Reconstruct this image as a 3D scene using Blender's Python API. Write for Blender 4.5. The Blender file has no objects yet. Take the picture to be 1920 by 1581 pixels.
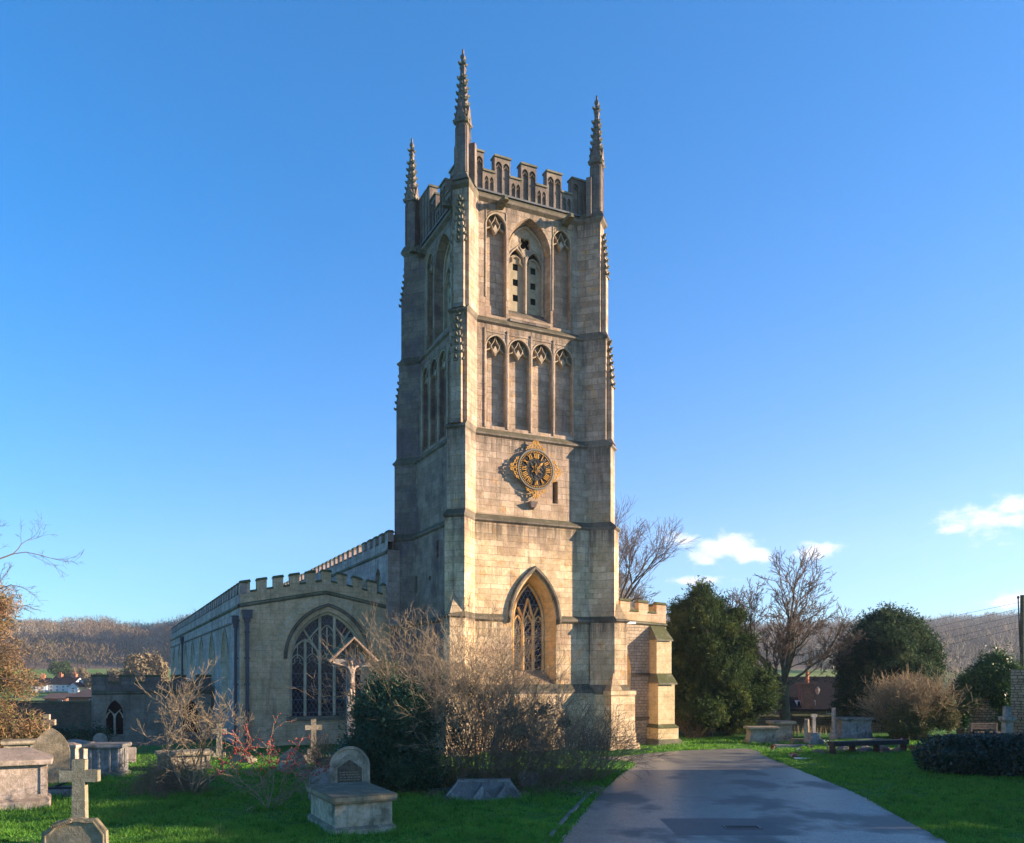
import bpy, math, random
import numpy as np
from mathutils import Vector
from mathutils.geometry import tessellate_polygon

# ------------------------------------------------------------------ camera, sky, sun
EYE = 3.5; F = 1590.0; CX = 960.0; YH = 1265.0      # eye height, focal length and horizon in the photo's pixels (1920x1581)
SUN_EL = 16.0
scene = bpy.context.scene
cam = bpy.data.cameras.new("camera"); camo = bpy.data.objects.new("camera", cam)
scene.collection.objects.link(camo); scene.camera = camo
camo.location = (0, 0, EYE); camo.rotation_euler = (math.radians(90), 0, 0)
cam.sensor_width = 36.0; cam.lens = 36.0 * F / 1920.0
cam.shift_x = 0.0; cam.shift_y = (YH - 790.5) / 1920.0
cam.clip_start = 0.1; cam.clip_end = 6000

world = bpy.data.worlds.new("World"); scene.world = world; world.use_nodes = True
wn = world.node_tree; wn.nodes.clear()
def N(nt, t, **k):
    n = nt.nodes.new(t)
    for a, b in k.items():
        if a == 'ins':
            for i, v in b.items(): n.inputs[i].default_value = v
        else: setattr(n, a, b)
    return n
def L(nt, a, b): nt.links.new(a, b)
out = N(wn, 'ShaderNodeOutputWorld'); bg = N(wn, 'ShaderNodeBackground')
sky = N(wn, 'ShaderNodeTexSky'); sky.sky_type = 'NISHITA'; sky.sun_disc = False
sky.sun_elevation = math.radians(SUN_EL); sky.sun_rotation = math.radians(90)
sky.altitude = 50; sky.air_density = 1.0; sky.dust_density = 0.25; sky.ozone_density = 5.0
bg.inputs[1].default_value = 0.102
# a few low cumulus clouds, placed by direction in the sky
tc = N(wn, 'ShaderNodeTexCoord')
def vmath(nt, op, a, b=None):
    n = nt.nodes.new('ShaderNodeVectorMath'); n.operation = op
    L(nt, a, n.inputs[0])
    if b is not None:
        if hasattr(b, 'links'): L(nt, b, n.inputs[1])
        else: n.inputs[1].default_value = b
    return n
def math_(nt, op, a, b=None, c=None, clamp=False):
    n = nt.nodes.new('ShaderNodeMath'); n.operation = op; n.use_clamp = clamp
    for i, v in enumerate((a, b, c)):
        if v is None: continue
        if hasattr(v, 'links'): L(nt, v, n.inputs[i])
        else: n.inputs[i].default_value = v
    return n.outputs[0]
def cloud(px, py, wx, wy):
    d = Vector(((px - CX) / F, 1.0, (YH - py) / F)).normalized()
    s = vmath(wn, 'SUBTRACT', tc.outputs['Generated'], tuple(d))
    m = vmath(wn, 'MULTIPLY', s.outputs[0], (F / wx, F / wx, F / wy))
    l = vmath(wn, 'LENGTH', m.outputs[0])
    return math_(wn, 'SUBTRACT', 1.0, l.outputs['Value'])
blobs = [(1345, 1028, 108, 38), (1290, 1012, 56, 24), (1405, 1040, 66, 22), (1525, 1034, 56, 21), (1850, 975, 110, 42), (1895, 952, 66, 30),
         (1890, 1130, 66, 24), (1300, 1092, 80, 16), (1790, 990, 50, 20)]
acc = None
for b in blobs:
    v = cloud(*b); acc = v if acc is None else math_(wn, 'MAXIMUM', acc, v)
cn = N(wn, 'ShaderNodeTexNoise', ins={'Scale': 26.0, 'Detail': 9.0, 'Roughness': 0.62})
mp = N(wn, 'ShaderNodeMapping'); mp.inputs['Scale'].default_value = (1, 1, 1.8)
L(wn, tc.outputs['Generated'], mp.inputs[0]); L(wn, mp.outputs[0], cn.inputs['Vector'])
nz = math_(wn, 'MULTIPLY_ADD', cn.outputs['Fac'], 2.6, -1.45)
cf = math_(wn, 'ADD', acc, nz)
mr = N(wn, 'ShaderNodeMapRange', interpolation_type='SMOOTHSTEP', ins={'From Min': 0.0, 'From Max': 0.75, 'To Min': 0.0, 'To Max': 0.85}); L(wn, cf, mr.inputs[0])
cmix = N(wn, 'ShaderNodeMix', data_type='RGBA'); L(wn, mr.outputs[0], cmix.inputs['Factor'])
hs = N(wn, 'ShaderNodeHueSaturation', ins={'Saturation': 1.04, 'Value': 1.0}); tint = N(wn, 'ShaderNodeMix', data_type='RGBA', blend_type='MULTIPLY'); tint.inputs[0].default_value = 1.0
L(wn, sky.outputs[0], tint.inputs['A']); gsep = N(wn, 'ShaderNodeSeparateXYZ'); L(wn, tc.outputs['Generated'], gsep.inputs[0]); gm = N(wn, 'ShaderNodeMapRange', interpolation_type='SMOOTHSTEP', ins={'From Min': 0.0, 'From Max': 0.62}); L(wn, gsep.outputs[2], gm.inputs[0]); gt = N(wn, 'ShaderNodeMix', data_type='RGBA'); L(wn, math_(wn, 'MULTIPLY_ADD', gsep.outputs[0], -.45, gm.outputs[0], clamp=True), gt.inputs['Factor']); gt.inputs['A'].default_value = (.68, .78, .92, 1); gt.inputs['B'].default_value = (.25, .82, 1.03, 1); L(wn, gt.outputs['Result'], tint.inputs['B']); L(wn, tint.outputs['Result'], hs.inputs['Color'])
L(wn, hs.outputs[0], cmix.inputs['A']); cmix.inputs['B'].default_value = (4.3, 4.3, 4.5, 1)
L(wn, cmix.outputs['Result'], bg.inputs[0]); L(wn, bg.outputs[0], out.inputs[0])

sl = bpy.data.lights.new("sun", 'SUN'); so = bpy.data.objects.new("sun", sl); scene.collection.objects.link(so)
sl.energy = 5.0; sl.angle = math.radians(0.5); sl.color = (1.0, 0.78, 0.56)
_e = math.radians(SUN_EL)
so.rotation_euler = Vector((math.cos(_e), 0.0, math.sin(_e))).to_track_quat('Z', 'Y').to_euler()
scene.view_settings.view_transform = 'Standard'; scene.view_settings.look = 'None'
scene.view_settings.exposure = 1.62; scene.view_settings.gamma = 1.0
scene.cycles.max_bounces = 6; scene.cycles.transparent_max_bounces = 8

# ------------------------------------------------------------------ helpers
rng = np.random.default_rng(7); rnd = random.Random(11)
COL = scene.collection
def tag(o, label=None, cat=None, group=None, kind=None):
    if label: o['label'] = label
    if cat: o['category'] = cat
    if group: o['group'] = group
    if kind: o['kind'] = kind
    return o
def empty(name, loc=(0, 0, 0), rz=0.0, **k):
    o = bpy.data.objects.new(name, None); COL.objects.link(o); o.location = loc; o.rotation_euler = (0, 0, rz)
    o.empty_display_size = 0.3
    return tag(o, **k)
def auto_uv(me):
    n = len(me.loops)
    if not n: return
    co = np.empty(len(me.vertices) * 3, np.float32); me.vertices.foreach_get('co', co); co = co.reshape(-1, 3)
    li = np.empty(n, np.int32); me.loops.foreach_get('vertex_index', li)
    nf = len(me.polygons); pn = np.empty(nf * 3, np.float32); me.polygons.foreach_get('normal', pn); pn = pn.reshape(-1, 3)
    lt = np.empty(nf, np.int32); me.polygons.foreach_get('loop_total', lt)
    nn = np.repeat(pn, lt, axis=0); p = co[li]
    t = np.stack([-nn[:, 1], nn[:, 0], np.zeros(n)], 1); ln = np.linalg.norm(t, axis=1)
    flat = ln < 0.2; t[flat] = (1, 0, 0); ln[flat] = 1; t /= ln[:, None]
    u = (p * t).sum(1); v = np.where(flat, p[:, 1], p[:, 2])
    uv = np.stack([u, v], 1).astype(np.float32).ravel()
    me.uv_layers.new(name='UVMap').data.foreach_set('uv', uv)
class MB:
    def __init__(s): s.v = []; s.f = []; s.m = []
    def add(s, vs, fs, m=0):
        b = len(s.v); s.v += [tuple(x) for x in vs]; s.f += [tuple(i + b for i in f) for f in fs]; s.m += [m] * len(fs); return s
    def box(s, x0, x1, y0, y1, z0, z1, m=0):
        return s.add([(x0, y0, z0), (x1, y0, z0), (x1, y1, z0), (x0, y1, z0), (x0, y0, z1), (x1, y0, z1), (x1, y1, z1), (x0, y1, z1)],
              [(0, 3, 2, 1), (4, 5, 6, 7), (0, 1, 5, 4), (1, 2, 6, 5), (2, 3, 7, 6), (3, 0, 4, 7)], m)
    def obox(s, c, e, w, d, z0, z1, m=0, taper=1.0):       # oriented box centred at c (x,y), e = unit width direction
        e = Vector((e[0], e[1])).normalized(); n = Vector((-e.y, e.x)); vs = []
        for z, k in ((z0, 1), (z1, taper)):
            for a, b in ((-1, -1), (1, -1), (1, 1), (-1, 1)):
                q = Vector(c[:2]) + e * (a * w * k / 2) + n * (b * d * k / 2); vs.append((q.x, q.y, z))
        return s.add(vs, [(0, 3, 2, 1), (4, 5, 6, 7), (0, 1, 5, 4), (1, 2, 6, 5), (2, 3, 7, 6), (3, 0, 4, 7)], m)
    def prism(s, poly, z0, z1, m=0, cap=True, poly2=None):
        n = len(poly); q = poly2 or poly
        vs = [(p[0], p[1], z0) for p in poly] + [(p[0], p[1], z1) for p in q]
        fs = [(i, (i + 1) % n, n + (i + 1) % n, n + i) for i in range(n)]
        if cap: fs += [tuple(range(n, 2 * n)), tuple(reversed(range(n)))]
        return s.add(vs, fs, m)
    def lathe(s, prof, c=(0, 0), n=12, m=0):
        vs = [(c[0] + r * math.cos(2 * math.pi * k / n), c[1] + r * math.sin(2 * math.pi * k / n), z) for r, z in prof for k in range(n)]
        fs = [(j * n + k, j * n + (k + 1) % n, (j + 1) * n + (k + 1) % n, (j + 1) * n + k) for j in range(len(prof) - 1) for k in range(n)]
        fs += [tuple(range((len(prof) - 1) * n, len(prof) * n)), tuple(reversed(range(n)))]
        return s.add(vs, fs, m)
    def tube(s, p0, p1, r0, r1=None, n=6, m=0):
        r1 = r0 if r1 is None else r1; p0 = Vector(p0); p1 = Vector(p1); d = (p1 - p0).normalized()
        a = d.orthogonal().normalized(); b = d.cross(a); vs = []
        for p, r in ((p0, r0), (p1, r1)):
            for k in range(n):
                t = 2 * math.pi * k / n; vs.append(p + (a * math.cos(t) + b * math.sin(t)) * r)
        return s.add(vs, [(k, (k + 1) % n, n + (k + 1) % n, n + k) for k in range(n)] + [tuple(range(n, 2 * n)), tuple(reversed(range(n)))], m)
    # ---- things laid on a wall frame: O origin, e horizontal direction, n outward normal; 2-D points are (s, z)
    def wall(s, fr, outer, holes=(), m=0):                  # holes: (loop, depth, back material or None, reveal material)
        O, e, n = fr; P = lambda q, d=0.0: O + e * q[0] - n * d + Vector((0, 0, q[1]))
        loops = [[Vector((q[0], q[1], 0)) for q in outer]] + [[Vector((q[0], q[1], 0)) for q in h[0]] for h in holes]
        flat = [q for l in loops for q in l]; tris = tessellate_polygon(loops)
        vs = [P(q) for q in flat]; fs = []
        for t in tris:
            a, b, c = (vs[i] for i in t)
            fs.append(t if (b - a).cross(c - a).dot(n) > 0 else (t[0], t[2], t[1]))
        s.add(vs, fs, m)
        for h in holes:
            loop, dep, back = h[0], h[1], h[2]; rm = h[3] if len(h) > 3 else m; k = len(loop)
            area = sum(loop[i][0] * loop[(i + 1) % k][1] - loop[(i + 1) % k][0] * loop[i][1] for i in range(k))
            l2 = loop if area * (e.cross(Vector((0, 0, 1))).dot(n)) > 0 else loop[::-1]
            inner = h[4] if len(h) > 4 else None
            if inner is not None and l2 is not loop: inner = inner[::-1]
            l3 = inner or l2
            s.add([P(q) for q in l2] + [P(q, dep) for q in l3], [((i + 1) % k, i, k + i, k + (i + 1) % k) for i in range(k)], rm)
            if back is not None:
                s.plate(fr, l3, dep, back)
        return s
    def plate(s, fr, loop, dep, m=0):
        O, e, n = fr; vs = [O + e * q[0] - n * dep + Vector((0, 0, q[1])) for q in loop]
        t = tessellate_polygon([[Vector((q[0], q[1], 0)) for q in loop]])
        fs = []
        for f in t:
            a, b, c = (vs[i] for i in f)
            fs.append(f if (b - a).cross(c - a).dot(n) > 0 else (f[0], f[2], f[1]))
        return s.add(vs, fs, m)
    def slab(s, fr, loop, d0, d1, m=0):                     # solid outline between depths d0 (front) and d1
        O, e, n = fr; P = lambda q, d: O + e * q[0] - n * d + Vector((0, 0, q[1])); k = len(loop)
        s.plate(fr, loop, d0, m)
        area = sum(loop[i][0] * loop[(i + 1) % k][1] - loop[(i + 1) % k][0] * loop[i][1] for i in range(k))
        l2 = loop if area * (e.cross(Vector((0, 0, 1))).dot(n)) > 0 else loop[::-1]
        s.add([P(q, d0) for q in l2] + [P(q, d1) for q in l2], [(i, (i + 1) % k, k + (i + 1) % k, k + i) for i in range(k)], m)
        O2 = (O - n * d1, e, -n)
        return s.plate(O2, loop, 0, m)
    def rib(s, fr, path, w, d0, d1, m=0, closed=False):     # bar of width w following a path in the wall plane
        O, e, n = fr; k = len(path); ns = []
        for i in range(k):
            a = path[(i - 1) % k] if (closed or i > 0) else None; b = path[(i + 1) % k] if (closed or i < k - 1) else None
            p = path[i]; t = Vector((0, 0))
            if a is not None: t += Vector((p[0] - a[0], p[1] - a[1])).normalized()
            if b is not None: t += Vector((b[0] - p[0], b[1] - p[1])).normalized()
            if t.length < 1e-5: t = Vector((1, 0))
            t.normalize(); ns.append(Vector((-t.y, t.x)))
        P = lambda q, d: O + e * q[0] - n * d + Vector((0, 0, q[1]))
        vs = []
        for p, q in zip(path, ns):
            l = (p[0] + q.x * w / 2, p[1] + q.y * w / 2); r = (p[0] - q.x * w / 2, p[1] - q.y * w / 2)
            vs += [P(l, d1), P(l, d0 + w * .25), P(((l[0] * .7 + r[0] * .3), (l[1] * .7 + r[1] * .3)), d0),
                   P(((l[0] * .3 + r[0] * .7), (l[1] * .3 + r[1] * .7)), d0), P(r, d0 + w * .25), P(r, d1)]
        fs = []
        for i in range(k if closed else k - 1):
            j = (i + 1) % k
            for c in range(5):
                f = (i * 6 + c, j * 6 + c, j * 6 + c + 1, i * 6 + c + 1); fs.append(f)
        if not closed: fs += [tuple(range(6)), tuple(reversed(range((k - 1) * 6, k * 6)))]
        a, b, c = vs[fs[2][0]], vs[fs[2][1]], vs[fs[2][2]]
        if (Vector(b) - Vector(a)).cross(Vector(c) - Vector(a)).dot(n) < 0: fs = [tuple(reversed(f)) for f in fs]
        return s.add(vs, fs, m)
    def obj(s, name, mats, parent=None, smooth=False, bevel=0.0, **k):
        me = bpy.data.meshes.new(name); me.from_pydata([tuple(v) for v in s.v], [], s.f); me.validate(clean_customdata=False)
        if not isinstance(mats, (list, tuple)): mats = [mats]
        for m in mats: me.materials.append(m)
        if len(mats) > 1 and len(me.polygons) == len(s.m): me.polygons.foreach_set('material_index', s.m)
        auto_uv(me)
        if smooth: me.polygons.foreach_set('use_smooth', [True] * len(me.polygons))
        o = bpy.data.objects.new(name, me); COL.objects.link(o)
        if parent is not None: o.parent = parent
        if bevel:
            b = o.modifiers.new('bevel', 'BEVEL'); b.width = bevel; b.segments = 2; b.limit_method = 'ANGLE'; b.angle_limit = math.radians(40)
        return tag(o, **k)
def npobj(name, V, Fc, mat, parent=None, smooth=False, mi=None, **k):
    me = bpy.data.meshes.new(name); V = np.asarray(V, np.float32); Fc = np.asarray(Fc, np.int32); nf, w = Fc.shape
    me.vertices.add(len(V)); me.vertices.foreach_set('co', V.ravel()); me.loops.add(nf * w); me.loops.foreach_set('vertex_index', Fc.ravel())
    me.polygons.add(nf); me.polygons.foreach_set('loop_start', np.arange(0, nf * w, w, dtype=np.int32)); me.polygons.foreach_set('loop_total', np.full(nf, w, np.int32))
    for m in (mat if isinstance(mat, (list, tuple)) else [mat]): me.materials.append(m)
    if mi is not None: me.polygons.foreach_set('material_index', np.asarray(mi, np.int32))
    if smooth: me.polygons.foreach_set('use_smooth', np.ones(nf, bool))
    me.update(calc_edges=True)
    o = bpy.data.objects.new(name, me); COL.objects.link(o)
    if parent is not None: o.parent = parent
    return tag(o, **k)
def copy_tree(o, parent=None):
    c = o.copy(); COL.objects.link(c); c.parent = parent
    for ch in [x for x in bpy.data.objects if x.parent == o]: copy_tree(ch, c)
    return c
def gp(px, py, h=0.0):                                     # a point of the ground (or at height h) seen at this pixel
    d = F * (EYE - h) / (py - YH); return Vector(((px - CX) / F * d, d, h))
def at(px, py, d): return Vector(((px - CX) / F * d, d, EYE + (YH - py) / F * d))

# ------------------------------------------------------------------ materials
def newmat(name, rough=0.9, spec=0.25):
    m = bpy.data.materials.new(name); m.use_nodes = True; nt = m.node_tree; b = nt.nodes['Principled BSDF']
    b.inputs['Roughness'].default_value = rough; b.inputs['Specular IOR Level'].default_value = spec
    return m, nt, b
def mixc(nt, f, a, b, mode='MIX'):
    n = nt.nodes.new('ShaderNodeMix'); n.data_type = 'RGBA'; n.blend_type = mode
    for s, v in (('Factor', f), ('A', a), ('B', b)):
        sock = n.inputs[0] if s == 'Factor' else n.inputs[s] if False else [x for x in n.inputs if x.name == s and x.type == 'RGBA'][0]
        if hasattr(v, 'links'): L(nt, v, sock)
        else: sock.default_value = v if s == 'Factor' else (*v, 1)
    return [x for x in n.outputs if x.type == 'RGBA'][0]
def noise(nt, vec, scale, detail=5, rough=0.6, sc=None):
    n = N(nt, 'ShaderNodeTexNoise', ins={'Scale': scale, 'Detail': detail, 'Roughness': rough})
    if sc:
        mp = N(nt, 'ShaderNodeMapping'); mp.inputs['Scale'].default_value = sc; L(nt, vec, mp.inputs[0]); vec = mp.outputs[0]
    L(nt, vec, n.inputs['Vector']); return n.outputs['Fac']
def ramp(nt, f, lo, hi, a=0.0, b=1.0):
    n = N(nt, 'ShaderNodeMapRange', interpolation_type='SMOOTHSTEP', ins={'From Min': lo, 'From Max': hi, 'To Min': a, 'To Max': b}); L(nt, f, n.inputs[0]); return n.outputs[0]
def bump(nt, b, h, strength=0.5, dist=0.03):
    n = N(nt, 'ShaderNodeBump', ins={'Strength': strength, 'Distance': dist}); L(nt, h, n.inputs['Height']); L(nt, n.outputs[0], b.inputs['Normal']); return n
def stone(name, c1, c2, mortar=(.10, .09, .08), bw=.62, bh=.30, stain=(.10, .09, .10), stain_amt=.6, orange=(.45, .25, .09), orange_amt=.3,
          streak=.35, moss=(.07, .068, .045), moss_amt=.7, msize=.012, white=.15, bumps=.6, joints=.7, zcol=None, sc=1.0, runoff=()):
    m, nt, b = newmat(name, .92, .15)
    tc = N(nt, 'ShaderNodeTexCoord'); ob = tc.outputs['Object']; geo = N(nt, 'ShaderNodeNewGeometry')
    wob = noise(nt, ob, 1.7, 2); off = vmath(nt, 'SCALE', tc.outputs['UV']); off.inputs[3].default_value = 1.0
    uvw = N(nt, 'ShaderNodeVectorMath', operation='ADD'); L(nt, tc.outputs['UV'], uvw.inputs[0])
    cmb = N(nt, 'ShaderNodeCombineXYZ'); L(nt, math_(nt, 'MULTIPLY', wob, .05), cmb.inputs[0]); zn = noise(nt, ob, 1.0, 1, .5, (.0, .0, 1.1)); L(nt, math_(nt, 'MULTIPLY_ADD', wob, .04, math_(nt, 'MULTIPLY', zn, bh * 2.2)), cmb.inputs[1]); L(nt, cmb.outputs[0], uvw.inputs[1])
    br = N(nt, 'ShaderNodeTexBrick', offset=.43, squash=.72, squash_frequency=3, ins={'Color1': (0, 0, 0, 1), 'Color2': (1, 1, 1, 1), 'Mortar': (.5, .5, .5, 1), 'Scale': 1.0, 'Mortar Size': msize, 'Mortar Smooth': .4, 'Bias': 0.0, 'Brick Width': bw, 'Row Height': bh})
    L(nt, uvw.outputs[0], br.inputs['Vector'])
    col = mixc(nt, br.outputs['Color'], c1, c2)
    n1 = noise(nt, ob, .55 * sc, 6); n2 = noise(nt, ob, 2.3 * sc, 6, .7); n3 = noise(nt, ob, 14 * (1 + (sc - 1) * .25), 5, .7); st = noise(nt, ob, 1.0 * sc, 5, .65, (2.6, 2.6, .22))
    if zcol:                                                # the stone itself changes up the building
        sp = N(nt, 'ShaderNodeSeparateXYZ'); L(nt, ob, sp.inputs[0])
        zz = math_(nt, 'MULTIPLY_ADD', n1, 3.0, sp.outputs[2]); col = mixc(nt, ramp(nt, zz, zcol[1], zcol[2]), col, mixc(nt, br.outputs['Color'], zcol[0][0], zcol[0][1]))
    col = mixc(nt, ramp(nt, n2, .56, .68, 0, orange_amt), col, orange)
    col = mixc(nt, ramp(nt, n1, .47, .66, 0, stain_amt), col, stain)
    col = mixc(nt, ramp(nt, st, .52, .72, 0, streak), col, (.05, .048, .05))
    col = mixc(nt, ramp(nt, n3, .60, .74, 0, white), col, (.55, .54, .50)); n4 = noise(nt, ob, 5.5 * sc, 6, .75, (1, 1, .6)); col = mixc(nt, ramp(nt, n4, .54, .70, 0, .38), col, (.10, .08, .06), 'MIX')
    mm = math_(nt, 'MULTIPLY', ramp(nt, noise(nt, ob, 1.35 * sc, 7, .72), .36, .62, .84, 1.13), ramp(nt, noise(nt, ob, 9.0, 5, .75), .34, .60, .87, 1.06)); cm_ = N(nt, 'ShaderNodeCombineColor'); L(nt, mm, cm_.inputs[0]); L(nt, mm, cm_.inputs[1]); L(nt, math_(nt, 'MULTIPLY', mm, math_(nt, 'MULTIPLY_ADD', mm, .25, .77)), cm_.inputs[2]); col = mixc(nt, 1.0, col, cm_.outputs[0], 'MULTIPLY')
    if runoff:
        sz = N(nt, 'ShaderNodeSeparateXYZ'); L(nt, ob, sz.inputs[0]); st2 = noise(nt, ob, 1.0, 6, .7, (5.0, 5.0, .35)); acc = None
        for zz_ in runoff:
            r_ = math_(nt, 'MULTIPLY', ramp(nt, sz.outputs[2], zz_ - 1.5, zz_ - .1), math_(nt, 'LESS_THAN', sz.outputs[2], zz_)); acc = r_ if acc is None else math_(nt, 'MAXIMUM', acc, r_)
        col = mixc(nt, math_(nt, 'MULTIPLY', acc, ramp(nt, st2, .40, .62, .1, .8)), col, (.085, .07, .055))
    col = mixc(nt, ramp(nt, n3, .40, .26, 0, .35), col, (.06, .05, .045))
    sep = N(nt, 'ShaderNodeSeparateXYZ'); L(nt, geo.outputs['Normal'], sep.inputs[0])
    up = math_(nt, 'MULTIPLY', ramp(nt, sep.outputs[2], .15, .5), ramp(nt, noise(nt, ob, 4, 4), .30, .5, .35, moss_amt))
    col = mixc(nt, up, col, moss)
    mj = math_(nt, 'MULTIPLY', br.outputs['Fac'], ramp(nt, n2, .3, .55, .15 * joints, joints)); mj = math_(nt, 'MULTIPLY', mj, math_(nt, 'SUBTRACT', 1.0, up))
    col = mixc(nt, mj, col, mortar)
    L(nt, col, b.inputs['Base Color'])
    h = math_(nt, 'ADD', math_(nt, 'MULTIPLY', n3, .8), math_(nt, 'MULTIPLY', br.outputs['Fac'], -.8 * joints)); h = math_(nt, 'ADD', h, math_(nt, 'MULTIPLY', n2, .9))
    h = math_(nt, 'ADD', h, math_(nt, 'MULTIPLY', br.outputs['Color'], .25))
    bump(nt, b, h, bumps, .035)
    return m
def flat(name, c, rough=.7, var=.25, scale=8.0, spec=.3, metal=0.0, bmp=.3, c2=None, trans=0.0):
    m, nt, b = newmat(name, rough, spec); tc = N(nt, 'ShaderNodeTexCoord'); n = noise(nt, tc.outputs['Object'], scale, 5, .65)
    c2 = c2 or tuple(x * (1 - var * 1.6) for x in c)
    L(nt, mixc(nt, ramp(nt, n, .35, .65), c, c2), b.inputs['Base Color']); b.inputs['Metallic'].default_value = metal
    if bmp: bump(nt, b, n, bmp, .02)
    return m
def foliage(name, c1, c2, c3=None, rough=.55, spec=.3, scale=1.2, trans=.25):
    m, nt, b = newmat(name, rough, spec); tc = N(nt, 'ShaderNodeTexCoord'); n = noise(nt, tc.outputs['Object'], scale, 4); n2 = noise(nt, tc.outputs['Object'], scale * 14, 2)
    col = mixc(nt, ramp(nt, n2, .3, .7), c1, c2)
    if c3: col = mixc(nt, ramp(nt, n, .5, .68), col, c3)
    L(nt, col, b.inputs['Base Color'])
    if trans:
        t = N(nt, 'ShaderNodeBsdfTranslucent'); L(nt, col, t.inputs[0]); mx = N(nt, 'ShaderNodeMixShader', ins={0: trans})
        L(nt, b.outputs[0], mx.inputs[1]); L(nt, t.outputs[0], mx.inputs[2]); L(nt, mx.outputs[0], nt.nodes['Material Output'].inputs[0])
    return m
M = {}
M['tower'] = stone('tower_stone', (.55, .39, .22), (.80, .60, .36), stain=(.34, .225, .15), stain_amt=.65, orange=(.62, .33, .10), orange_amt=.75, streak=.5,
                   zcol=(((.32, .235, .165), (.51, .385, .275)), 9.5, 14.5), runoff=(6.1, 10.5, 14.4, 19.55, 25.25), bw=.64, bh=.31, white=.28, joints=.45, bumps=1.0)
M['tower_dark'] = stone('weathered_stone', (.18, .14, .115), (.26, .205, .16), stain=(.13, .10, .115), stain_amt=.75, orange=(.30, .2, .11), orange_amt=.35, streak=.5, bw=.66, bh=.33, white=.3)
M['tower_n'] = stone('weathered_north_stone', (.22, .155, .11), (.32, .235, .17), stain=(.13, .08, .075), stain_amt=.9, orange=(.34, .24, .14), orange_amt=.4, streak=.5, bw=.66, bh=.33, white=.35, joints=.4)  # darker than the tower stone: shade of the north face painted in
M['tracery'] = stone('tracery_stone', (.54, .43, .29), (.62, .50, .35), stain_amt=.2, orange_amt=.1, joints=.2, bw=.5, bh=.6, streak=.2)
M['honey'] = stone('honey_stone', (.60, .38, .15), (.66, .43, .19), stain=(.5, .3, .12), stain_amt=.25, orange=(.62, .32, .09), orange_amt=.5, streak=.08, joints=.25, white=.08, bumps=.4)
M['parapet'] = stone('parapet_stone', (.19, .15, .12), (.26, .21, .165), stain=(.10, .08, .075), stain_amt=.6, orange_amt=.1, streak=.6, joints=.4, moss=(.05, .05, .03), white=.3)
M['string'] = stone('string_stone', (.17, .14, .10), (.23, .19, .14), stain=(.05, .045, .035), stain_amt=.8, orange_amt=.05, streak=.5, joints=.3, moss=(.07, .065, .035), moss_amt=.75, white=.55)
M['aisle'] = stone('aisle_ashlar', (.60, .395, .225), (.70, .47, .28), stain=(.42, .32, .22), stain_amt=.6, orange=(.55, .34, .15), orange_amt=.4, streak=.45, bw=.62, bh=.26, white=.3, joints=.35)
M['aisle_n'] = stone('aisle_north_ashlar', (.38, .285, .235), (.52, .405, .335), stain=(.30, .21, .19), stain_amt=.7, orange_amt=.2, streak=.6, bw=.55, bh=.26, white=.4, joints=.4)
M['rubble'] = stone('coursed_rubble', (.40, .31, .20), (.50, .39, .26), stain=(.30, .23, .16), stain_amt=.4, bw=.30, bh=.15, msize=.016, joints=.95, orange_amt=.2, streak=.15, mortar=(.14, .12, .10))
M['mossy'] = stone('mossy_coping', (.17, .16, .11), (.24, .22, .15), stain=(.08, .08, .05), stain_amt=.7, orange_amt=.05, moss=(.075, .082, .028), moss_amt=.85, joints=.2, streak=.4)
M['ash_but'] = stone('buttress_ashlar', (.58, .45, .25), (.64, .50, .29), stain=(.50, .37, .2), stain_amt=.3, orange=(.6, .38, .14), orange_amt=.35, streak=.1, joints=.3, white=.12, moss=(.09, .10, .03))
M['crocket'] = flat('lichened_carving', (.20, .185, .13), .95, .3, 9, .1, c2=(.10, .10, .065), bmp=.8)
M['tomb'] = stone('tomb_stone', (.40, .33, .22), (.45, .37, .26), stain=(.15, .125, .08), stain_amt=.8, orange=(.40, .30, .14), orange_amt=.3, joints=0, streak=.3, moss=(.09, .08, .055), moss_amt=.6, white=.35, sc=3.2)
M['tomb_pale'] = stone('pale_tomb_stone', (.46, .38, .25), (.50, .42, .29), stain=(.13, .115, .07), stain_amt=.85, orange=(.3, .26, .10), orange_amt=.3, joints=0, streak=.4, moss=(.12, .10, .07), moss_amt=.7, white=.6, sc=3.2)
M['tomb_grey'] = stone('grey_tomb_stone', (.30, .28, .25), (.36, .34, .30), stain=(.09, .09, .075), stain_amt=.8, orange_amt=.05, joints=0, streak=.5, white=.5, moss=(.12, .10, .08), sc=3.2)
M['tomb_brown'] = stone('brown_headstone', (.32, .25, .15), (.37, .29, .185), stain=(.17, .14, .08), stain_amt=.6, orange_amt=.1, joints=0, streak=.15, white=.12, sc=3.2)
M['tomb_pink'] = stone('pinkish_tomb_stone', (.42, .33, .26), (.48, .38, .30), stain=(.18, .15, .11), stain_amt=.6, orange_amt=.1, joints=0, streak=.15, white=.25, moss=(.17, .13, .1), moss_amt=.7, sc=3.2)
M['cross'] = stone('speckled_cross_stone', (.30, .26, .17), (.34, .30, .20), stain=(.16, .14, .09), stain_amt=.5, orange_amt=.05, joints=0, streak=.1, white=.7, bumps=1.0, sc=3.2)
M['lead'] = flat('lead_pipe', (.05, .065, .09), .5, .2, 6, .5, bmp=.2)
M['leadroof'] = flat('lead_roof', (.12, .13, .14), .6, .2, 3, .4)
M['gold'] = flat('gilding', (.55, .30, .07), .5, .15, 20, .5, metal=.75, bmp=.15)
M['black'] = flat('black_ironwork', (.012, .011, .010), .5, .2, 20, .4, bmp=.1)
M['ring'] = flat('grey_clock_ring', (.16, .14, .11), .6, .2, 20, .4, bmp=.1)
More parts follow.
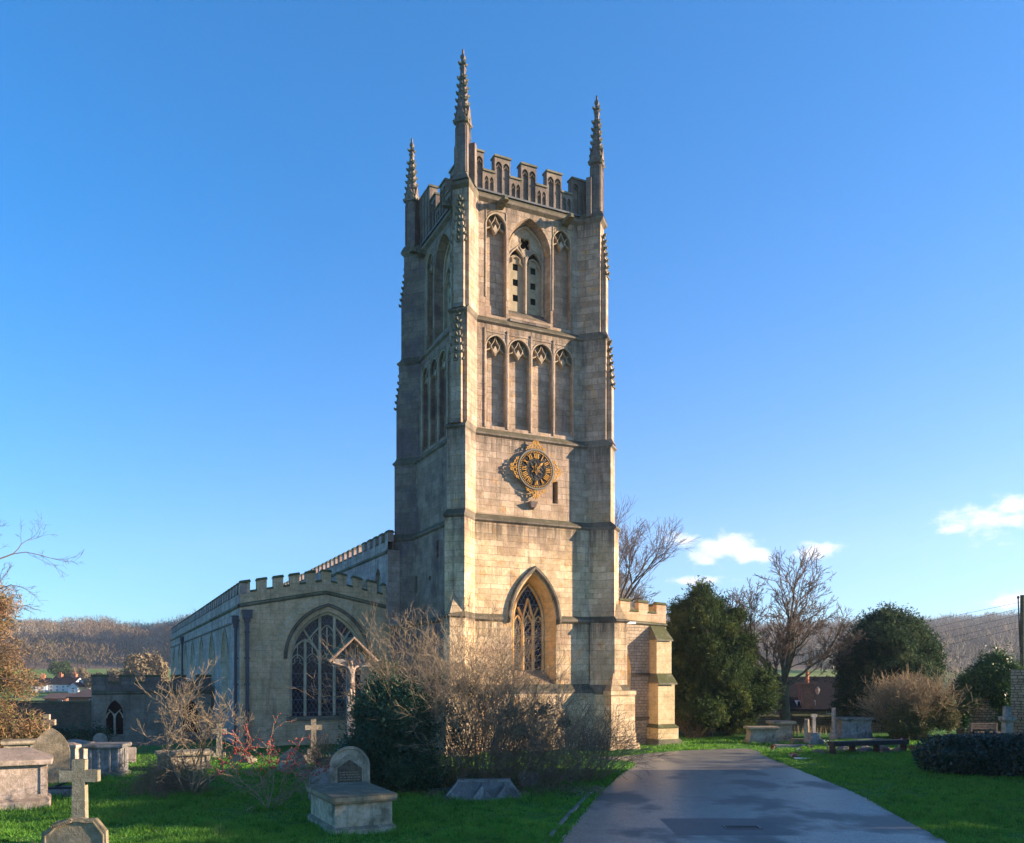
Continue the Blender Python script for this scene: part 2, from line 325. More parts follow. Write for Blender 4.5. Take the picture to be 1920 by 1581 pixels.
M['tower_tracery'] = stone('tower_tracery_stone', (.40, .31, .21), (.47, .37, .26), stain_amt=.5, orange_amt=.1, joints=.15, bw=.5, bh=.6, streak=.3)
M['vestry'] = stone('vestry_stone', (.29, .24, .175), (.36, .30, .22), stain=(.17, .14, .11), stain_amt=.6, orange_amt=.1, joints=.4, streak=.5)
M['louvre'] = flat('belfry_board', (.38, .31, .205), .85, .15, 4, .2)
M['netting'] = flat('green_opening', (.004, .022, .018), .8, .3, 4, .2, bmp=0)
M['dark'] = flat('dark_interior', (.008, .008, .009), .9, .1, 3, .1, bmp=0)
def glass():
    m, nt, b = newmat('leaded_glass', .12, .15); tc = N(nt, 'ShaderNodeTexCoord')
    sp = N(nt, 'ShaderNodeSeparateXYZ'); L(nt, tc.outputs['UV'], sp.inputs[0])
    def line(v, k, w):
        fr = math_(nt, 'FRACT', math_(nt, 'MULTIPLY', v, k)); return math_(nt, 'LESS_THAN', math_(nt, 'ABSOLUTE', math_(nt, 'SUBTRACT', fr, .5)), w)
    a = math_(nt, 'MULTIPLY_ADD', sp.outputs[0], 1.75, sp.outputs[1]); c = math_(nt, 'MULTIPLY_ADD', sp.outputs[0], -1.75, sp.outputs[1])
    ln = math_(nt, 'MAXIMUM', line(a, 2.6, .055), line(c, 2.6, .055))
    ln = math_(nt, 'MAXIMUM', ln, line(sp.outputs[1], 1.55, .035))
    n = noise(nt, tc.outputs['UV'], 5.0, 3)
    L(nt, mixc(nt, ln, mixc(nt, ramp(nt, n, .4, .6), (.006, .009, .014), (.02, .026, .035)), (.10, .12, .15)), b.inputs['Base Color'])
    L(nt, math_(nt, 'MULTIPLY_ADD', ln, .5, .10), b.inputs['Roughness'])
    bump(nt, b, math_(nt, 'ADD', math_(nt, 'MULTIPLY', n, .6), ln), .25, .02)
    return m
M['glass'] = glass()
M['bark'] = flat('grey_bark', (.12, .10, .075), .9, .3, 5, .1, bmp=.7, c2=(.07, .06, .045))
M['bark_green'] = flat('algae_bark', (.15, .14, .075), .9, .3, 3, .1, bmp=.7, c2=(.08, .07, .05))
M['twig'] = flat('brown_twig', (.30, .215, .135), .85, .2, 6, .1, bmp=0, c2=(.18, .13, .085))
M['twig_tan'] = flat('tan_twig', (.40, .30, .18), .85, .2, 6, .1, bmp=0, c2=(.27, .20, .12))
M['panel_dark'] = flat('dark_inscription_panel', (.15, .115, .08), .9, .3, 9, .1, bmp=.6)
M['twig_pale'] = flat('pale_twig', (.36, .27, .17), .85, .2, 5, .1, bmp=0, c2=(.22, .165, .105))
M['twig_dark'] = flat('dark_twig', (.17, .13, .10), .85, .2, 5, .1, bmp=0)
M['twig_red'] = flat('rusty_twig', (.30, .17, .09), .85, .2, 1.2, .1, bmp=0, c2=(.20, .16, .08))
M['twig_white'] = flat('silver_twig', (.42, .37, .31), .85, .2, 5, .1, bmp=0)
M['berry'] = flat('red_rosehip', (.50, .05, .03), .35, .2, 20, .5, bmp=0)
M['holly'] = foliage('glossy_evergreen_leaf', (.016, .058, .030), (.032, .090, .045), (.05, .11, .04), .5, .3, .7, .15)
M['holly_top'] = foliage('yellow_green_leaf', (.12, .14, .035), (.17, .19, .055), (.08, .12, .03), .5, .4, 1.0, .25)
M['yew'] = foliage('yew_needle', (.026, .056, .018), (.060, .098, .028), (.13, .16, .04), .8, .15, .9, .3)
M['yew_blue'] = foliage('cypress_foliage', (.020, .046, .026), (.058, .098, .042), (.15, .19, .08), .8, .15, .9, .3)
M['ivy'] = foliage('ivy_leaf', (.025, .07, .018), (.045, .11, .025), (.09, .14, .03), .4, .45, .6, .2)
M['box_leaf'] = foliage('clipped_hedge_leaf', (.008, .026, .016), (.022, .052, .028), (.03, .06, .03), .32, .5, .8, .1)
M['scrub'] = foliage('olive_scrub_leaf', (.10, .11, .04), (.16, .15, .06), (.20, .17, .09), .7, .2, .8, .2)
M['drygrass'] = flat('dry_grass', (.42, .33, .18), .9, .2, 5, .1, bmp=0)
M['wood_old'] = flat('weathered_timber', (.20, .13, .09), .85, .3, 12, .2, c2=(.30, .22, .17))
M['wood_grey'] = flat('silvered_timber', (.24, .225, .22), .85, .25, 10, .2, c2=(.24, .22, .22))
M['wood_dark'] = flat('dark_wet_timber', (.035, .038, .042), .6, .3, 6, .3)
M['statue'] = flat('painted_wood_figure', (.42, .36, .31), .7, .3, 14, .3, c2=(.42, .26, .15))
M['hair'] = flat('dark_carved_hair', (.06, .04, .025), .8, .2, 14, .2)
M['slate'] = flat('dark_roof_tiles', (.020, .019, .021), .85, .3, 6, .08, bmp=.6)
M['brownroof'] = flat('brown_roof_tiles', (.11, .075, .06), .8, .2, 2, .2)
M['render'] = flat('white_render', (.66, .66, .66), .8, .08, 1, .2, bmp=0)
M['redpot'] = flat('red_clay', (.55, .20, .10), .8, .2, 4, .2, bmp=0)
M['white'] = flat('white_paint', (.75, .76, .78), .6, .05, 3, .3, bmp=0)
M['pane'] = flat('window_pane', (.02, .03, .05), .15, .2, 3, .6, bmp=0)
M['iron'] = flat('grate_iron', (.16, .15, .14), .45, .3, 30, .5, metal=.5)
M['brick'] = stone('red_brick', (.22, .09, .06), (.30, .14, .09), bw=.22, bh=.075, msize=.01, stain=(.10, .06, .05), stain_amt=.5, orange_amt=.1, joints=.9, mortar=(.16, .14, .12), moss=(.05, .05, .03))
M['brick_wall'] = stone('old_dark_brick', (.13, .085, .055), (.20, .13, .08), bw=.24, bh=.09, msize=.012, stain=(.06, .045, .035), stain_amt=.7, orange_amt=.1, joints=.9, mortar=(.10, .09, .07), moss=(.07, .06, .03))
M['oldwall'] = stone('rubble_wall', (.17, .14, .10), (.26, .21, .14), bw=.32, bh=.13, msize=.02, stain=(.08, .07, .05), stain_amt=.6, orange_amt=.15, joints=.9, mortar=(.06, .05, .04), moss=(.06, .07, .02), bumps=.9)
M['golden_rubble'] = stone('golden_rubble_wall', (.36, .28, .17), (.48, .38, .25), bw=.30, bh=.14, msize=.025, stain=(.2, .15, .1), stain_amt=.5, orange_amt=.2, joints=.95, mortar=(.10, .08, .06), moss=(.07, .08, .02), bumps=1.0)
# ------------------------------------------------------------------ the church
CS, SN = 0.9010, 0.4340
C0 = Vector((-2.18, 37.73))
church = empty('church', (C0.x, C0.y, 0), math.atan2(SN, CS), label='old limestone parish church with a tall pinnacled tower, battlemented aisles and gilded clock', cat='church')
def Wp(px, py, v):            # photo pixel -> (u, z) on the local plane y = v
    r = (px - CX) / F; u = (r * (C0.y + v * CS) - C0.x + v * SN) / (CS - r * SN); Y = C0.y + u * SN + v * CS
    return u, EYE + (YH - py) / F * Y
def Np(px, py, u):            # photo pixel -> (v, z) on the local plane x = u
    r = (px - CX) / F; v = (r * (C0.y + u * SN) - C0.x - u * CS) / (-SN - r * CS); Y = C0.y + u * SN + v * CS
    return v, EYE + (YH - py) / F * Y
def arch(cx, z0, zs, a, h, n=9):      # closed loop: jambs from z0, springing zs, two-centred head of rise h
    c = (h * h - a * a) / (2 * a); R = a + c; t1 = math.atan2(h, c); pts = [(cx - a, z0)]
    left = [(cx + c - R * math.cos(t1 * i / n), zs + R * math.sin(t1 * i / n)) for i in range(n + 1)]
    right = [(2 * cx - x, z) for x, z in reversed(left[:-1])]
    return pts + left + right + [(cx + a, z0)]
def arch_curve(cx, zs, a, h, n=9): return arch(cx, zs, zs, a, h, n)[1:-1]
WT = 6.94; R2 = math.sqrt(2)
def outline(o, t, E, arrow=False):
    k = o - .35; res = []
    for sx, sy in ((-1, -1), (1, -1), (1, 1), (-1, 1)):
        base = Vector((0 if sx < 0 else WT, 0 if sy < 0 else WT)); c = base + Vector((sx * k, sy * k)); d = Vector((sx, sy)) / R2; q = Vector((d.y, -d.x))
        def jun(q):
            return c + Vector((0, (t / R2) * (1 if q.y > 0 else -1))) if q.x * d.x > 0 else c + Vector(((t / R2) * (1 if q.x > 0 else -1), 0))
        res += [jun(q), base + d * E + q * t / 2, base + d * (E + (t / 2 if arrow else 0)), base + d * E - q * t / 2, jun(-q)]
    return res
#        z0     z1     o    t    E   arrow
ST = [(-.3, 2.75, .72, 1.02, 1.00, True), (2.75, 6.10, .55, 1.00, .98, True), (6.10, 10.50, .50, .94, .96, False),
      (10.5, 14.40, .36, .88, .78, False), (14.40, 19.55, .20, .84, .54, False), (19.55, 25.25, .00, .78, .26, False)]
def frW(o): return (Vector((0, -(o - .35), 0)), Vector((1, 0, 0)), Vector((0, -1, 0)))
def frN(o): return (Vector((-(o - .35), WT, 0)), Vector((0, -1, 0)), Vector((-1, 0, 0)))
def frS(o): return (Vector((WT + (o - .35), 0, 0)), Vector((0, 1, 0)), Vector((1, 0, 0)))
def quatref(cx, cz, r, n=7):
    pts = []
    for k in range(4):
        a0 = math.pi / 2 * k + math.pi / 4
        for i in range(n):
            t = -1.95 + 3.9 * i / (n - 1) + a0; pts.append((cx + r * .52 * math.cos(a0) + r * .42 * math.cos(t), cz + r * .52 * math.sin(a0) + r * .42 * math.sin(t)))
    return pts

tw = MB(); strg = MB(); butt = []
# openings of the four storeys (s along the face, identical on the west and north faces above the clock storey)
uL, _ = Wp(953.5, 500, .35); uR, _ = Wp(1032.4, 500, .35); bc = (uL + uR) / 2; ba = (uR - uL) / 2
_, bz0 = Wp(1000, 604, .35); _, bzs = Wp(993, 470, .35); _, bap = Wp(994.6, 409.6, .35)
bL = (Wp(911, 0, .35)[0], Wp(949, 0, .35)[0]); bR = (Wp(1036.5, 0, .35)[0], Wp(1070, 0, .35)[0])
arc_x = [Wp(x, 0, .15)[0] for x in (908.5, 951, 994.9, 1037.4, 1076)]
def belfry_holes(side):
    ls = []
    A = arch(bc, 20.05, bzs, ba, bap - bzs, 10); ls.append((A, .62, None, 0, [(bc + (x - bc) * .84, bzs + (z - bzs) * .86 if z > bzs else max(z, 20.6)) for x, z in A]))
    for a, b in (bL, bR):
        c = (a + b) / 2; h = (b - a) / 2; ls.append((arch(c, 19.92, 24.0, h, .62, 7), .30, 0, 0))
    return ls
def arcade_holes():
    ls = []
    for i in range(4):
        a, b = arc_x[i] + .07, arc_x[i + 1] - .07; c = (a + b) / 2; h = (b - a) / 2
        ls.append((arch(c, 14.80, 18.35, h, .60, 7), .26, 0, 0))
    return ls
wl_, wr_ = Wp(961, 1200, -.2)[0], Wp(1043.5, 1200, -.2)[0]; wc = (wl_ + wr_) / 2; wa = (wr_ - wl_) / 2
_, wzs = Wp(1000, 1165, -.2); _, wap = Wp(998, 1075, -.2); wap += .05
WW = arch(wc, 2.95, wzs, wa, wap - wzs, 12)
inner_w = [(wc + (x - wc) * .72 + .0, (wzs + (z - wzs) * .80) if z > wzs else (3.75 if z < 3.5 else z)) for x, z in WW]
def slitW(x0, x1, y0, y1, v):
    a, zt = Wp(x0, y0, v); b, zb = Wp(x1, y1, v); return [(a, zb), (a, zt), (b, zt), (b, zb)]
def slitN(x0, x1, y0, y1, u):
    a, zt = Np(x0, y0, u); b, zb = Np(x1, y1, u); return [(WT - a, zb), (WT - a, zt), (WT - b, zt), (WT - b, zb)]
for i, (z0, z1, o, t, E, ar) in enumerate(ST):
    ol = outline(o, t, E, ar); n = len(ol)
    for j in range(n):
        a, b = ol[j], ol[(j + 1) % n]; wallside = j % 5 == 4
        if not wallside:
            continue
        side = j // 5
        if side == 0 or side == 3:
            fr = frW(o) if side == 0 else frN(o)
            s0, s1 = (a.x, b.x) if side == 0 else (WT - a.y, WT - b.y)
            if i == 5: H = belfry_holes(side)
            elif i == 4: H = arcade_holes()
            elif i == 3 and side == 0: H = [(slitW(1036, 1046, 902, 945, -.01), .45, None, 0)]
            elif i == 2 and side == 3: H = [(slitN(818.5, 822.5, 1014, 1045, -.15), .4, None, 0), (slitN(778, 782.5, 1081, 1111, -.15), .4, None, 0), (slitN(804, 807.5, 1081, 1088, -.15), .3, None, 0)]
            else: H = []
            if side == 0 and i in (1, 2):
                if i == 1:
                    fr = frW(.5); lo = [(s0, z0), (wl_, z0), (wl_, 2.95), (wr_, 2.95), (wr_, z0), (s1, z0)]
                    # one wall for both storeys either side of the west window
                    tw.wall(fr, [(s0, 2.75), (s1, 2.75), (s1, 10.5), (s0, 10.5)], [(WW, .75, None, 2, inner_w)], 0)
                continue
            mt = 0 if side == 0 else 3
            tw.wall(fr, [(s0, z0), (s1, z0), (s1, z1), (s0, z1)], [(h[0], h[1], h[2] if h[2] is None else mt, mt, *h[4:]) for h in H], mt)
        else:
            tw.add([(a.x, a.y, z0), (b.x, b.y, z0), (b.x, b.y, z1), (a.x, a.y, z1)], [(0, 1, 2, 3)])
# the dark behind belfry openings, slits and windows
tw.box(1.2, WT - 1.2, 1.2, WT - 1.2, .5, 25.4, 1)
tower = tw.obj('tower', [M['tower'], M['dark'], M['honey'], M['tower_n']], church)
for c in range(4):                                          # the four diagonal buttresses, storey by storey
    mb = MB()
    for z0, z1, o, t, E, ar in ST:
        ol = outline(o, t, E, ar)[c * 5:c * 5 + 5]
        for j in range(4): mb.add([(ol[j].x, ol[j].y, z0), (ol[j + 1].x, ol[j + 1].y, z0), (ol[j + 1].x, ol[j + 1].y, z1), (ol[j].x, ol[j].y, z1)], [(0, 1, 2, 3)])
    sx, sy = ((-1, -1), (1, -1), (1, 1), (-1, 1))[c]; base = Vector((0 if sx < 0 else WT, 0 if sy < 0 else WT)); d = Vector((sx, sy)) / R2; q = Vector((d.y, -d.x))
    # square foot with its broaches, and the pointed broach above the string
    ct = base + d * .92; hs = .66
    foot = [(ct.x - hs, ct.y - hs), (ct.x + hs, ct.y - hs), (ct.x + hs, ct.y + hs), (ct.x - hs, ct.y + hs)]
    mb.prism(foot, -.3, 2.72)
    mb.prism([(ct.x + (x - ct.x) * 1.06, ct.y + (y - ct.y) * 1.06) for x, y in foot], -.3, .75, poly2=[(ct.x + (x - ct.x) * 1.06, ct.y + (y - ct.y) * 1.06) for x, y in foot])
    mb.prism([(ct.x + (x - ct.x) * 1.32, ct.y + (y - ct.y) * 1.32) for x, y in foot], -.3, .28, poly2=[(ct.x + (x - ct.x) * 1.22, ct.y + (y - ct.y) * 1.22) for x, y in foot])
    b3 = [(ct.x + (x - ct.x) * 1.08, ct.y + (y - ct.y) * 1.08) for x, y in foot]
    mb.add([(x, y, 2.55) for x, y in b3] + [(x, y, 2.74) for x, y in b3], [(0, 1, 5, 4), (1, 2, 6, 5), (2, 3, 7, 6), (3, 0, 4, 7), (4, 5, 6, 7), (3, 2, 1, 0)])
    for sgn in (-1, 1):
        cnr = ct + q * sgn * hs * R2 * 1.05; ap = base + d * .92 + q * sgn * .5
        p1 = cnr + (ct + d * hs * R2 - cnr) * .48; p2 = cnr + (ct - d * hs * R2 - cnr) * .48
        mb.add([(cnr.x, cnr.y, 2.74), (p1.x, p1.y, 2.74), (p2.x, p2.y, 2.74), (ap.x, ap.y, 3.62)], [(0, 1, 3), (0, 3, 2), (1, 2, 3)])
    tip = base + d * (.98 + .5); e1 = base + d * .965 + q * .48; e2 = base + d * .965 - q * .48; am = base + d * .965
    mb.add([(tip.x, tip.y, 6.14), (e1.x, e1.y, 6.14), (e2.x, e2.y, 6.14), (am.x, am.y, 7.05)], [(0, 1, 3), (0, 3, 2)])
    # pilaster strips on the two upper storeys
    for z0, z1, E, zc in ((19.85, 23.0, .26, 24.5), (14.7, 17.7, .54, 19.3)):
        for (za, zb, w0, w1, p) in ((z0, z1, .46, .46, .24),):
            A = [base + d * (E - .05) + q * w0 / 2, base + d * (E + p) + q * w0 / 2, base + d * (E + p) - q * w0 / 2, base + d * (E - .05) - q * w0 / 2]
            mb.prism([(v.x, v.y) for v in A], za, zb)
            A0 = [base + d * (E - .05) + q * .30, base + d * (E + p + .10) + q * .27, base + d * (E + p + .10) - q * .27, base + d * (E - .05) - q * .30]
            mb.prism([(v.x, v.y) for v in A0], za - .22, za, poly2=[(v.x, v.y) for v in A])
        TP = [base + d * (E - .03) + q * .04, base + d * (E + .05) + q * .04, base + d * (E + .05) - q * .04, base + d * (E - .03) - q * .04]
        mb.prism([(v.x, v.y) for v in A], z1, zc, poly2=[(v.x, v.y) for v in TP])
    if c != 2 or True: mb.obj('buttress', M['tower_dark'] if c == 3 else M['tower'], church)  # far north buttress takes the darker stone, its shade put into the colour
    cb = MB()
    def knob(mb, p, dr, z, s):
        dr = Vector((dr.x, dr.y, 0)).normalized(); sd = Vector((-dr.y, dr.x, 0)); P = Vector((p.x, p.y, z))
        pts = [P - sd * s * .5 - Vector((0, 0, s * .6)), P + sd * s * .5 - Vector((0, 0, s * .6)), P + sd * s * .4 + Vector((0, 0, s * .35)), P - sd * s * .4 + Vector((0, 0, s * .35))]
        o1 = [P + dr * s * .75 - sd * s * .45 + Vector((0, 0, -s * .25)), P + dr * s * .75 + sd * s * .45 + Vector((0, 0, -s * .25)), P + dr * s * 1.15 + sd * s * .3 + Vector((0, 0, s * .55)), P + dr * s * 1.15 - sd * s * .3 + Vector((0, 0, s * .55))]
        mb.add(pts + o1, [(0, 1, 5, 4), (1, 2, 6, 5), (2, 3, 7, 6), (3, 0, 4, 7), (4, 5, 6, 7)])
    for E, za, zb in ((.26, 22.55, 24.45), (.54, 17.25, 19.3)):
        cb = MB()
        for k in range(7):
            f = k / 6; z = za + (zb - za) * f; w = .24 * (1 - f) + .05; r = E + .24 * (1 - f * .7)
            for sg in (-1, 1): knob(cb, base + d * r + q * sg * w, q * sg + d * .4, z, .11)
            knob(cb, base + d * (r + .02), d, z + .1, .12)
            cb.prism([((base + d * (r + .05) + q * a).x, (base + d * (r + .05) + q * a).y) for a in (-.12, 0, .12)] + [((base + d * (r - .1)).x, (base + d * (r - .1)).y)], z - .05, z + .03)
        cb.obj('crocketed_strip', M['crocket'], church)
    # corner pinnacle standing on the parapet
    pb = MB(); hf = .245; ce = base - d * .0
    def dia(r, z): return [(ce.x + (d.x * a + q.x * b) * r, ce.y + (d.y * a + q.y * b) * r) for a, b in ((1, 1), (1, -1), (-1, -1), (-1, 1))]
    H0 = 25.35
    pb.prism(dia(.40, 0), H0, H0 + .25, poly2=dia(hf + .05, 0)); pb.prism(dia(hf, 0), H0 + .25, 28.05)
    for s1 in (d, -d, q, -q):                               # slim corner shafts and gablets on every face
        pe = Vector((-s1.y, s1.x)); f = (Vector((ce.x, ce.y, 0)) + Vector((s1.x, s1.y, 0)) * hf, Vector((pe.x, pe.y, 0)), Vector((s1.x, s1.y, 0)))
        if f[1].cross(Vector((0, 0, 1))).dot(f[2]) < 0: f = (f[0], -f[1], f[2])
        pb.rib(f, [(-.21, H0 + .35), (-.21, 27.7), (0, 28.1), (.21, 27.7), (.21, H0 + .35)], .06, -.045, .02)
        pb.slab(f, [(-.30, 27.95), (.30, 27.95), (0, 28.75)], -.07, .03)
    prof = [(.235, 28.05), (.205, 28.6), (.085, 30.35), (.12, 30.4), (.12, 30.47), (.075, 30.5), (.06, 30.85), (.10, 30.9), (.09, 31.0), (.04, 31.08), (.035, 31.3)]
    for a, b in zip(prof[:-1], prof[1:]): pb.prism(dia(a[0], 0), a[1], b[1], poly2=dia(b[0], 0))
    cb2 = base - d * .26; pb.prism([((cb2 + d * a + q * b_).x, (cb2 + d * a + q * b_).y) for a, b_ in ((.10, .50), (.10, -.50), (-.14, -.50), (-.14, .50))], 25.3, 27.18)
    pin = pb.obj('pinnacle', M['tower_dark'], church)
    kb = MB()
    for k, z in enumerate((27.95, 28.28, 28.62, 28.95, 29.28, 29.62, 29.97)):
        f = (z - 28.05) / 2.3; r = .235 * (1 - f) + .085 * f; s_ = .155 if k == 0 else .125
        for a, b in ((1, 1), (1, -1), (-1, -1), (-1, 1)):
            v = (d * a + q * b) * r * .9; knob(kb, Vector((ce.x, ce.y)) + v, v, z, s_)
        for s1 in (d, -d, q, -q): knob(kb, Vector((ce.x, ce.y)) + s1 * r * .95, s1, z + .12, .085 if k else .13)
    for a, b in ((1, 1), (1, -1), (-1, -1), (-1, 1)): knob(kb, Vector((ce.x, ce.y)) + (d * a + q * b) * .07, d * a + q * b, 30.65, .12)
    kb.obj('crocketing', M['crocket'], pin)
# string courses: one closed moulding at every storey
for i in range(1, 6):
    z = ST[i][0]; lo = ST[i - 1]; up = ST[i]
    def ol_(st, ex): return outline(st[2] + ex, st[3] + ex * .8, st[4] + ex, st[5])
    mb = MB(); lv = [(ol_(lo, .0), z - .16), (ol_(lo, .10), z - .08), (ol_(lo, .10), z - .01), (ol_(up, .0), z + (.24 if i in (3, 4, 5) else .15))]
    if i == 1: lv = [(outline(.60, 1.0, .98, True), z - .22), (outline(.74, 1.08, 1.08, True), z - .12), (outline(.74, 1.08, 1.08, True), z), (outline(.5, .99, .97, True), z + .3)]
    n = 20
    for a, b in zip(lv[:-1], lv[1:]):
        for j in range(n):
            if i == 2 and j == 4: continue
            k = (j + 1) % n
            mb.add([(a[0][j].x, a[0][j].y, a[1]), (a[0][k].x, a[0][k].y, a[1]), (b[0][k].x, b[0][k].y, b[1]), (b[0][j].x, b[0][j].y, b[1])], [(0, 1, 2, 3)])
    if i == 2:
        j0, j1 = lv[1][0][4].x, lv[1][0][5].x
        hl, hr = wc - wa - .50, wc + wa + .22
        for a, b in ((j0, hl), (hr, j1)):
            y = -(.5 - .35); mb.add([(a, y, z - .22), (b, y, z - .22), (b, y - .12, z - .12), (a, y - .12, z - .12), (b, y - .12, z - .01), (a, y - .12, z - .01), (b, y, z + .14), (a, y, z + .14)], [(0, 1, 2, 3), (3, 2, 4, 5), (5, 4, 6, 7)])
    mb.obj('string_course', M['string'], church)
# parapet string and battlements
mb = MB(); A = outline(0, .78, .26); z = 25.25
lv = [(A, z - .25), (outline(.14, .9, .4), z - .12), (outline(.16, .92, .42), z), (outline(-.03, .66, .02), z + .3)]
for a, b in zip(lv[:-1], lv[1:]):
    for j in range(20):
        k = (j + 1) % 20; mb.add([(a[0][j].x, a[0][j].y, a[1]), (a[0][k].x, a[0][k].y, a[1]), (b[0][k].x, b[0][k].y, b[1]), (b[0][j].x, b[0][j].y, b[1])], [(0, 1, 2, 3)])
mb.obj('string_course', M['string'], church)
pz0, pze, pzm = 25.4, 26.42, 27.22
for side in range(4):
    fr = [frW(0), frS(0), (Vector((WT, WT - .35 + .35 - .35, 0)), Vector((-1, 0, 0)), Vector((0, 1, 0))), frN(0)][side]
    fr = (fr[0] - fr[2] * .02, fr[1], fr[2])
    s0, s1 = .37, WT - .37; am = .80; ae = (s1 - s0 - 5 * am) / 4
    outer = [(s0, pz0)]; tops = []; x = s0; ol2 = []
    for k in range(5):
        ol2 += [(x, pzm), (x + am, pzm)]; tops.append((x, x + am, pzm)); x += am
        if k < 4: ol2 += [(x, pze), (x + ae, pze)]; tops.append((x, x + ae, pze)); x += ae
    loop = [(s0, pz0), (s1, pz0)] + ol2[::-1]
    holes = []
    for a, b, zt in tops:
        w = (b - a); m_ = .045; pw = (w - 3 * m_) / 2
        for q_ in (0, 1):
            c = a + m_ + pw / 2 + q_ * (pw + m_); holes.append((arch(c, pz0 + .12, zt - .38, pw / 2 - .01, .2, 4), .10, 0, 0))
    mb = MB(); mb.wall(fr, loop, holes, 0); mb.slab(fr, loop, .104, .36, 0)
    k2 = len(loop)
    for j in range(k2):
        a, b = loop[j], loop[(j + 1) % k2]; O, e, nn = fr
        P = lambda q, dd: O + e * q[0] - nn * dd + Vector((0, 0, q[1]))
        mb.add([P(a, 0), P(b, 0), P(b, .11), P(a, .11)], [(0, 1, 2, 3)])
    for a, b, zt in tops:                                   # copings
        O, e, nn = fr; c0 = O + e * (a - .03); c1 = O + e * (b + .03)
        ps = [c0 + nn * .06, c1 + nn * .06, c1 - nn * .42, c0 - nn * .42]
        mb.prism([(v.x, v.y) for v in ps], zt + .002, zt + .09, 1)
    for a, b, zt in tops:                                   # little cusped heads in the panels
        w = (b - a); m_ = .045; pw = (w - 3 * m_) / 2
        for q_ in (0, 1):
            c = a + m_ + pw / 2 + q_ * (pw + m_)
            mb.rib(fr, [(c - pw / 2, zt - .48), (c - pw * .2, zt - .40), (c, zt - .30), (c + pw * .2, zt - .40), (c + pw / 2, zt - .48)], .035, .02, .1)
            mb.rib(fr, [(c - pw / 2, zt - .28), (c, zt - .14), (c + pw / 2, zt - .28)], .03, .02, .1)
    mb.obj('battlement', [M['parapet'], M['mossy']], church)
mb = MB(); fr = frN(0); fr = (fr[0] - fr[2] * .01, fr[1], fr[2]); mb.slab(fr, [(-.05, 25.4), (1.75, 25.4), (1.75, 28.0), (-.05, 28.0)], -.03, .40)
for s_ in (.1, .55, 1.0, 1.45): mb.rib(fr, [(s_, 25.5), (s_, 27.9)], .07, -.09, .0)
mb.prism([(.30, WT + .1), (.80, WT + .1), (.80, WT - 1.8), (.30, WT - 1.8)], 28.002, 28.1, 1)
mb.obj('turret_parapet', [M['parapet'], M['mossy']], church)
rf = MB(); rf.prism([(.2, .2), (WT - .2, .2), (WT - .2, WT - .2), (.2, WT - .2)], 25.42, 25.5); rf.obj('roof', M['leadroof'], church)

# belfry windows (west and north): tracery, boards with square holes
def belfry(fr):
    mb = MB(); d0, d1 = .45, .62; a = ba * .84; zs = bzs; top = bzs + (bap - bzs) * .86
    mb.rib(fr, [(bc - a, 20.5)] + arch_curve(bc, zs, a, top - zs, 10) + [(bc + a, 20.5)], .11, d0 - .06, d1)
    mb.rib(fr, [(bc, 20.5), (bc, zs - .1)], .10, d0 - .04, d1 + .03)
    lz = zs - .55; lh = .78
    for sg in (-1, 1):
        c = bc + sg * a / 2
        mb.rib(fr, arch_curve(c, lz, a / 2 - .01, lh, 7), .085, d0, d1)
        mb.rib(fr, [(c - a / 2 + .05, lz - .05), (c - a * .2, lz + .12), (c - a * .22, lz + .32), (c, lz + .42), (c + a * .22, lz + .32), (c + a * .2, lz + .12), (c + a / 2 - .05, lz - .05)], .05, d0 + .04, d1)
        mb.rib(fr, [(bc + sg * .02, lz + .35), (bc + sg * a * .35, lz + .95), (bc + sg * a * .62, lz + .72)], .07, d0 + .01, d1)
    qz = zs + (top - zs) * .40
    pl = arch_curve(bc, zs, a - .02, top - zs - .02, 10); lo = []
    for sg in (1, -1): lo += [(x, z) for x, z in reversed(arch_curve(bc + sg * a / 2, lz, a / 2 - .03, lh - .03, 7))]
    ff = (fr[0] - fr[2] * (d0 + .05), fr[1], fr[2]); mb.wall(ff, [(bc - a + .02, lz)] + pl + [(bc + a - .02, lz)] + lo, [(quatref(bc, qz, .33), .10, None)], 0)
    mb.rib(fr, quatref(bc, qz, .37), .05, d0 + .02, d1, closed=True)
    tr = mb.obj('belfry_window', M['tower_tracery'], church)
    b = MB()
    for sg in (-1, 1):
        c = bc + sg * a / 2; w = a / 2 - .04; loop = arch(c, 20.45, lz, w, .52, 6)
        hl = [([(c - .14, z), (c - .14, z + .31), (c + .14, z + .31), (c + .14, z)], .04, None) for z in (21.05, 21.78, 22.50)]
        b.wall(fr, [(x, z) for x, z in loop], [(h[0], .60 + 0, None) for h in []] , 0) if False else None
        f2 = (fr[0] - fr[2] * .58, fr[1], fr[2]); b.wall(f2, loop, hl, 0)
        f3 = (fr[0] - fr[2] * .70, fr[1], fr[2]); b.plate(f3, [(c - .2, 20.8), (c + .2, 20.8), (c + .2, 23.0), (c - .2, 23.0)], 0, 1)
    b.obj('board', [M['louvre'], M['netting']], tr)
    s = MB()                                                # stepped sloping sill
    O, e, nn = fr
    for k in range(3):
        dd0, dd1 = .62 - k * .22, .62 - (k + 1) * .22; z1 = 20.62 - k * .26; z0 = z1 - .2
        P = lambda x, dd, z: O + e * x - nn * dd + Vector((0, 0, z)); x0, x1 = bc - ba * (.86 + .05 * k), bc + ba * (.86 + .05 * k)
        s.add([P(x0, dd0, z1), P(x1, dd0, z1), P(x1, dd1 - .02, z0), P(x0, dd1 - .02, z0), P(x0, dd1 - .02, z0 - .1), P(x1, dd1 - .02, z0 - .1)], [(0, 3, 2, 1), (3, 4, 5, 2)])
    s.obj('sill', M['parapet'], tr)
belfry(frW(0)); belfry(frN(0))
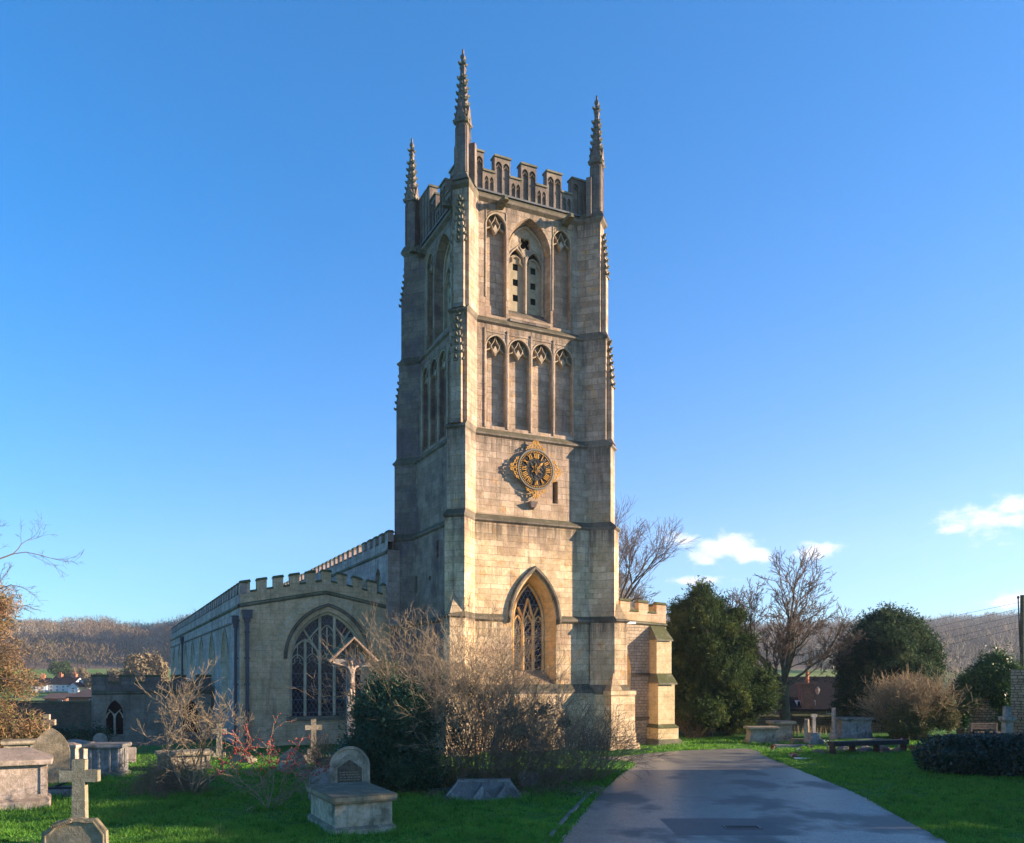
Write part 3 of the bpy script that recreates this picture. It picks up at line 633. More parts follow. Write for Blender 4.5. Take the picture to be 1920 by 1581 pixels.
# blind tracery heads: label mouldings, cusps and pendants
def bays(fr, xs, zt, hh, name):
    for a, b in xs:
        mb = MB(); c = (a + b) / 2; h = (b - a) / 2
        mb.rib(fr, [(a - .02, zt - hh - 3.3)] + arch_curve(c, zt - hh, h + .01, hh, 7) + [(b + .02, zt - hh - 3.3)], .075, -.035, .05)
        fo = (fr[0] - fr[2] * .09, fr[1], fr[2])
        for sg in (-1, 1):                                   # big cusp
            mb.rib(fo, [(c + sg * (h - .02), zt - hh - .12), (c + sg * h * .52, zt - hh - .02), (c + sg * h * .40, zt - hh + .14), (c + sg * h * .62, zt - hh + .30)], .06, 0, .17)
            mb.rib(fo, [(c + sg * h * .42, zt - hh + .12), (c + sg * h * .30, zt - hh - .05), (c, zt - hh - .26)], .035, -.03, .17)
            mb.rib(fo, [(c + sg * h * .42, zt - hh + .12), (c + sg * h * .16, zt - hh + .30), (c, zt - .08)], .035, -.03, .17)
        mb.slab(fo, [(c - .13, zt - hh - .10), (c, zt - hh - .33), (c + .13, zt - hh - .10), (c, zt - hh + .14)], -.02, .17)
        mb.rib(fr, [(a, zt - .35), (a, zt + .10), (b, zt + .10), (b, zt - .35)], .045, -.03, .03)
        mb.obj(name, M['tower_tracery'], church)
bays(frW(0), [bL, bR], 24.62, .62, 'blind_tracery'); bays(frN(0), [bL, bR], 24.62, .62, 'blind_tracery')
AX = [(arc_x[i] + .06, arc_x[i + 1] - .06) for i in range(4)]
bays(frW(.2), AX, 18.95, .60, 'blind_tracery'); bays(frN(.2), AX, 18.95, .60, 'blind_tracery')
def mull(fr, xs, z0, z1):
    for x in xs: MB().rib(fr, [(x, z0), (x, z1)], .10, -.05, .03).obj('shaft', M['tower'], church)
mull(frW(.2), arc_x, 14.72, 19.2); mull(frN(.2), arc_x, 14.72, 19.2)
# gargoyles
def gargoyle(fr, s, z, ln=.78):
    O, e, nn = fr; mb = MB()
    P = lambda a, dd, zz: O + e * (s + a) + nn * dd + Vector((0, 0, z + zz))
    secs = [(0, .17, .34, 0), (.25, .16, .26, -.02), (.42, .11, .2, .04), (.52, .17, .26, .05), (.68, .16, .24, .02), (.80, .09, .13, -.03)]
    vs = []
    for dd, w, h, zz in secs: vs += [P(-w, dd, zz - h / 2), P(w, dd, zz - h / 2), P(w * .7, dd, zz + h / 2), P(-w * .7, dd, zz + h / 2)]
    fs = [(i * 4 + k, i * 4 + (k + 1) % 4, i * 4 + 4 + (k + 1) % 4, i * 4 + 4 + k) for i in range(5) for k in range(4)] + [(20, 21, 22, 23)]
    mb.add(vs, fs)
    for sg in (-1, 1):
        mb.add([P(sg * .1, .5, .16), P(sg * .2, .52, .3), P(sg * .16, .62, .15), P(sg * .1, .6, .12)], [(0, 1, 2), (1, 2, 3), (0, 1, 3)])
        mb.add([P(sg * .15, .15, -.05), P(sg * .24, .4, -.2), P(sg * .2, .44, -.28), P(sg * .13, .3, -.15)], [(0, 1, 2, 3)])
    mb.obj('gargoyle', M['crocket'], church)
for sx_ in (Wp(936, 0, .35)[0], Wp(1058, 0, .35)[0]):
    gargoyle(frW(0), sx_, 25.0)
gargoyle(frN(0), 5.6, 25.0); gargoyle(frN(0), .95, 25.0)
# west window: hood, sill, mullions, glass
mb = MB(); f = frW(.5)
hood = arch_curve(wc, wzs, wa + .16, wap - wzs + .20, 12)
mb.rib(f, [(hood[0][0], 6.0)] + hood + [(hood[-1][0], 6.0)], .20, -.15, .02)
mb.obj('hood_mould', M['string'], church)
mb = MB(); O, e, nn = f
ia = wa * .72; itop = wzs + (wap - wzs) * .80
mb.rib(f, [(wc - ia + .03, 3.7)] + arch_curve(wc, wzs, ia - .03, itop - wzs - .03, 12) + [(wc + ia - .03, 3.7)], .12, .60, .80)
for x in (-ia / 3, ia / 3): mb.rib(f, [(wc + x, 3.7), (wc + x, wzs + .25)], .12, .58, .80)
for k in (-1, 0, 1):
    c = wc + k * ia * 2 / 3; mb.rib(f, arch_curve(c, wzs - .25, ia / 3 - .02, .55, 6), .07, .62, .8)
for sg in (-1, 1):
    mb.rib(f, [(wc + sg * ia / 3, wzs + .2), (wc + sg * ia * .12, wzs + .75), (wc, wzs + 1.1)], .08, .61, .8)
    mb.rib(f, [(wc + sg * ia / 3, wzs + .2), (wc + sg * ia * .62, wzs + .7)], .08, .61, .8)
ww = mb.obj('window', M['honey'], church)
mb = MB(); mb.plate(f, arch(wc, 3.6, wzs, ia + .02, itop - wzs, 12), .72); mb.obj('pane', M['glass'], ww)
mb = MB(); P = lambda x, dd, z: O + e * x - nn * dd + Vector((0, 0, z))
mb.add([P(wc - ia - .05, .75, 3.75), P(wc + ia + .05, .75, 3.75), P(wr_, -.04, 2.95), P(wl_, -.04, 2.95), P(wr_, -.04, 2.8), P(wl_, -.04, 2.8)], [(0, 3, 2, 1), (3, 5, 4, 2)]); mb.obj('sill', M['aisle'], ww)
# clock
ccu, ccz = Wp(1000.5, 882.5, -.01); cf_ = (Vector((0, -(.36 - .35) - .24, 0)), Vector((1, 0, 0)), Vector((0, -1, 0)))
def circ(r, n=64, a0=0): return [(ccu + r * math.sin(a0 + 2 * math.pi * k / n), ccz + r * math.cos(a0 + 2 * math.pi * k / n)) for k in range(n)]
def pol(r, a): return (ccu + r * math.sin(a), ccz + r * math.cos(a))
mb = MB(); mb.rib(cf_, circ(.90), .11, -.01, .06, closed=True); clock = mb.obj('clock', M['ring'], church)
mb = MB()
for k in range(60):
    a = 2 * math.pi * k / 60; mb.rib(cf_, [pol(.775, a), pol(.835, a)], .036, -.02, .02)
mb.obj('minute_ring', M['gold'], clock)
mb = MB(); mb.rib(cf_, circ(.80), .10, .005, .04, closed=True); mb.rib(cf_, circ(.46), .06, .005, .04, closed=True)
mb.slab(cf_, circ(.44, 40), .03, .05)
for k in range(12):
    a = 2 * math.pi * (k + .5) / 12; mb.rib(cf_, [pol(.47, a - .05), pol(.62, a), pol(.76, a - .10)], .075, .01, .04); mb.rib(cf_, [pol(.62, a), pol(.76, a + .10)], .075, .01, .04)
    a = 2 * math.pi * k / 12; mb.rib(cf_, [pol(.46, a), pol(.78, a)], .20, .012, .035) 
for k in range(10):
    a = 2 * math.pi * k / 10; c_ = pol(.34, a); mb.rib(cf_, [(c_[0] + .085 * math.cos(t * .7), c_[1] + .085 * math.sin(t * .7)) for t in range(8)], .028, .0, .04)
mb.obj('dial', M['black'], clock)
mb = MB(); NUM = {0: 'XII', 1: 'I', 2: 'II', 3: 'III', 4: 'IIII', 5: 'V', 6: 'VI', 7: 'VII', 8: 'VIII', 9: 'IX', 10: 'X', 11: 'XI'}
for h, s_ in NUM.items():
    a = 2 * math.pi * h / 12; wd = {'I': .075, 'V': .12, 'X': .13}; tot = sum(wd[c] for c in s_); x = -tot / 2
    er = Vector((math.sin(a), math.cos(a))); et = Vector((math.cos(a), -math.sin(a)))
    def Q(t, r): v = er * r + et * t; return (ccu + v.x, ccz + v.y)
    for c in s_:
        w = wd[c]; xc = x + w / 2; r0, r1 = .50, .735
        if c == 'I': mb.rib(cf_, [Q(xc, r0), Q(xc, r1)], .042, -.03, .01)
        elif c == 'V': mb.rib(cf_, [Q(xc - .045, r1), Q(xc, r0)], .036, -.03, .01); mb.rib(cf_, [Q(xc, r0), Q(xc + .045, r1)], .024, -.028, .01)
        else: mb.rib(cf_, [Q(xc - .05, r1), Q(xc + .05, r0)], .036, -.03, .01); mb.rib(cf_, [Q(xc - .05, r0), Q(xc + .05, r1)], .024, -.028, .01)
        x += w
mb.obj('numerals', M['gold'], clock)
mb = MB()
for k in range(6):
    a = 2 * math.pi * k / 6; mb.rib(cf_, [pol(.03, a), pol(.15, a - .28), pol(.27, a), pol(.15, a + .28)], .03, -.035, .0, closed=True)
mb.obj('flower', M['gold'], clock)
mb = MB(); a = 2 * math.pi * (1.53 / 12); mb.rib(cf_, [pol(-.1, a), pol(.36, a)], .035, -.07, -.05); mb.slab(cf_, [pol(.30, a - .22), pol(.47, a), pol(.30, a + .22), pol(.34, a)], -.07, -.05); mb.obj('hand', M['gold'], clock)
mb = MB(); a = 2 * math.pi * (31.5 / 60); mb.rib(cf_, [pol(-.2, a), pol(.5, a), pol(.74, a)], .035, -.10, -.08); mb.obj('hand', M['black'], clock)
mb = MB()
for k in range(4):                                          # gilded scrollwork at the four points
    a = math.pi / 2 * k
    er = Vector((math.sin(a), math.cos(a))); et = Vector((math.cos(a), -math.sin(a)))
    def Q(t, r): v = er * r + et * t; return (ccu + v.x, ccz + v.y)
    mb.rib(cf_, [Q(-.05, .95), Q(0, 1.42), Q(.05, .95)], .04, 0, .03)
    for sg in (-1, 1):
        for (t0, r0, rr) in ((.11, 1.08, .085), (.27, 1.03, .07), (.10, 1.24, .055), (.42, .96, .055)):
            mb.rib(cf_, [Q(sg * (t0 + rr * math.cos(q * .75)), r0 + rr * math.sin(q * .75)) for q in range(8)], .036, -.01, .03)
        mb.rib(cf_, [Q(sg * .52, .86), Q(sg * .36, 1.02), Q(sg * .2, 1.12), Q(sg * .06, 1.32)], .036, 0, .03)
mb.obj('scrollwork', M['gold'], clock)
mb = MB()
for a in (.8, 2.4, 3.9, 5.5): p = pol(.9, a); mb.tube((p[0], -.25, p[1]), (p[0], 0, p[1]), .02)
mb.tube((ccu, -.25, ccz), (ccu, 0.05, ccz), .06); mb.obj('bracket', M['black'], clock)
su, sz = Wp(996.5, 948, -.01); mb = MB(); mb.add([(su - .2, -.3, sz + .14), (su + .2, -.3, sz + .14), (su + .2, 0, sz + .14), (su - .2, 0, sz + .14), (su - .1, -.2, sz - .12), (su + .1, -.2, sz - .12), (su + .08, 0, sz - .2), (su - .08, 0, sz - .2)],
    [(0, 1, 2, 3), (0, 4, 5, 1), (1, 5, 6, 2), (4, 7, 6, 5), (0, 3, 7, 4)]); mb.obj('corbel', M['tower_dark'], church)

# ---------------- battlement helper for the low roofs
def battlement(fr, s0, s1, z0f, hm, he, nm, wm, thick=.32, mats=None, name='battlement', string=True, end=True):
    mb = MB(); O, e, nn = fr; ge = ((s1 - s0) - nm * wm) / (nm - 1)
    P = lambda x, dd, z: O + e * x - nn * dd + Vector((0, 0, z))
    N_ = 14; xs = sorted(set([s0, s1] + [s0 + (s1 - s0) * k / N_ for k in range(N_ + 1)] + [(s0 + s1) / 2]))
    for a, b in zip(xs[:-1], xs[1:]):
        za, zb = z0f(a), z0f(b)
        mb.add([P(a, 0, za), P(b, 0, zb), P(b, 0, zb + he), P(a, 0, za + he), P(a, thick, za), P(b, thick, zb), P(b, thick, zb + he), P(a, thick, za + he)], [(0, 1, 2, 3), (3, 2, 6, 7), (5, 4, 7, 6)], 0)
    for k in range(nm):
        a = s0 + k * (wm + ge); b = a + wm; za, zb = z0f(a) + he - .02, z0f(b) + he - .02; ta, tb = z0f(a) + hm, z0f(b) + hm
        if nm > 20 or abs(za - zb) < .001: pass
        q = [P(a, 0.003, za), P(b, .003, zb), P(b, .003, tb), P(a, .003, ta), P(a, thick, za), P(b, thick, zb), P(b, thick, tb), P(a, thick, ta)]
        mb.add(q, [(0, 1, 2, 3), (5, 4, 7, 6), (1, 5, 6, 2), (4, 0, 3, 7)], 0)
        q = [P(a - .04, -.05, ta), P(b + .04, -.05, tb), P(b + .04, -.03, tb + .07), P(a - .04, -.03, ta + .07), P(a - .04, thick + .05, ta), P(b + .04, thick + .05, tb), P(b + .04, thick + .03, tb + .07), P(a - .04, thick + .03, ta + .07)]
        q[2] = P(b, .04, tb + .12); q[3] = P(a, .04, ta + .12); q[6] = P(b, thick - .04, tb + .12); q[7] = P(a, thick - .04, ta + .12)
        mb.add(q, [(0, 1, 2, 3), (5, 4, 7, 6), (1, 5, 6, 2), (4, 0, 3, 7), (3, 2, 6, 7), (0, 4, 5, 1)], 1)
        if k < nm - 1:
            a2, b2 = b, b + ge; za, zb = z0f(a2) + he, z0f(b2) + he
            q = [P(a2, -.05, za), P(b2, -.05, zb), P(b2, .04, zb + .10), P(a2, .04, za + .10), P(a2, thick + .05, za), P(b2, thick + .05, zb), P(b2, thick - .04, zb + .10), P(a2, thick - .04, za + .10)]
            mb.add(q, [(0, 1, 2, 3), (5, 4, 7, 6), (3, 2, 6, 7), (0, 4, 5, 1)], 1)
    if string:
        for a, b in zip(xs[:-1], xs[1:]):
            za, zb = z0f(a), z0f(b)
            mb.add([P(a, .0, za - .16), P(b, .0, zb - .16), P(b, -.10, zb - .08), P(a, -.10, za - .08), P(b, -.10, zb), P(a, -.10, za), P(b, -.0, zb + .05), P(a, -.0, za + .05)], [(0, 1, 2, 3), (3, 2, 4, 5), (5, 4, 6, 7)], 1)
    return mb.obj(name, mats or [M['aisle'], M['mossy']], church)

# ---------------- north aisle (left): west gable with the five-light window
AV = 7.27; AL, AR = -8.53, -.33; AM = (AL + AR) / 2; LEN = 46.0
frG = (Vector((0, AV, 0)), Vector((1, 0, 0)), Vector((0, -1, 0)))
def gz(x): return 6.86 + .80 * (1 - abs(x - AM) / (AR - AM))
GA, GH, GS = 1.89, 2.48, 4.18; GX = AM + .14
G = arch(GX, 1.42, GS, GA, GH, 12)
mb = MB(); mb.wall(frG, [(AL, -1.2), (AR + 1, -1.2), (AR + 1, 6.7), (AR, gz(AR)), (AM, gz(AM)), (AL, gz(AL))], [(G, .34, None, 0, [(GX + (x - GX) * .955, z if z < GS else GS + (z - GS) * .96) for x, z in G])], 0)
# north wall facing the left, with its row of windows
frA = (Vector((AL, AV, 0)), Vector((0, -1, 0)), Vector((-1, 0, 0)))      # s = -(v - AV)
wins = [5.6 + 6.05 * k for k in range(7)]; NH = []
for d_ in wins: NH.append((arch(-d_, 1.5, 3.9, 1.35, 2.0, 8), .55, None, 2, arch(-d_, 1.7, 3.9, .95, 1.6, 8)))
mb.wall(frA, [(-LEN, -1.6), (0, -1.6), (0, 6.86), (-LEN, 6.86)], NH, 1)
mb.add([(AL, AV + LEN, -1), (0, AV + LEN, -1), (0, AV + LEN, 6.9), (AL, AV + LEN, 6.9)], [(0, 3, 2, 1)], 1)
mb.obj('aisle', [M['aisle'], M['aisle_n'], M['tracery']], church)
mb = MB(); mb.add([(AL + .3, AV + .3, 6.9), (AM, AV + .3, 7.6), (AM, AV + LEN, 7.6), (AL + .3, AV + LEN, 6.9), (AR, AV + .3, 6.9), (AR, AV + LEN, 6.9)], [(0, 1, 2, 3), (1, 4, 5, 2)]); mb.obj('roof', M['leadroof'], church)
battlement(frG, AL, AR + .12, gz, 1.02, .52, 11, .47)
battlement(frA, -LEN, 0, lambda x: 6.86, 1.02, .52, 44, .5, mats=[M['aisle_n'], M['mossy']])
mb = MB(); mb.rib(frA, [(-LEN, 6.1), (-.02, 6.1)], .09, -.06, .02); mb.obj('string_course', M['string'], church)
for d_ in wins:
    w = MB(); w.rib(frA, [(-d_ - .95, 1.7)] + arch_curve(-d_, 3.9, .93, 1.58, 8) + [(-d_ + .95, 1.7)], .10, .45, .60)
    w.rib(frA, [(-d_, 1.7), (-d_, 4.7)], .10, .44, .60); w.rib(frA, arch_curve(-d_, 3.95, 1.42, 2.05, 8), .12, -.07, .02)
    for sg in (-1, 1): w.rib(frA, arch_curve(-d_ + sg * .46, 3.6, .44, .7, 6), .08, .46, .60)
    o_ = w.obj('window', M['tracery'], church); w = MB(); w.plate(frA, arch(-d_, 1.65, 3.9, .97, 1.62, 8), .55); w.obj('pane', M['glass'], o_)
# five-light west window tracery
mb = MB(); d0, d1 = .18, .34; zt = GS + GH
mb.rib(frG, [(GX - GA + .07, 1.45)] + arch_curve(GX, GS, GA - .07, GH - .07, 14) + [(GX + GA - .07, 1.45)], .16, d0 - .04, d1 + .04)
lw = (2 * GA - .12) / 5; xs = [GX - GA + .06 + lw * k for k in range(6)]
def inside(x, z, m=.08):
    a = GA - m; h = GH - m; c = (h * h - a * a) / (2 * a); R = a + c; dx = abs(x - GX) + c
    return z < GS or (dx * dx + (z - GS) ** 2) < R * R
def clip_line(p, q, n=24):
    pts = [(p[0] + (q[0] - p[0]) * k / n, p[1] + (q[1] - p[1]) * k / n) for k in range(n + 1)]; return [t for t in pts if inside(*t)]
for k in (1, 2, 3, 4):
    zt_ = 5.2 if k in (1, 4) else 6.4
    pl = clip_line((xs[k], 1.45), (xs[k], zt_)); mb.rib(frG, pl, .14, d0 - .04, d1)
for k in range(5):
    c = (xs[k] + xs[k + 1]) / 2; zz = GS - .02 + (.0 if k in (0, 4) else .05)
    mb.rib(frG, arch_curve(c, zz - .12, lw / 2 - .03, .46, 7), .06, d0 + .04, d1)
    mb.rib(frG, [(c - lw / 2 + .05, zz - .18), (c - lw * .16, zz - .08), (c - lw * .2, zz + .1), (c, zz + .24), (c + lw * .2, zz + .1), (c + lw * .16, zz - .08), (c + lw / 2 - .05, zz - .18)], .035, d0 + .07, d1)
for a_, b_ in ((0, 2), (3, 5), (1, 4)):                     # intersecting arches over groups of lights
    c = (xs[a_] + xs[b_]) / 2; h = (xs[b_] - xs[a_]) / 2
    if (a_, b_) == (1, 4): continue
    pts = [p for p in arch_curve(c, GS - .05, h, 1.12, 10) if inside(*p, m=.04)]; mb.rib(frG, pts, .11, d0 - .01, d1)
for sg in (-1, 1):
    mb.rib(frG, clip_line((GX + sg * lw * .5, GS + .35), (GX + sg * lw * 1.6, GS + 1.55)), .10, d0, d1)
    mb.rib(frG, clip_line((GX + sg * lw * 1.5, GS + .9), (GX + sg * lw * .5, GS + 1.75)), .10, d0, d1)
    mb.rib(frG, clip_line((GX + sg * lw * 1.0, GS + .4), (GX + sg * lw * 1.0, GS + 1.2)), .045, d0 + .05, d1)
    mb.rib(frG, clip_line((GX + sg * lw * 2.0, GS + .1), (GX + sg * lw * 2.0, GS + .85)), .045, d0 + .05, d1)
    mb.rib(frG, [(GX + sg * lw * .5, GS + .3), (GX + sg * lw * .25, GS + .6), (GX, GS + .28)], .05, d0 + .05, d1)
mb.rib(frG, clip_line((GX, GS + .5), (GX, GS + 1.7)), .06, d0 + .03, d1)
mb.rib(frG, arch_curve(GX, GS + 1.25, lw * .5, .55, 6), .06, d0 + .03, d1)
for k in range(4):
    c = GX + (k - 1.5) * lw * .5; mb.rib(frG, [(c - lw * .2, GS + 1.2), (c, GS + 1.4), (c + lw * .2, GS + 1.2)], .035, d0 + .06, d1)
gw = mb.obj('window', M['tracery'], church)
mb = MB(); mb.plate(frG, [(x, z) for x, z in arch(GX, 1.42, GS, GA - .02, GH - .02, 14)], .29); mb.obj('pane', M['glass'], gw)
mb = MB(); mb.box(GX - GA - .15, GX + GA + .15, AV - .1, AV + .3, 1.22, 1.415); mb.obj('sill', M['string'], gw)
mb = MB(); hd = arch_curve(GX, GS + .1, GA + .22, GH + .22, 14); mb.rib(frG, hd, .16, -.12, .02); mb.obj('hood_mould', M['string'], church)
mb = MB()                                                   # relieving voussoirs round the head
for k, (x, z) in enumerate(arch_curve(GX, GS + .25, GA + .42, GH + .25, 13)):
    dx, dz = x - GX, z - GS + .3; l = math.hypot(dx, dz); dx, dz = dx / l, dz / l
    if k % 1 == 0 and z > GS + .9: mb.rib(frG, [(x, z), (x + dx * .40, z + dz * .40)], .27, -.004, .02)
mb.obj('voussoir', M['tracery'], church)
# rainwater heads and pipes
def downpipe(fr, s, ztop, zbot, w=.42, big=True):
    mb = MB(); O, e, nn = fr
    P = lambda x, dd, z: O + e * (s + x) + nn * dd + Vector((0, 0, z))
    def bx(x0, x1, d0, d1, z0, z1):
        vs = [P(a, b, c) for c in (z0, z1) for a, b in ((x0, d0), (x1, d0), (x1, d1), (x0, d1))]; mb.add(vs, [(0, 3, 2, 1), (4, 5, 6, 7), (0, 1, 5, 4), (1, 2, 6, 5), (2, 3, 7, 6), (3, 0, 4, 7)])
    bx(-w / 2, w / 2, .0, .3, ztop - .35, ztop); bx(-w / 2 - .04, w / 2 + .04, -.0, .34, ztop, ztop + .05); bx(-w * .3, w * .3, .02, .24, ztop - .55, ztop - .35)
    bx(-.075, .075, .05, .19, zbot, ztop - .55)
    z = zbot + .6
    while z < ztop - .8: bx(-.12, .12, .0, .205, z, z + .07); z += 1.25
    mb.obj('downpipe', M['lead'], church)
downpipe(frG, AL + .32, 6.55, -.1); downpipe(frG, AR - .45, 6.45, -.1, .46); downpipe(frA, -31.5, 6.55, -.5, .6); downpipe(frA, -.6, 1.3 + 5, -.1, .3)
# ---------------- nave clerestory
NU = -1.30; frC = (Vector((NU, WT, 0)), Vector((0, -1, 0)), Vector((-1, 0, 0)))
mb = MB(); CHs = []
for k in range(8):
    d_ = 1.75 + 4.6 * k; CHs.append((arch(-d_, 7.2, 8.15, .62, 1.0, 7), .22, 1))
mb.wall(frC, [(-LEN + 3, 6.5), (0, 6.5), (0, 9.9), (-LEN + 3, 9.9)], CHs, 0)
mb.add([(NU, WT, 6), (WT + 1.3, WT, 6), (WT + 1.3, WT, 9.9), (NU, WT, 9.9)], [(0, 1, 2, 3)]); mb.add([(WT + 1.3, WT, 5), (WT + 1.3, WT + 43, 5), (WT + 1.3, WT + 43, 9.9), (WT + 1.3, WT, 9.9)], [(0, 1, 2, 3)])
mb.add([(NU, WT + 43, 5), (WT + 1.3, WT + 43, 5), (WT + 1.3, WT + 43, 9.9), (NU, WT + 43, 9.9)], [(3, 2, 1, 0)])
mb.add([(NU, WT, 9.9), (WT / 2, WT, 10.5), (WT / 2, WT + 43, 10.5), (NU, WT + 43, 9.9), (WT + 1.3, WT, 9.9), (WT + 1.3, WT + 43, 9.9)], [(0, 1, 2, 3), (1, 4, 5, 2)], 2)
mb.obj('clerestory', [M['aisle_n'], M['louvre'], M['leadroof']], church)
battlement(frC, -LEN + 3, 0, lambda x: 9.85, .95, .5, 40, .52, mats=[M['aisle_n'], M['mossy']])
mb = MB(); x_, z_ = Wp(680, 1112, AV + 3.5); mb.prism([(x_ - .3, AV + 3.3), (x_ + .3, AV + 3.3), (x_ + .3, AV + 3.9), (x_ - .3, AV + 3.9)], 7.0, z_ + .1)
fq = (Vector((0, AV + 3.3, 0)), Vector((1, 0, 0)), Vector((0, -1, 0)))
mb.slab(fq, [(x_ - .36, z_ - .1), (x_ + .36, z_ - .1), (x_ + .3, z_ + .35), (x_, z_ + .75), (x_ - .3, z_ + .35)], -.05, .3)
mb.rib(fq, quatref(x_, z_ + .22, .22), .05, -.1, 0, closed=True); mb.obj('roof_gablet', M['tracery'], church)

# ---------------- south aisle (right)
SV = .55; sr = Wp(1252, 1200, -.2)[0]; sr = WT + 4.45
frK = (Vector((0, SV, 0)), Vector((1, 0, 0)), Vector((0, -1, 0)))
sc = Wp(1160, 0, SV)[0]; SW = arch(sc, 1.35, 3.6, Wp(1183, 0, SV)[0] - sc, 1.75, 9)
mb = MB(); mb.wall(frK, [(WT - .2, -.6), (sr, -.6), (sr, 6.05), (WT - .2, 6.3)], [(SW, .5, None, 1, [(sc + (x - sc) * .8, z if z < 3.6 else 3.6 + (z - 3.6) * .85) for x, z in SW])], 0)
mb.add([(sr, SV, -.6), (sr, SV + 50, -.6), (sr, SV + 50, 6.05), (sr, SV, 6.05)], [(0, 1, 2, 3)], 0)
mb.add([(WT, SV + 50, -.6), (sr, SV + 50, -.6), (sr, SV + 50, 6.05), (WT, SV + 50, 6.05)], [(3, 2, 1, 0)], 0)
mb.add([(WT - .2, SV + .2, 6.6), (sr, SV + .2, 6.3), (sr, SV + 50, 6.3), (WT - .2, SV + 50, 6.6)], [(0, 1, 2, 3)], 2)
mb.obj('aisle', [M['rubble'], M['ash_but'], M['leadroof']], church)
mb = MB(); mb.plate(frK, SW, .45); mb.obj('pane', M['glass'], church)
mb = MB()
for a, b, z in ((sc + .75, sr - 1, 3.52), (WT, sr - 1, 1.32)): mb.rib(frK, [(a, z), (b, z)], .13, -.09, .02)
mb.rib(frK, [(sc + .66, 3.55), (sc + .72, 1.4)], .16, -.004, .02, 1); mb.obj('string_course', [M['string'], M['ash_but']], church)
battlement(frK, WT + .62, sr - .0, lambda x: 6.28 - .05 * (x - WT), .98, .50, 4, .58, mats=[M['aisle'], M['mossy']])
battlement((Vector((sr, SV, 0)), Vector((0, 1, 0)), Vector((1, 0, 0))), .5, 49, lambda x: 6.05, .98, .5, 40, .58, mats=[M['ash_but'], M['mossy']])
# its two-stage corner buttress
b0, b1 = sr - 1.02, sr - .12
mb = MB(); ff = lambda y0, y1, z0, z1, g=0, m=0: mb.box(b0 - g, b1 + g, SV - y1, SV - y0 + .0, z0, z1, m)
mb.box(b0, b1, SV - .62, SV, 3.55, 5.25)
mb.add([(b0 - .05, SV - .70, 5.25), (b1 + .05, SV - .70, 5.25), (b1 + .05, SV + .02, 5.25), (b0 - .05, SV + .02, 5.25), (b0 + .05, SV + .02, 6.02), (b1 - .05, SV + .02, 6.02), (b0 - .05, SV - .7, 5.17), (b1 + .05, SV - .7, 5.17)], [(0, 1, 5, 4), (0, 4, 3), (1, 2, 5), (6, 7, 1, 0)], 1)
mb.box(b0 - .05, b1 + .05, SV - .82, SV, 1.02, 3.08)
mb.add([(b0 - .12, SV - .95, 3.08), (b1 + .12, SV - .95, 3.08), (b1, SV - .62, 3.56), (b0, SV - .62, 3.56), (b0 - .12, SV, 3.08), (b1 + .12, SV, 3.08), (b0, SV, 3.56), (b1, SV, 3.56), (b0 - .12, SV - .95, 3.0), (b1 + .12, SV - .95, 3.0)], [(0, 1, 2, 3), (4, 0, 3, 6), (1, 5, 7, 2), (8, 9, 1, 0)], 1)
mb.box(b0 - .16, b1 + .16, SV - .98, SV, .3, .86); mb.add([(b0 - .2, SV - 1.03, .86), (b1 + .2, SV - 1.03, .86), (b1 + .05, SV - .82, 1.04), (b0 - .05, SV - .82, 1.04), (b0 - .2, SV, .86), (b0 - .05, SV, 1.04), (b1 + .2, SV, .86), (b1 + .05, SV, 1.04)], [(0, 1, 2, 3), (4, 0, 3, 5), (1, 6, 7, 2)], 1)
mb.prism([(b0 - .35, SV - 1.25), (b1 + .45, SV - 1.25), (b1 + .45, SV + .1), (b0 - .35, SV + .1)], -.3, .3, 1, poly2=[(b0 - .2, SV - 1.08), (b1 + .2, SV - 1.08), (b1 + .2, SV + .1), (b0 - .2, SV + .1)])
mb.obj('buttress', [M['ash_but'], M['mossy']], church)
# small floodlight on the tower corner
lx, lz = Wp(1180, 1169, SV - .9); mb = MB(); mb.box(lx - .28, lx + .25, SV - 1.1, SV - .85, lz - .03, lz + .07); mb.box(lx - .75, lx - .28, SV - 1.0, SV - .96, lz - .02, lz + .02); mb.obj('floodlight', M['white'], church)
# vestry low block on the north side
VV = AV + 12.0; VL = AL - 6.5; frV = (Vector((0, VV, 0)), Vector((1, 0, 0)), Vector((0, -1, 0)))
v0, zt_ = Wp(199, 1313, VV); v1, zb_ = Wp(231, 1377, VV); vm = (v0 + v1) / 2; va = (v1 - v0) / 2
mb = MB(); VH = [(arch(vm, zb_, zb_ + 1.15, va, zt_ - zb_ - 1.15, 7), .25, 1), (arch(vm + 4.1, zb_, zb_ + 1.15, va, zt_ - zb_ - 1.15, 7), .25, 1)]
mb.wall(frV, [(VL, -1.8), (AL, -1.8), (AL, 2.55), (VL, 2.55)], VH, 0)
mb.add([(VL, VV, -1.8), (VL, VV + 6, -1.8), (VL, VV + 6, 2.55), (VL, VV, 2.55)], [(3, 2, 1, 0)]); mb.add([(VL, VV, 2.9), (AL, VV, 2.9), (AL, VV + 6, 2.9), (VL, VV + 6, 2.9)], [(0, 1, 2, 3)])
mb.obj('vestry', [M['vestry'], M['dark']], church)
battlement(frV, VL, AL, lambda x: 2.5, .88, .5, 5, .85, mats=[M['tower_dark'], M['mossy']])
w = MB(); w.rib(frV, [(vm, zb_), (vm, zb_ + 1.2)], .12, .05, .25)
for sg in (-1, 1):
    w.rib(frV, arch_curve(vm + sg * va / 2, zb_ + .95, va / 2 - .02, .4, 5), .08, .06, .25); w.rib(frV, [(vm + sg * .02, zb_ + 1.15), (vm + sg * va * .7, zb_ + 1.45)], .07, .07, .25)
w.obj('window', M['tracery'], church)
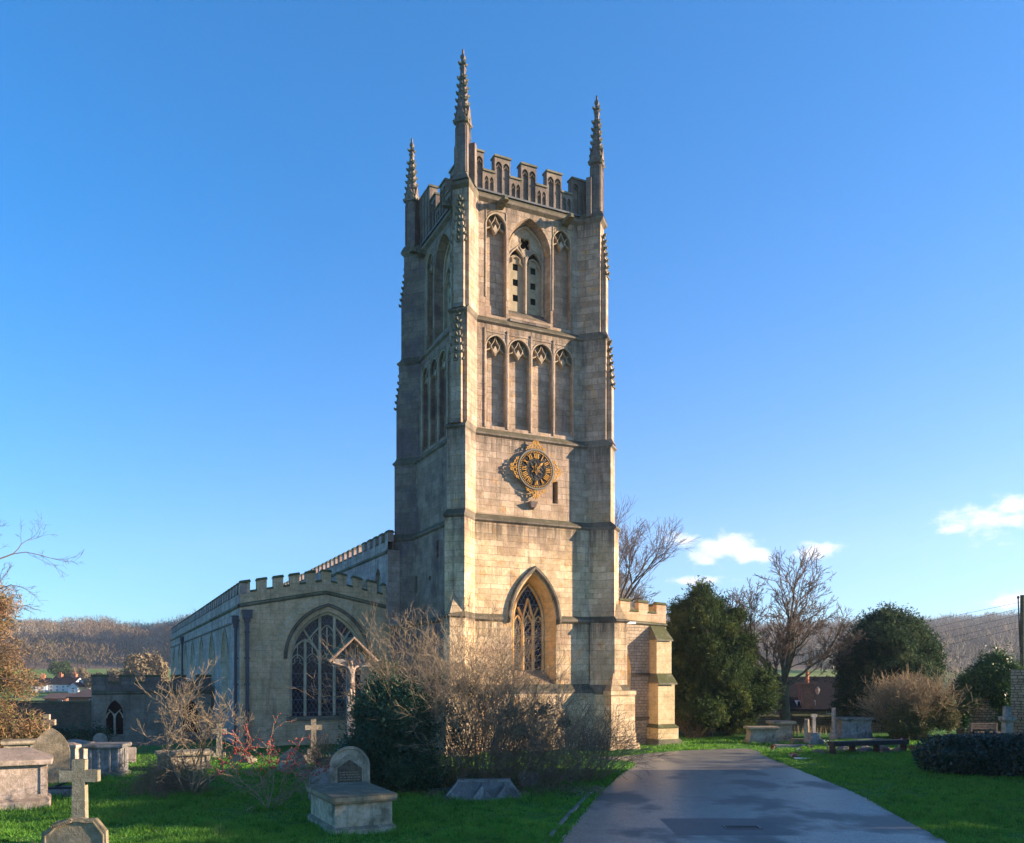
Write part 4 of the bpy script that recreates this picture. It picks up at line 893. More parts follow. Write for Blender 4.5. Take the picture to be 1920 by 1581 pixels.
# ------------------------------------------------------------------ terrain, path, far houses, walls
RPX = [(-400, 1165), (0, 1186), (60, 1183), (100, 1181), (200, 1184), (275, 1196), (330, 1186), (370, 1172), (450, 1140), (600, 1120), (735, 1060), (860, 990), (930, 985), (1000, 1010), (1150, 1150), (1230, 1182), (1350, 1192), (1440, 1190), (1570, 1186), (1770, 1180), (1920, 1172), (2400, 1150)]  # the peak hidden behind the tower is added for its shadow
PR = [(0, 0), (52, 0), (62, -1.3), (120, -2.4), (230, -2.0), (300, 2.2), (345, 6.0)]
def smooth(t): t = np.clip(t, 0, 1); return t * t * (3 - 2 * t)
def ground_z(X, Y):
    X = np.asarray(X, float); Y = np.asarray(Y, float); R = np.hypot(X, Y); Yc = np.maximum(Y, 1.0); px = np.clip(CX + F * X / Yc, -400, 2400); px = np.where(Y < 1, np.where(X < 0, -400, 2400), px)
    ry = np.interp(px, [p[0] for p in RPX], [p[1] for p in RPX]); ridge = EYE + (YH - ry) / F * 760
    d = np.where(Y > 0, Y, 0)
    lo = np.interp(d, [p[0] for p in PR], [p[1] for p in PR])
    hi = 6.0 + (ridge - 6.0) * smooth((d - 345) / 415) * .55 + (ridge - 6.0) * .45 * np.clip((d - 345) / 415, 0, 1)
    z = np.where(d < 345, lo, hi); z = np.where(d > 760, ridge + (d - 760) * .01, z)
    z = z - .65 * smooth((-X - 15) / 5) * smooth((Y - 40) / 9) * (1 - smooth((Y - 56) / 10))
    bump_ = .05 * np.sin(X * .9 + 1.3) * np.sin(Y * .7) + .035 * np.sin(X * 2.3 + Y * 1.1) * np.sin(Y * 1.9 - X * .4)
    z = z + bump_ * np.clip(1 - R / 200, 0, 1) * smooth((np.abs(X * 0 + 1)))
    shade_knoll = 108 * np.exp(-((X - 4) / np.where(X < 4, 98., 62.)) ** 2 - ((Y - 495) / 122) ** 2) * smooth((Y - 345) / 50); z = np.maximum(z, np.where(Y > 345, shade_knoll + 6, -99)) if np.ndim(z) else max(float(z), float(shade_knoll) + (6 if Y > 400 else -50))  # hidden knoll added behind the tower to shade the far left hillside
    z = z + 1.2 * np.sin(X * .031) * np.sin(Y * .027) * smooth((d - 120) / 200)
    return z
PL = [(1032, 1600), (1045, 1581), (1077, 1545), (1110, 1505), (1140, 1474), (1168, 1450), (1190, 1436), (1186, 1429), (1150, 1427), (1105, 1425)]
PF = [(1108, 1420), (1150, 1419), (1180, 1417), (1215, 1413), (1270, 1408.5), (1320, 1406), (1385, 1404), (1400, 1404.5)]
PRT = [(1420, 1408), (1428, 1414), (1440, 1421), (1480, 1437), (1530, 1457), (1575, 1475), (1625, 1497), (1690, 1535), (1760, 1570), (1815, 1600)]
near = [gp(1000, 1800), gp(2150, 1800)]
poly = [gp(*p) for p in PL] + [gp(*p) for p in PF] + [gp(*p) for p in PRT] + [near[1], near[0]]
poly2 = [(p.x, p.y) for p in poly]
def in_poly(X, Y, P=poly2):
    c = np.zeros(np.shape(X), bool); n = len(P)
    for i in range(n):
        x0, y0 = P[i]; x1, y1 = P[(i + 1) % n]
        t = ((y0 > Y) != (y1 > Y)) & (X < (x1 - x0) * (Y - y0) / (y1 - y0 + 1e-12) + x0); c ^= t
    return c
# one ground sheet, polar grid, flat under the path
ang = np.unique(np.concatenate([np.radians(np.linspace(-38, 38, 300)), np.radians(np.linspace(-180, 180, 73))]))[:-1]
rad = np.concatenate([[0.01], np.linspace(2, 70, 110), np.geomspace(72, 1050, 84)])
A_, R_ = np.meshgrid(ang, rad); X = np.sin(A_) * R_; Y = np.cos(A_) * R_
cut = R_ > 0
Z = ground_z(X, Y); pth = in_poly(X, Y); Z = np.where(pth, -.03, Z)
na, nr = len(ang), len(rad); V = np.stack([X, Y, Z], -1).reshape(-1, 3)
i, j = np.meshgrid(np.arange(nr - 1), np.arange(na), indexing='ij'); j2 = (j + 1) % na
Fq = np.stack([i * na + j, (i + 1) * na + j, (i + 1) * na + j2, i * na + j2], -1).reshape(-1, 4)[:, ::-1]
m, nt, b = newmat('turf_and_fields', .95, .1); tc = N(nt, 'ShaderNodeTexCoord'); ob = tc.outputs['Object']
n1 = noise(nt, ob, .35, 5); n2 = noise(nt, ob, 3.0, 5, .7); n3 = noise(nt, ob, .018, 4)
near_c = mixc(nt, ramp(nt, n1, .35, .65), (.035, .12, .016), (.05, .14, .02)); near_c = mixc(nt, ramp(nt, n2, .5, .75, 0, .5), near_c, (.06, .06, .02))
field = mixc(nt, ramp(nt, n3, .42, .58), (.10, .19, .03), (.17, .20, .06)); wood = mixc(nt, ramp(nt, n2, .3, .7), (.10, .07, .045), (.15, .11, .075))
sp = N(nt, 'ShaderNodeSeparateXYZ'); L(nt, ob, sp.inputs[0])
yy = math_(nt, 'MULTIPLY_ADD', n3, 40.0, sp.outputs[1])
c_ = mixc(nt, ramp(nt, sp.outputs[1], 60, 90), near_c, field); c_ = mixc(nt, ramp(nt, yy, 358, 364), c_, wood); L(nt, c_, b.inputs['Base Color']); bump(nt, b, n2, .6, .05)
npobj('ground', V, Fq, m, smooth=True, kind='structure')
# asphalt drive
m, nt, b = newmat('damp_asphalt', .6, .6); tc = N(nt, 'ShaderNodeTexCoord'); ob = tc.outputs['Object']
n1 = noise(nt, ob, .33, 4, .55, (1, .7, 1)); n2 = noise(nt, ob, 20, 5, .85); n3 = noise(nt, ob, 2.2, 5)
wet = ramp(nt, n1, .50, .60)
col = mixc(nt, ramp(nt, n2, .36, .62), (.085, .076, .062), (.31, .285, .235)); col = mixc(nt, ramp(nt, n3, .4, .7, 0, .4), col, (.10, .088, .074)); col = mixc(nt, wet, col, (.095, .086, .070), )
sp = N(nt, 'ShaderNodeSeparateXYZ'); L(nt, ob, sp.inputs[0])
pa, pb = gp(1268, 1568), gp(1455, 1536); e1 = noise(nt, ob, 1.1, 4); xo = math_(nt, 'MULTIPLY_ADD', e1, .9, sp.outputs[0]); yo = math_(nt, 'MULTIPLY_ADD', e1, .35, sp.outputs[1])
pm = math_(nt, 'MULTIPLY', math_(nt, 'MULTIPLY', ramp(nt, sp.outputs[0], pa.x - .03, pa.x + .05), ramp(nt, xo, pb.x + .75, pb.x + .1)), math_(nt, 'MULTIPLY', ramp(nt, sp.outputs[1], pa.y - .03, pa.y + .06), ramp(nt, yo, pb.y + .35, pb.y + .1)))
col = mixc(nt, math_(nt, 'MULTIPLY', pm, .75), col, (.040, .040, .040))
L(nt, col, b.inputs['Base Color']); L(nt, math_(nt, 'MULTIPLY_ADD', math_(nt, 'MAXIMUM', wet, pm), .2, .38), b.inputs['Roughness']); bump(nt, b, math_(nt, 'ADD', n2, math_(nt, 'MULTIPLY', n3, .4)), .22, .008)
M['asphalt'] = m
mb = MB(); tri = tessellate_polygon([[Vector((p.x, p.y, 0)) for p in poly]])
mb.add([(p.x, p.y, .012) for p in poly], [t if (poly[t[1]] - poly[t[0]]).cross(poly[t[2]] - poly[t[0]]).z > 0 else t[::-1] for t in tri]); mb.obj('path', m, kind='structure')
# iron drain grate
g0, g1 = gp(1362, 1556), gp(1421, 1550); mb = MB(); x0, x1, y0, y1 = g0.x, g1.x, g0.y, g0.y + .42
for a in (0, 1):
    mb.box(x0, x1, (y0, y1 - .05)[a], (y0 + .05, y1)[a], .005, .030)
mb.box(x0, x0 + .05, y0 + .05, y1 - .05, .005, .030); mb.box(x1 - .05, x1, y0 + .05, y1 - .05, .005, .030)
for k in range(9): xx = x0 + .08 + (x1 - x0 - .16) * (k + .3) / 9; mb.box(xx, xx + .022, y0 + .05, y1 - .05, .008, .026)
mb.box(x0 + .05, x1 - .05, y0 + .05, y1 - .05, .017, .019, 1); mb.obj('drain_cover', [M['iron'], M['dark']], label='rectangular iron drain grate set in the dark patch of the asphalt drive', cat='drain cover')
# concrete edging along the left side of the drive
ed = [gp(x, y) for x, y in ((1036, 1590), (1060, 1560), (1084, 1530), (1108, 1503), (1128, 1484))]; mb = MB(); off = Vector((-.22, -.05, 0))
for k, (p, q) in enumerate(zip(ed[:-1], ed[1:])):
    d = (q - p).normalized(); nn = Vector((-d.y, d.x, 0)); p, q = p + off + d * .02, q + off - d * .02
    mb.prism([((p - nn * .04).x, (p - nn * .04).y), ((q - nn * .04).x, (q - nn * .04).y), ((q + nn * .04).x, (q + nn * .04).y), ((p + nn * .04).x, (p + nn * .04).y)], -.05, .085 + .01 * (k % 2))
mb.obj('kerb_edging', M['tomb_grey'], bevel=.01, label='thin line of concrete edging stones beside the left of the drive', cat='edging')

# tubes in bulk --------------------------------------------------------------------
def tubes(name, segs, mat, k=4, parent=None, **kw):
    S = np.asarray(segs, np.float32); P0, P1, r0, r1 = S[:, 0:3], S[:, 3:6], S[:, 6], S[:, 7]
    d = P1 - P0; ln = np.linalg.norm(d, axis=1, keepdims=True); d = d / np.maximum(ln, 1e-6)
    ref = np.where(np.abs(d[:, 2:3]) < .9, np.array([[0, 0, 1.]]), np.array([[1., 0, 0]])); a = np.cross(d, ref); a /= np.linalg.norm(a, axis=1, keepdims=True); b = np.cross(d, a)
    t = 2 * np.pi * np.arange(k) / k; ca, sa = np.cos(t)[None, :, None], np.sin(t)[None, :, None]
    ring = a[:, None] * ca + b[:, None] * sa
    V = np.concatenate([P0[:, None] + ring * r0[:, None, None], P1[:, None] + ring * r1[:, None, None]], 1).reshape(-1, 3)
    n = len(S); base = (np.arange(n) * 2 * k)[:, None]; kk = np.arange(k); k2 = (kk + 1) % k
    Fc = np.stack([base + kk, base + k2, base + k + k2, base + k + kk], -1).reshape(-1, 4)
    return npobj(name, V, Fc, mat, parent, smooth=(k > 4), **kw)
def grow(segs, tw_, p, d, ln, r, lvl, spread=.55, up=.15, ratio=.72, wob=.18, kids=(2, 3), minr=.006, steps=3, rr=None, twl=2, droop=0.0):
    rr = rr or rnd; pos = Vector(p); dr = Vector(d).normalized(); rad_ = r
    for s in range(steps):
        dr = (dr + Vector((rr.gauss(0, wob), rr.gauss(0, wob), rr.gauss(0, wob) + up * .3 - droop * .3))).normalized()
        q = pos + dr * ln / steps; r2 = rad_ * (1 - .30 / steps); (tw_ if lvl <= twl else segs).append((*pos, *q, rad_, r2)); pos, rad_ = q, r2
        if lvl > 0 and s < steps - 1 and rr.random() < .55:
            side = (dr + Vector((rr.gauss(0, 1), rr.gauss(0, 1), rr.gauss(0, .6))) * spread * 1.3).normalized()
            grow(segs, tw_, pos, side, ln * ratio * rr.uniform(.6, .95), max(rad_ * .55, minr), lvl - 1, spread, up, ratio, wob, kids, minr, steps, rr, twl, droop)
    if lvl > 0:
        for k in range(rr.randint(*kids)):
            dd = (dr + Vector((rr.gauss(0, 1), rr.gauss(0, 1), rr.gauss(0, .7))) * spread + Vector((0, 0, up))).normalized()
            grow(segs, tw_, pos, dd, ln * ratio * rr.uniform(.75, 1.15), max(rad_ * rr.uniform(.6, .8), minr), lvl - 1, spread, up, ratio, wob, kids, minr, steps, rr, twl, droop)
def leaves(name, P, size, mat, parent=None, seed=1, elong=1.6, nrm=None, align=.0, **kw):
    g = np.random.default_rng(seed); n = len(P); a = g.normal(size=(n, 3)); a /= np.linalg.norm(a, axis=1, keepdims=True)
    if nrm is not None: a = a * (1 - align) + nrm * align; a /= np.linalg.norm(a, axis=1, keepdims=True)
    h = g.normal(size=(n, 3)); u = np.cross(a, h); u /= np.linalg.norm(u, axis=1, keepdims=True); v = np.cross(a, u)
    s = size * g.uniform(.6, 1.3, (n, 1)); u = u * s * elong; v = v * s
    V = np.stack([P - u, P - v * .55 + a * s * .15, P + u, P + v * .55 + a * s * .15], 1).reshape(-1, 3); Fc = np.arange(n * 4).reshape(-1, 4)
    return npobj(name, V, Fc, mat, parent, **kw)
def blob_points(n, lobes, g, shell=.75):
    lobes = np.asarray(lobes, float); vol = lobes[:, 3] * lobes[:, 4] * lobes[:, 5]; w = np.sqrt(lobes[:, 3] * lobes[:, 5]) * np.sqrt(lobes[:, 4]); w /= w.sum(); k = g.choice(len(lobes), n, p=w)
    d = g.normal(size=(n, 3)); d /= np.linalg.norm(d, axis=1, keepdims=True); r = 1 - np.abs(g.normal(0, 1 - shell, n)); r = np.clip(r, .25, 1.08)
    return lobes[k, :3] + d * lobes[k, 3:6] * r[:, None], d
def lobes_for(c, R, zr, n, g, r0=.28, r1=.45, cone=0.0):
    L_ = []
    for k in range(n):
        f = (k + .5) / n; z = zr[0] + (zr[1] - zr[0]) * f; prof = math.sqrt(max(0, 1 - abs(2 * f - .75) ** 2.4 * .55)) * (1 - cone * f); a = k * 2.4 + g.uniform(-.4, .4)
        rr_ = R * prof * g.uniform(.45, .78); s = R * g.uniform(r0, r1) * (1 - .35 * cone * f)
        L_.append((c[0] + math.cos(a) * rr_, c[1] + math.sin(a) * rr_, z, s, s, s * g.uniform(.7, 1.0)))
    return L_

# far woodland on the hillsides: thousands of bare crowns
g = np.random.default_rng(3); n = 15000
px = g.uniform(-250, 2150, n); Yd = 350 + 420 * g.random(n) ** .75; Xd = (px - CX) / F * Yd
keep = ~((px > 760) & (px < 1130) & (g.random(n) < .6)); Xd, Yd, px = Xd[keep], Yd[keep], px[keep]; n = len(Xd)
Zd = ground_z(Xd, Yd); H = (g.uniform(6.0, 10.5, n) + 3.0 * (np.sin(Xd * .045) * np.sin(Yd * .05 + 1) > .3) * g.random(n)) * (1 - .35 * (np.sin(Xd * .11 + Yd * .07) > .75)) * np.where(Yd < 370, .6, 1)
K = 34; base = np.stack([Xd, Yd, Zd], 1)
th = g.uniform(0, 2 * np.pi, (n, K)); rr_ = g.uniform(0, 1, (n, K)) ** .6 * (H[:, None] * .36); hh = H[:, None] * g.uniform(.25, 1.0, (n, K)); rr_ *= np.sqrt(np.clip(1.15 - ((hh / H[:, None] - .62) / .5) ** 2, .05, 1))
P = base[:, None] + np.stack([np.cos(th) * rr_, np.sin(th) * rr_, hh], -1); dirs = np.stack([np.cos(th) * .6, np.sin(th) * .6, np.full_like(th, 1.0)], -1) + g.normal(0, .3, (n, K, 3))
ln = (H[:, None, None] * .17) * g.uniform(.6, 1.2, (n, K, 1)); side = np.cross(dirs, g.normal(size=(n, K, 3))); side /= np.linalg.norm(side, axis=-1, keepdims=True); wd = .16
T = np.stack([P - side * wd, P + side * wd, P + dirs * ln], 2)
tr0 = base[:, None, None] + np.zeros((n, 1, 1, 3)); trunk = np.stack([base + [-.14, 0, -.5], base + [.14, 0, -.5], base + np.stack([0 * H, 0 * H, H * .8], 1)], 1)[:, None]
T = np.concatenate([T, trunk], 1).reshape(-1, 3)
kind = np.clip(g.random(n) * .72 + .14 + .32 * np.sin(Xd * .021 + 2 * np.sin(Yd * .013)) * np.sin(Yd * .019 + Xd * .006), 0, .999); mi = np.where(kind < .62, 0, np.where(kind < .86, 1, np.where(kind < .93, 2, 3))); low = (Yd < 400) & (g.random(n) < .25); mi[low] = 2
m0 = flat('brown_winter_wood', (.165, .12, .075), .95, .3, .05, .05, bmp=0, c2=(.11, .085, .055)); m1 = flat('tan_winter_wood', (.24, .185, .11), .95, .3, .05, .05, bmp=0); m2 = flat('far_evergreen', (.045, .06, .03), .95, .3, .05, .05, bmp=0); m3 = flat('pale_winter_wood', (.33, .28, .22), .95, .2, .05, .05, bmp=0)
npobj('woodland', T, np.arange(len(T)).reshape(-1, 3), [m0, m1, m2, m3], mi=np.repeat(mi, K + 1), kind='stuff', label='bare brown winter woodland covering the distant hillsides', cat='woodland')

# hedgerow trees in the valley on the left
def small_tree(name, px_, py_, d_, w_, h_, mats, seed, label, cat='tree', n=2200, group=None, leafy=False):
    g = np.random.default_rng(seed); c = at(px_, py_, d_); z0 = float(ground_z(c.x, c.y)); R = w_ / 2
    root = empty(name, (c.x, c.y, z0), label=label, cat=cat, group=group)
    L_ = lobes_for((0, 0), R, (h_ * .35, h_ * .86), 9, g, .35, .5); P, d = blob_points(n, L_, g, .6)
    leaves('crown', P, h_ * .035, mats, root, seed, elong=2.2 if not leafy else 1.3)
    rr = random.Random(seed); s_ = []; grow(s_, s_, (0, 0, -.3), (0, 0, 1), h_ * .4, h_ * .035, 3, .5, .3, .75, .1, (2, 3), .03, 3, rr, 0); tubes('trunk', s_, M['bark'], 4, root); return root
VG = 'trees in the valley below the wooded hill'
small_tree('field_tree', 272, 1290, 215, 12, 10.5, m1, 31, 'rounded tan tree standing tallest above the vestry parapet', n=5000, group=VG)
small_tree('field_tree', 232, 1292, 225, 11, 7.0, m1, 32, 'low tan tree left of the tallest valley tree', n=3000, group=VG)
small_tree('field_tree', 198, 1296, 220, 8, 5.8, m0, 33, 'low brown tree just left above the vestry roof corner', n=2500, group=VG)
small_tree('field_tree', 180, 1300, 235, 7, 5.2, m1, 37, 'small sunlit bush tree at the right end of the white houses', n=2500, group=VG)
small_tree('field_tree', 297, 1296, 225, 7, 7.0, m1, 34, 'tan tree right of the tallest valley tree beside the aisle wall', n=2500, group=VG)
small_tree('field_tree', 115, 1290, 265, 9, 7.0, M['yew'], 35, 'dark green rounded tree behind the white houses', leafy=True, n=2500, group=VG)
small_tree('field_tree', 148, 1285, 262, 7, 5.0, m1, 36, 'small tan tree beside the gable of the white houses', n=2000, group=VG)
RG = 'trees beyond the churchyard on the right'
small_tree('garden_tree', 1442, 1330, 95, 6, 5.5, M['scrub'], 41, 'round grey green tree between the gabled cottage and the bare tree trunk', leafy=True, n=5000, group=RG)
small_tree('garden_tree', 1545, 1268, 330, 16, 10, m3, 42, 'pale bare tree at the end of the green field', n=2500, group=RG)

# houses ---------------------------------------------------------------------------
def house(name, c, ang_, w, d, he, hr, wall, roof, label, cat='house', chimneys=(), windows=(), group=None, gable_front=False):
    root = empty(name, (c[0], c[1], c[2]), ang_, label=label, cat=cat, group=group)
    mb = MB(); mb.box(-w / 2, w / 2, 0, d, -1.5, he)
    if gable_front: mb.add([(-w / 2, 0, he), (w / 2, 0, he), (0, 0, hr), (-w / 2, d, he), (w / 2, d, he), (0, d, hr)], [(0, 1, 2), (4, 3, 5)])
    else: mb.add([(-w / 2, 0, he), (-w / 2, d, he), (-w / 2, d / 2, hr), (w / 2, 0, he), (w / 2, d, he), (w / 2, d / 2, hr)], [(1, 0, 2), (3, 4, 5)])
    mb.obj('wall', wall, root); mb = MB(); o_ = .25; t = .14
    if gable_front:
        k = (hr - he) / (w / 2)
        for s in (-1, 1): mb.add([(0, -o_, hr + t), (s * (w / 2 + o_), -o_, he - k * o_ + t), (s * (w / 2 + o_), d + o_, he - k * o_ + t), (0, d + o_, hr + t), (0, -o_, hr), (s * (w / 2 + o_), -o_, he - k * o_), (s * (w / 2 + o_), d + o_, he - k * o_), (0, d + o_, hr)], [(0, 1, 2, 3), (4, 5, 1, 0), (5, 6, 2, 1), (7, 6, 5, 4)])
    else:
        k = (hr - he) / (d / 2)
        for s, y in ((1, 0), (-1, d)): mb.add([(-w / 2 - o_, d / 2, hr + t), (w / 2 + o_, d / 2, hr + t), (w / 2 + o_, y - s * o_, he - k * o_ + t), (-w / 2 - o_, y - s * o_, he - k * o_ + t), (-w / 2 - o_, d / 2, hr), (w / 2 + o_, d / 2, hr), (w / 2 + o_, y - s * o_, he - k * o_), (-w / 2 - o_, y - s * o_, he - k * o_)], [(0, 1, 2, 3), (3, 2, 6, 7), (0, 3, 7, 4), (1, 5, 6, 2)])
    rf_ = mb.obj('roof', roof, root)
    for x, y, s, zt in chimneys:
        mb = MB(); mb.box(x - s / 2, x + s / 2, y - s / 2, y + s / 2, he, zt); mb.box(x - s / 2 - .05, x + s / 2 + .05, y - s / 2 - .05, y + s / 2 + .05, zt - .18, zt - .02)
        ch = mb.obj('chimney', M['redpot'] if s < 1.5 else M['brick'], root); mb = MB()
        for k in (-1, 1): mb.lathe([(.13, zt), (.11, zt + .45), (.13, zt + .5)], (x + k * s * .22, y), 8)
        mb.obj('chimney_pot', M['redpot'], ch)
    for x, z, ww, wh in windows:
        mb = MB(); mb.box(x - ww / 2, x + ww / 2, -.05, .05, z, z + wh); f_ = mb.obj('window', M['white'], root)
        mb = MB()
        for q in (-1, 1): mb.box(x + q * ww * .24 - ww * .19, x + q * ww * .24 + ww * .19, -.07, 0, z + wh * .12, z + wh * .88)
        mb.obj('pane', M['pane'], f_)
    return root
def hz(c): return (c.x, c.y, float(ground_z(c.x, c.y)))
HG = 'white houses below the wooded hill'
def px_house(px0, px1, ytop, yeave, ybase, dist, depth, roof, label, rot=0, win=2, ch=1, gf=False, wall=None, group=HG, cat='house'):
    a, b_ = at(px0, ybase, dist), at(px1, ybase, dist); w = b_.x - a.x; c = (a + b_) / 2; zb = c.z
    he = at(0, yeave, dist).z - zb; hr = at(0, ytop, dist).z - zb
    wins = [(-w / 2 + w * (k + .5) / win, he * .52, w / win * .28, he * .25) for k in range(win)] + [(-w / 2 + w * (k + .5) / win, he * .10, w / win * .28, he * .25) for k in range(win)]
    if cat == 'bungalow': wins = [(w * .25, he * .35, w * .18, he * .4)]
    chs = [(-w * .3 + w * .6 * k / max(1, ch - 1) if ch > 1 else 0, depth / 2, 1.1, hr + .9) for k in range(ch)]
    return house('house' if cat == 'house' else 'bungalow', (c.x, c.y, zb), rot, w, depth, he, hr, wall or M['render'], roof, label, cat, chs, wins, group, gf)
px_house(90, 136, 1270, 1283, 1297, 240, 8, M['slate'], 'long white house with dark roof and two clay chimneys, middle of the far row', win=4, ch=2)
px_house(60, 86, 1272, 1285, 1299, 238, 8, M['slate'], 'white house partly hidden by the brown tree at far left', .25, 2, 1)
px_house(128, 146, 1280, 1287, 1298, 232, 6, M['slate'], 'small white house with a low dark roof right of the long one', 0, 1, 0, gf=True)
px_house(122, 140, 1268, 1278, 1290, 252, 7, M['slate'], 'white gabled house end rising behind the long white house', 0, 1, 0, gf=True)
px_house(146, 162, 1273, 1284, 1298, 236, 8, M['slate'], 'white gabled house left of the vestry with a pole in front', 0, 1, 0, gf=True)
px_house(160, 180, 1272, 1285, 1298, 240, 8, M['slate'], 'white house with clay chimney cut off by the vestry corner', 0, 2, 1)
px_house(85, 122, 1302, 1310, 1318, 130, 7, M['brownroof'], 'low bungalow with brown roof behind the brick churchyard wall, left one', .2, wall=M['brick'], group='brick bungalows beyond the churchyard wall', cat='bungalow', ch=0)
px_house(126, 190, 1295, 1308, 1320, 110, 8, M['brownroof'], 'red brick bungalow with white window beside the vestry', -.15, wall=M['brick'], group='brick bungalows beyond the churchyard wall', cat='bungalow', ch=0)
# long cottage with dark tiled roof, brick chimney and dormer cheeks at right
a, b_ = at(1462, 1400, 63), at(1690, 1400, 63); zb = -1.4; c = (a + b_) / 2; w = b_.x - a.x
x_ = lambda p: at(p, 0, 63).x - c.x
cot = house('cottage', (c.x, c.y, zb), 0, w, 7.0, at(0, 1329, 63).z - zb, at(0, 1272, 66.5).z - zb, M['oldwall'], M['slate'], 'long stone cottage with dark tiled roof and brick chimney beyond the churchyard wall', 'house',
    windows=[(x_(1554), at(0, 1336, 63).z - zb - .1, .35, .32)])
mb = MB(); xc = x_(1514); mb.box(xc - .46, xc + .46, -.15, .75, at(0, 1328, 63).z - zb - .2, at(0, 1285, 63).z - zb); mb.box(xc - .55, xc + .55, -.22, .82, at(0, 1285, 63).z - zb, at(0, 1281, 63).z - zb)
ch = mb.obj('chimney', M['brick'], cot); mb = MB(); mb.lathe([(.16, at(0, 1281, 63).z - zb), (.13, at(0, 1262, 63).z - zb), (.15, at(0, 1259, 63).z - zb)], (xc + .1, .35), 8); mb.obj('chimney_pot', M['redpot'], ch)
for p in (1499, 1527):
    mb = MB(); xw = x_(p); zz = at(0, 1326, 63).z - zb; mb.box(xw - .13, xw + .13, .15, .9, zz, zz + .48); wd_ = mb.obj('dormer_window', M['white'], cot); mb = MB(); mb.box(xw - .09, xw + .09, .13, .2, zz + .06, zz + .42); mb.obj('pane', M['pane'], wd_)
mb = MB(); xw = x_(1541); zz = at(0, 1295, 63).z - zb; mb.lathe([(.05, zz - .3), (.16, zz - .1), (.18, zz + .1), (.05, zz + .28)], (xw, .9), 8); mb.obj('roof_lamp', M['tomb_grey'], cot)
a, b_ = at(1398, 1380, 60), at(1450, 1380, 60); c = (a + b_) / 2
house('cottage', (c.x, c.y, -1.2), .1, b_.x - a.x, 5, at(0, 1345, 60).z + 1.2, at(0, 1322, 60).z + 1.2, M['oldwall'], M['brownroof'], 'small gabled stone cottage between the big yew and the bare tree', 'house', chimneys=[(-.35, 3, .55, at(0, 1298, 60).z + 1.2)], gable_front=True)
# walls ----------------------------------------------------------------------------
def wall_(name, p0, p1, h, t, mat, label, cope=True, cat='wall'):
    p0, p1 = Vector(p0), Vector(p1); d = (p1 - p0); n_ = max(2, int(d.length / 1.2)); root = empty(name, (p0.x, p0.y, 0), label=label, cat=cat); nn = Vector((-d.y, d.x, 0)).normalized() * t / 2
    mb = MB(); r = random.Random(5); tops = [h + r.uniform(-.04, .04) for _ in range(n_ + 1)]
    for k in range(n_):
        a_, b2 = d * (k / n_), d * ((k + 1) / n_); z0 = -1.8
        mb.add([(*(a_ - nn).xy, z0), (*(b2 - nn).xy, z0), (*(b2 - nn).xy, tops[k + 1]), (*(a_ - nn).xy, tops[k]), (*(a_ + nn).xy, z0), (*(b2 + nn).xy, z0), (*(b2 + nn).xy, tops[k + 1]), (*(a_ + nn).xy, tops[k])], [(0, 1, 2, 3), (5, 4, 7, 6), (3, 2, 6, 7)] + ([(4, 0, 3, 7)] if k == 0 else []) + ([(1, 5, 6, 2)] if k == n_ - 1 else []))
    mb.obj('wall_face', mat, root)
    if cope:
        mb = MB(); u = d.normalized(); k = 0.0
        while k < d.length - .3:
            l_ = min(r.uniform(.45, .8), d.length - k); a_, b2 = u * (k + .01), u * (k + l_ - .01); zt = h + r.uniform(-.02, .05); m_ = nn * 1.22
            mb.prism([(a_ - m_).xy[:], (b2 - m_).xy[:], (b2 + m_).xy[:], (a_ + m_).xy[:]], zt - .02, zt + .09, poly2=[(a_ - m_ * .7).xy[:], (b2 - m_ * .7).xy[:], (b2 + m_ * .7).xy[:], (a_ + m_ * .7).xy[:]]); k += l_
        mb.obj('coping', M['mossy'], root)
    return root
g0, g1 = at(-160, 1365, 60), at(182, 1365, 60)
wall_('churchyard_wall', (g0.x, g0.y, 0), (g1.x, g1.y, 0), at(0, 1317, 60).z, .5, M['brick_wall'], 'long dark mossy brick churchyard wall left of the vestry')
wall_('churchyard_wall', (*at(1250, 0, 56).xy, 0), (*at(1398, 0, 56).xy, 0), at(0, 1352, 56).z, .5, M['oldwall'], 'dark stone churchyard wall under the big yew')
wall_('churchyard_wall', (*at(1403, 0, 57).xy, 0), (*at(1690, 0, 57).xy, 0), at(0, 1343, 57).z, .5, M['oldwall'], 'stone churchyard wall in front of the long cottage')
# gate pillar and dark gate at the end of the drive
p = at(1393, 0, 52); root = empty('gate_pillar', (p.x, p.y, 0), label='square green stained pillar beside the dark gate under the yew', cat='pillar')
mb = MB(); mb.box(-.22, .22, -.22, .22, -.3, 1.35); mb.obj('shaft', M['mossy'], root); mb = MB(); mb.box(-.28, .28, -.28, .28, 1.35, 1.45); mb.obj('cap', M['mossy'], root)
root = empty('gate', (p.x - .75, p.y + .05, 0), label='dark wooden gate beside the green pillar under the yew', cat='gate'); mb = MB()
for k in range(6): mb.box(-.45 + k * .17, -.33 + k * .17, -.02, .02, .05, 1.2 + .02 * (k % 2))
mb.obj('board', M['wood_dark'], root); mb = MB(); mb.box(-.46, .56, .02, .06, .25, .37); mb.box(-.46, .56, .02, .06, .9, 1.02); mb.obj('rail', M['wood_dark'], root)
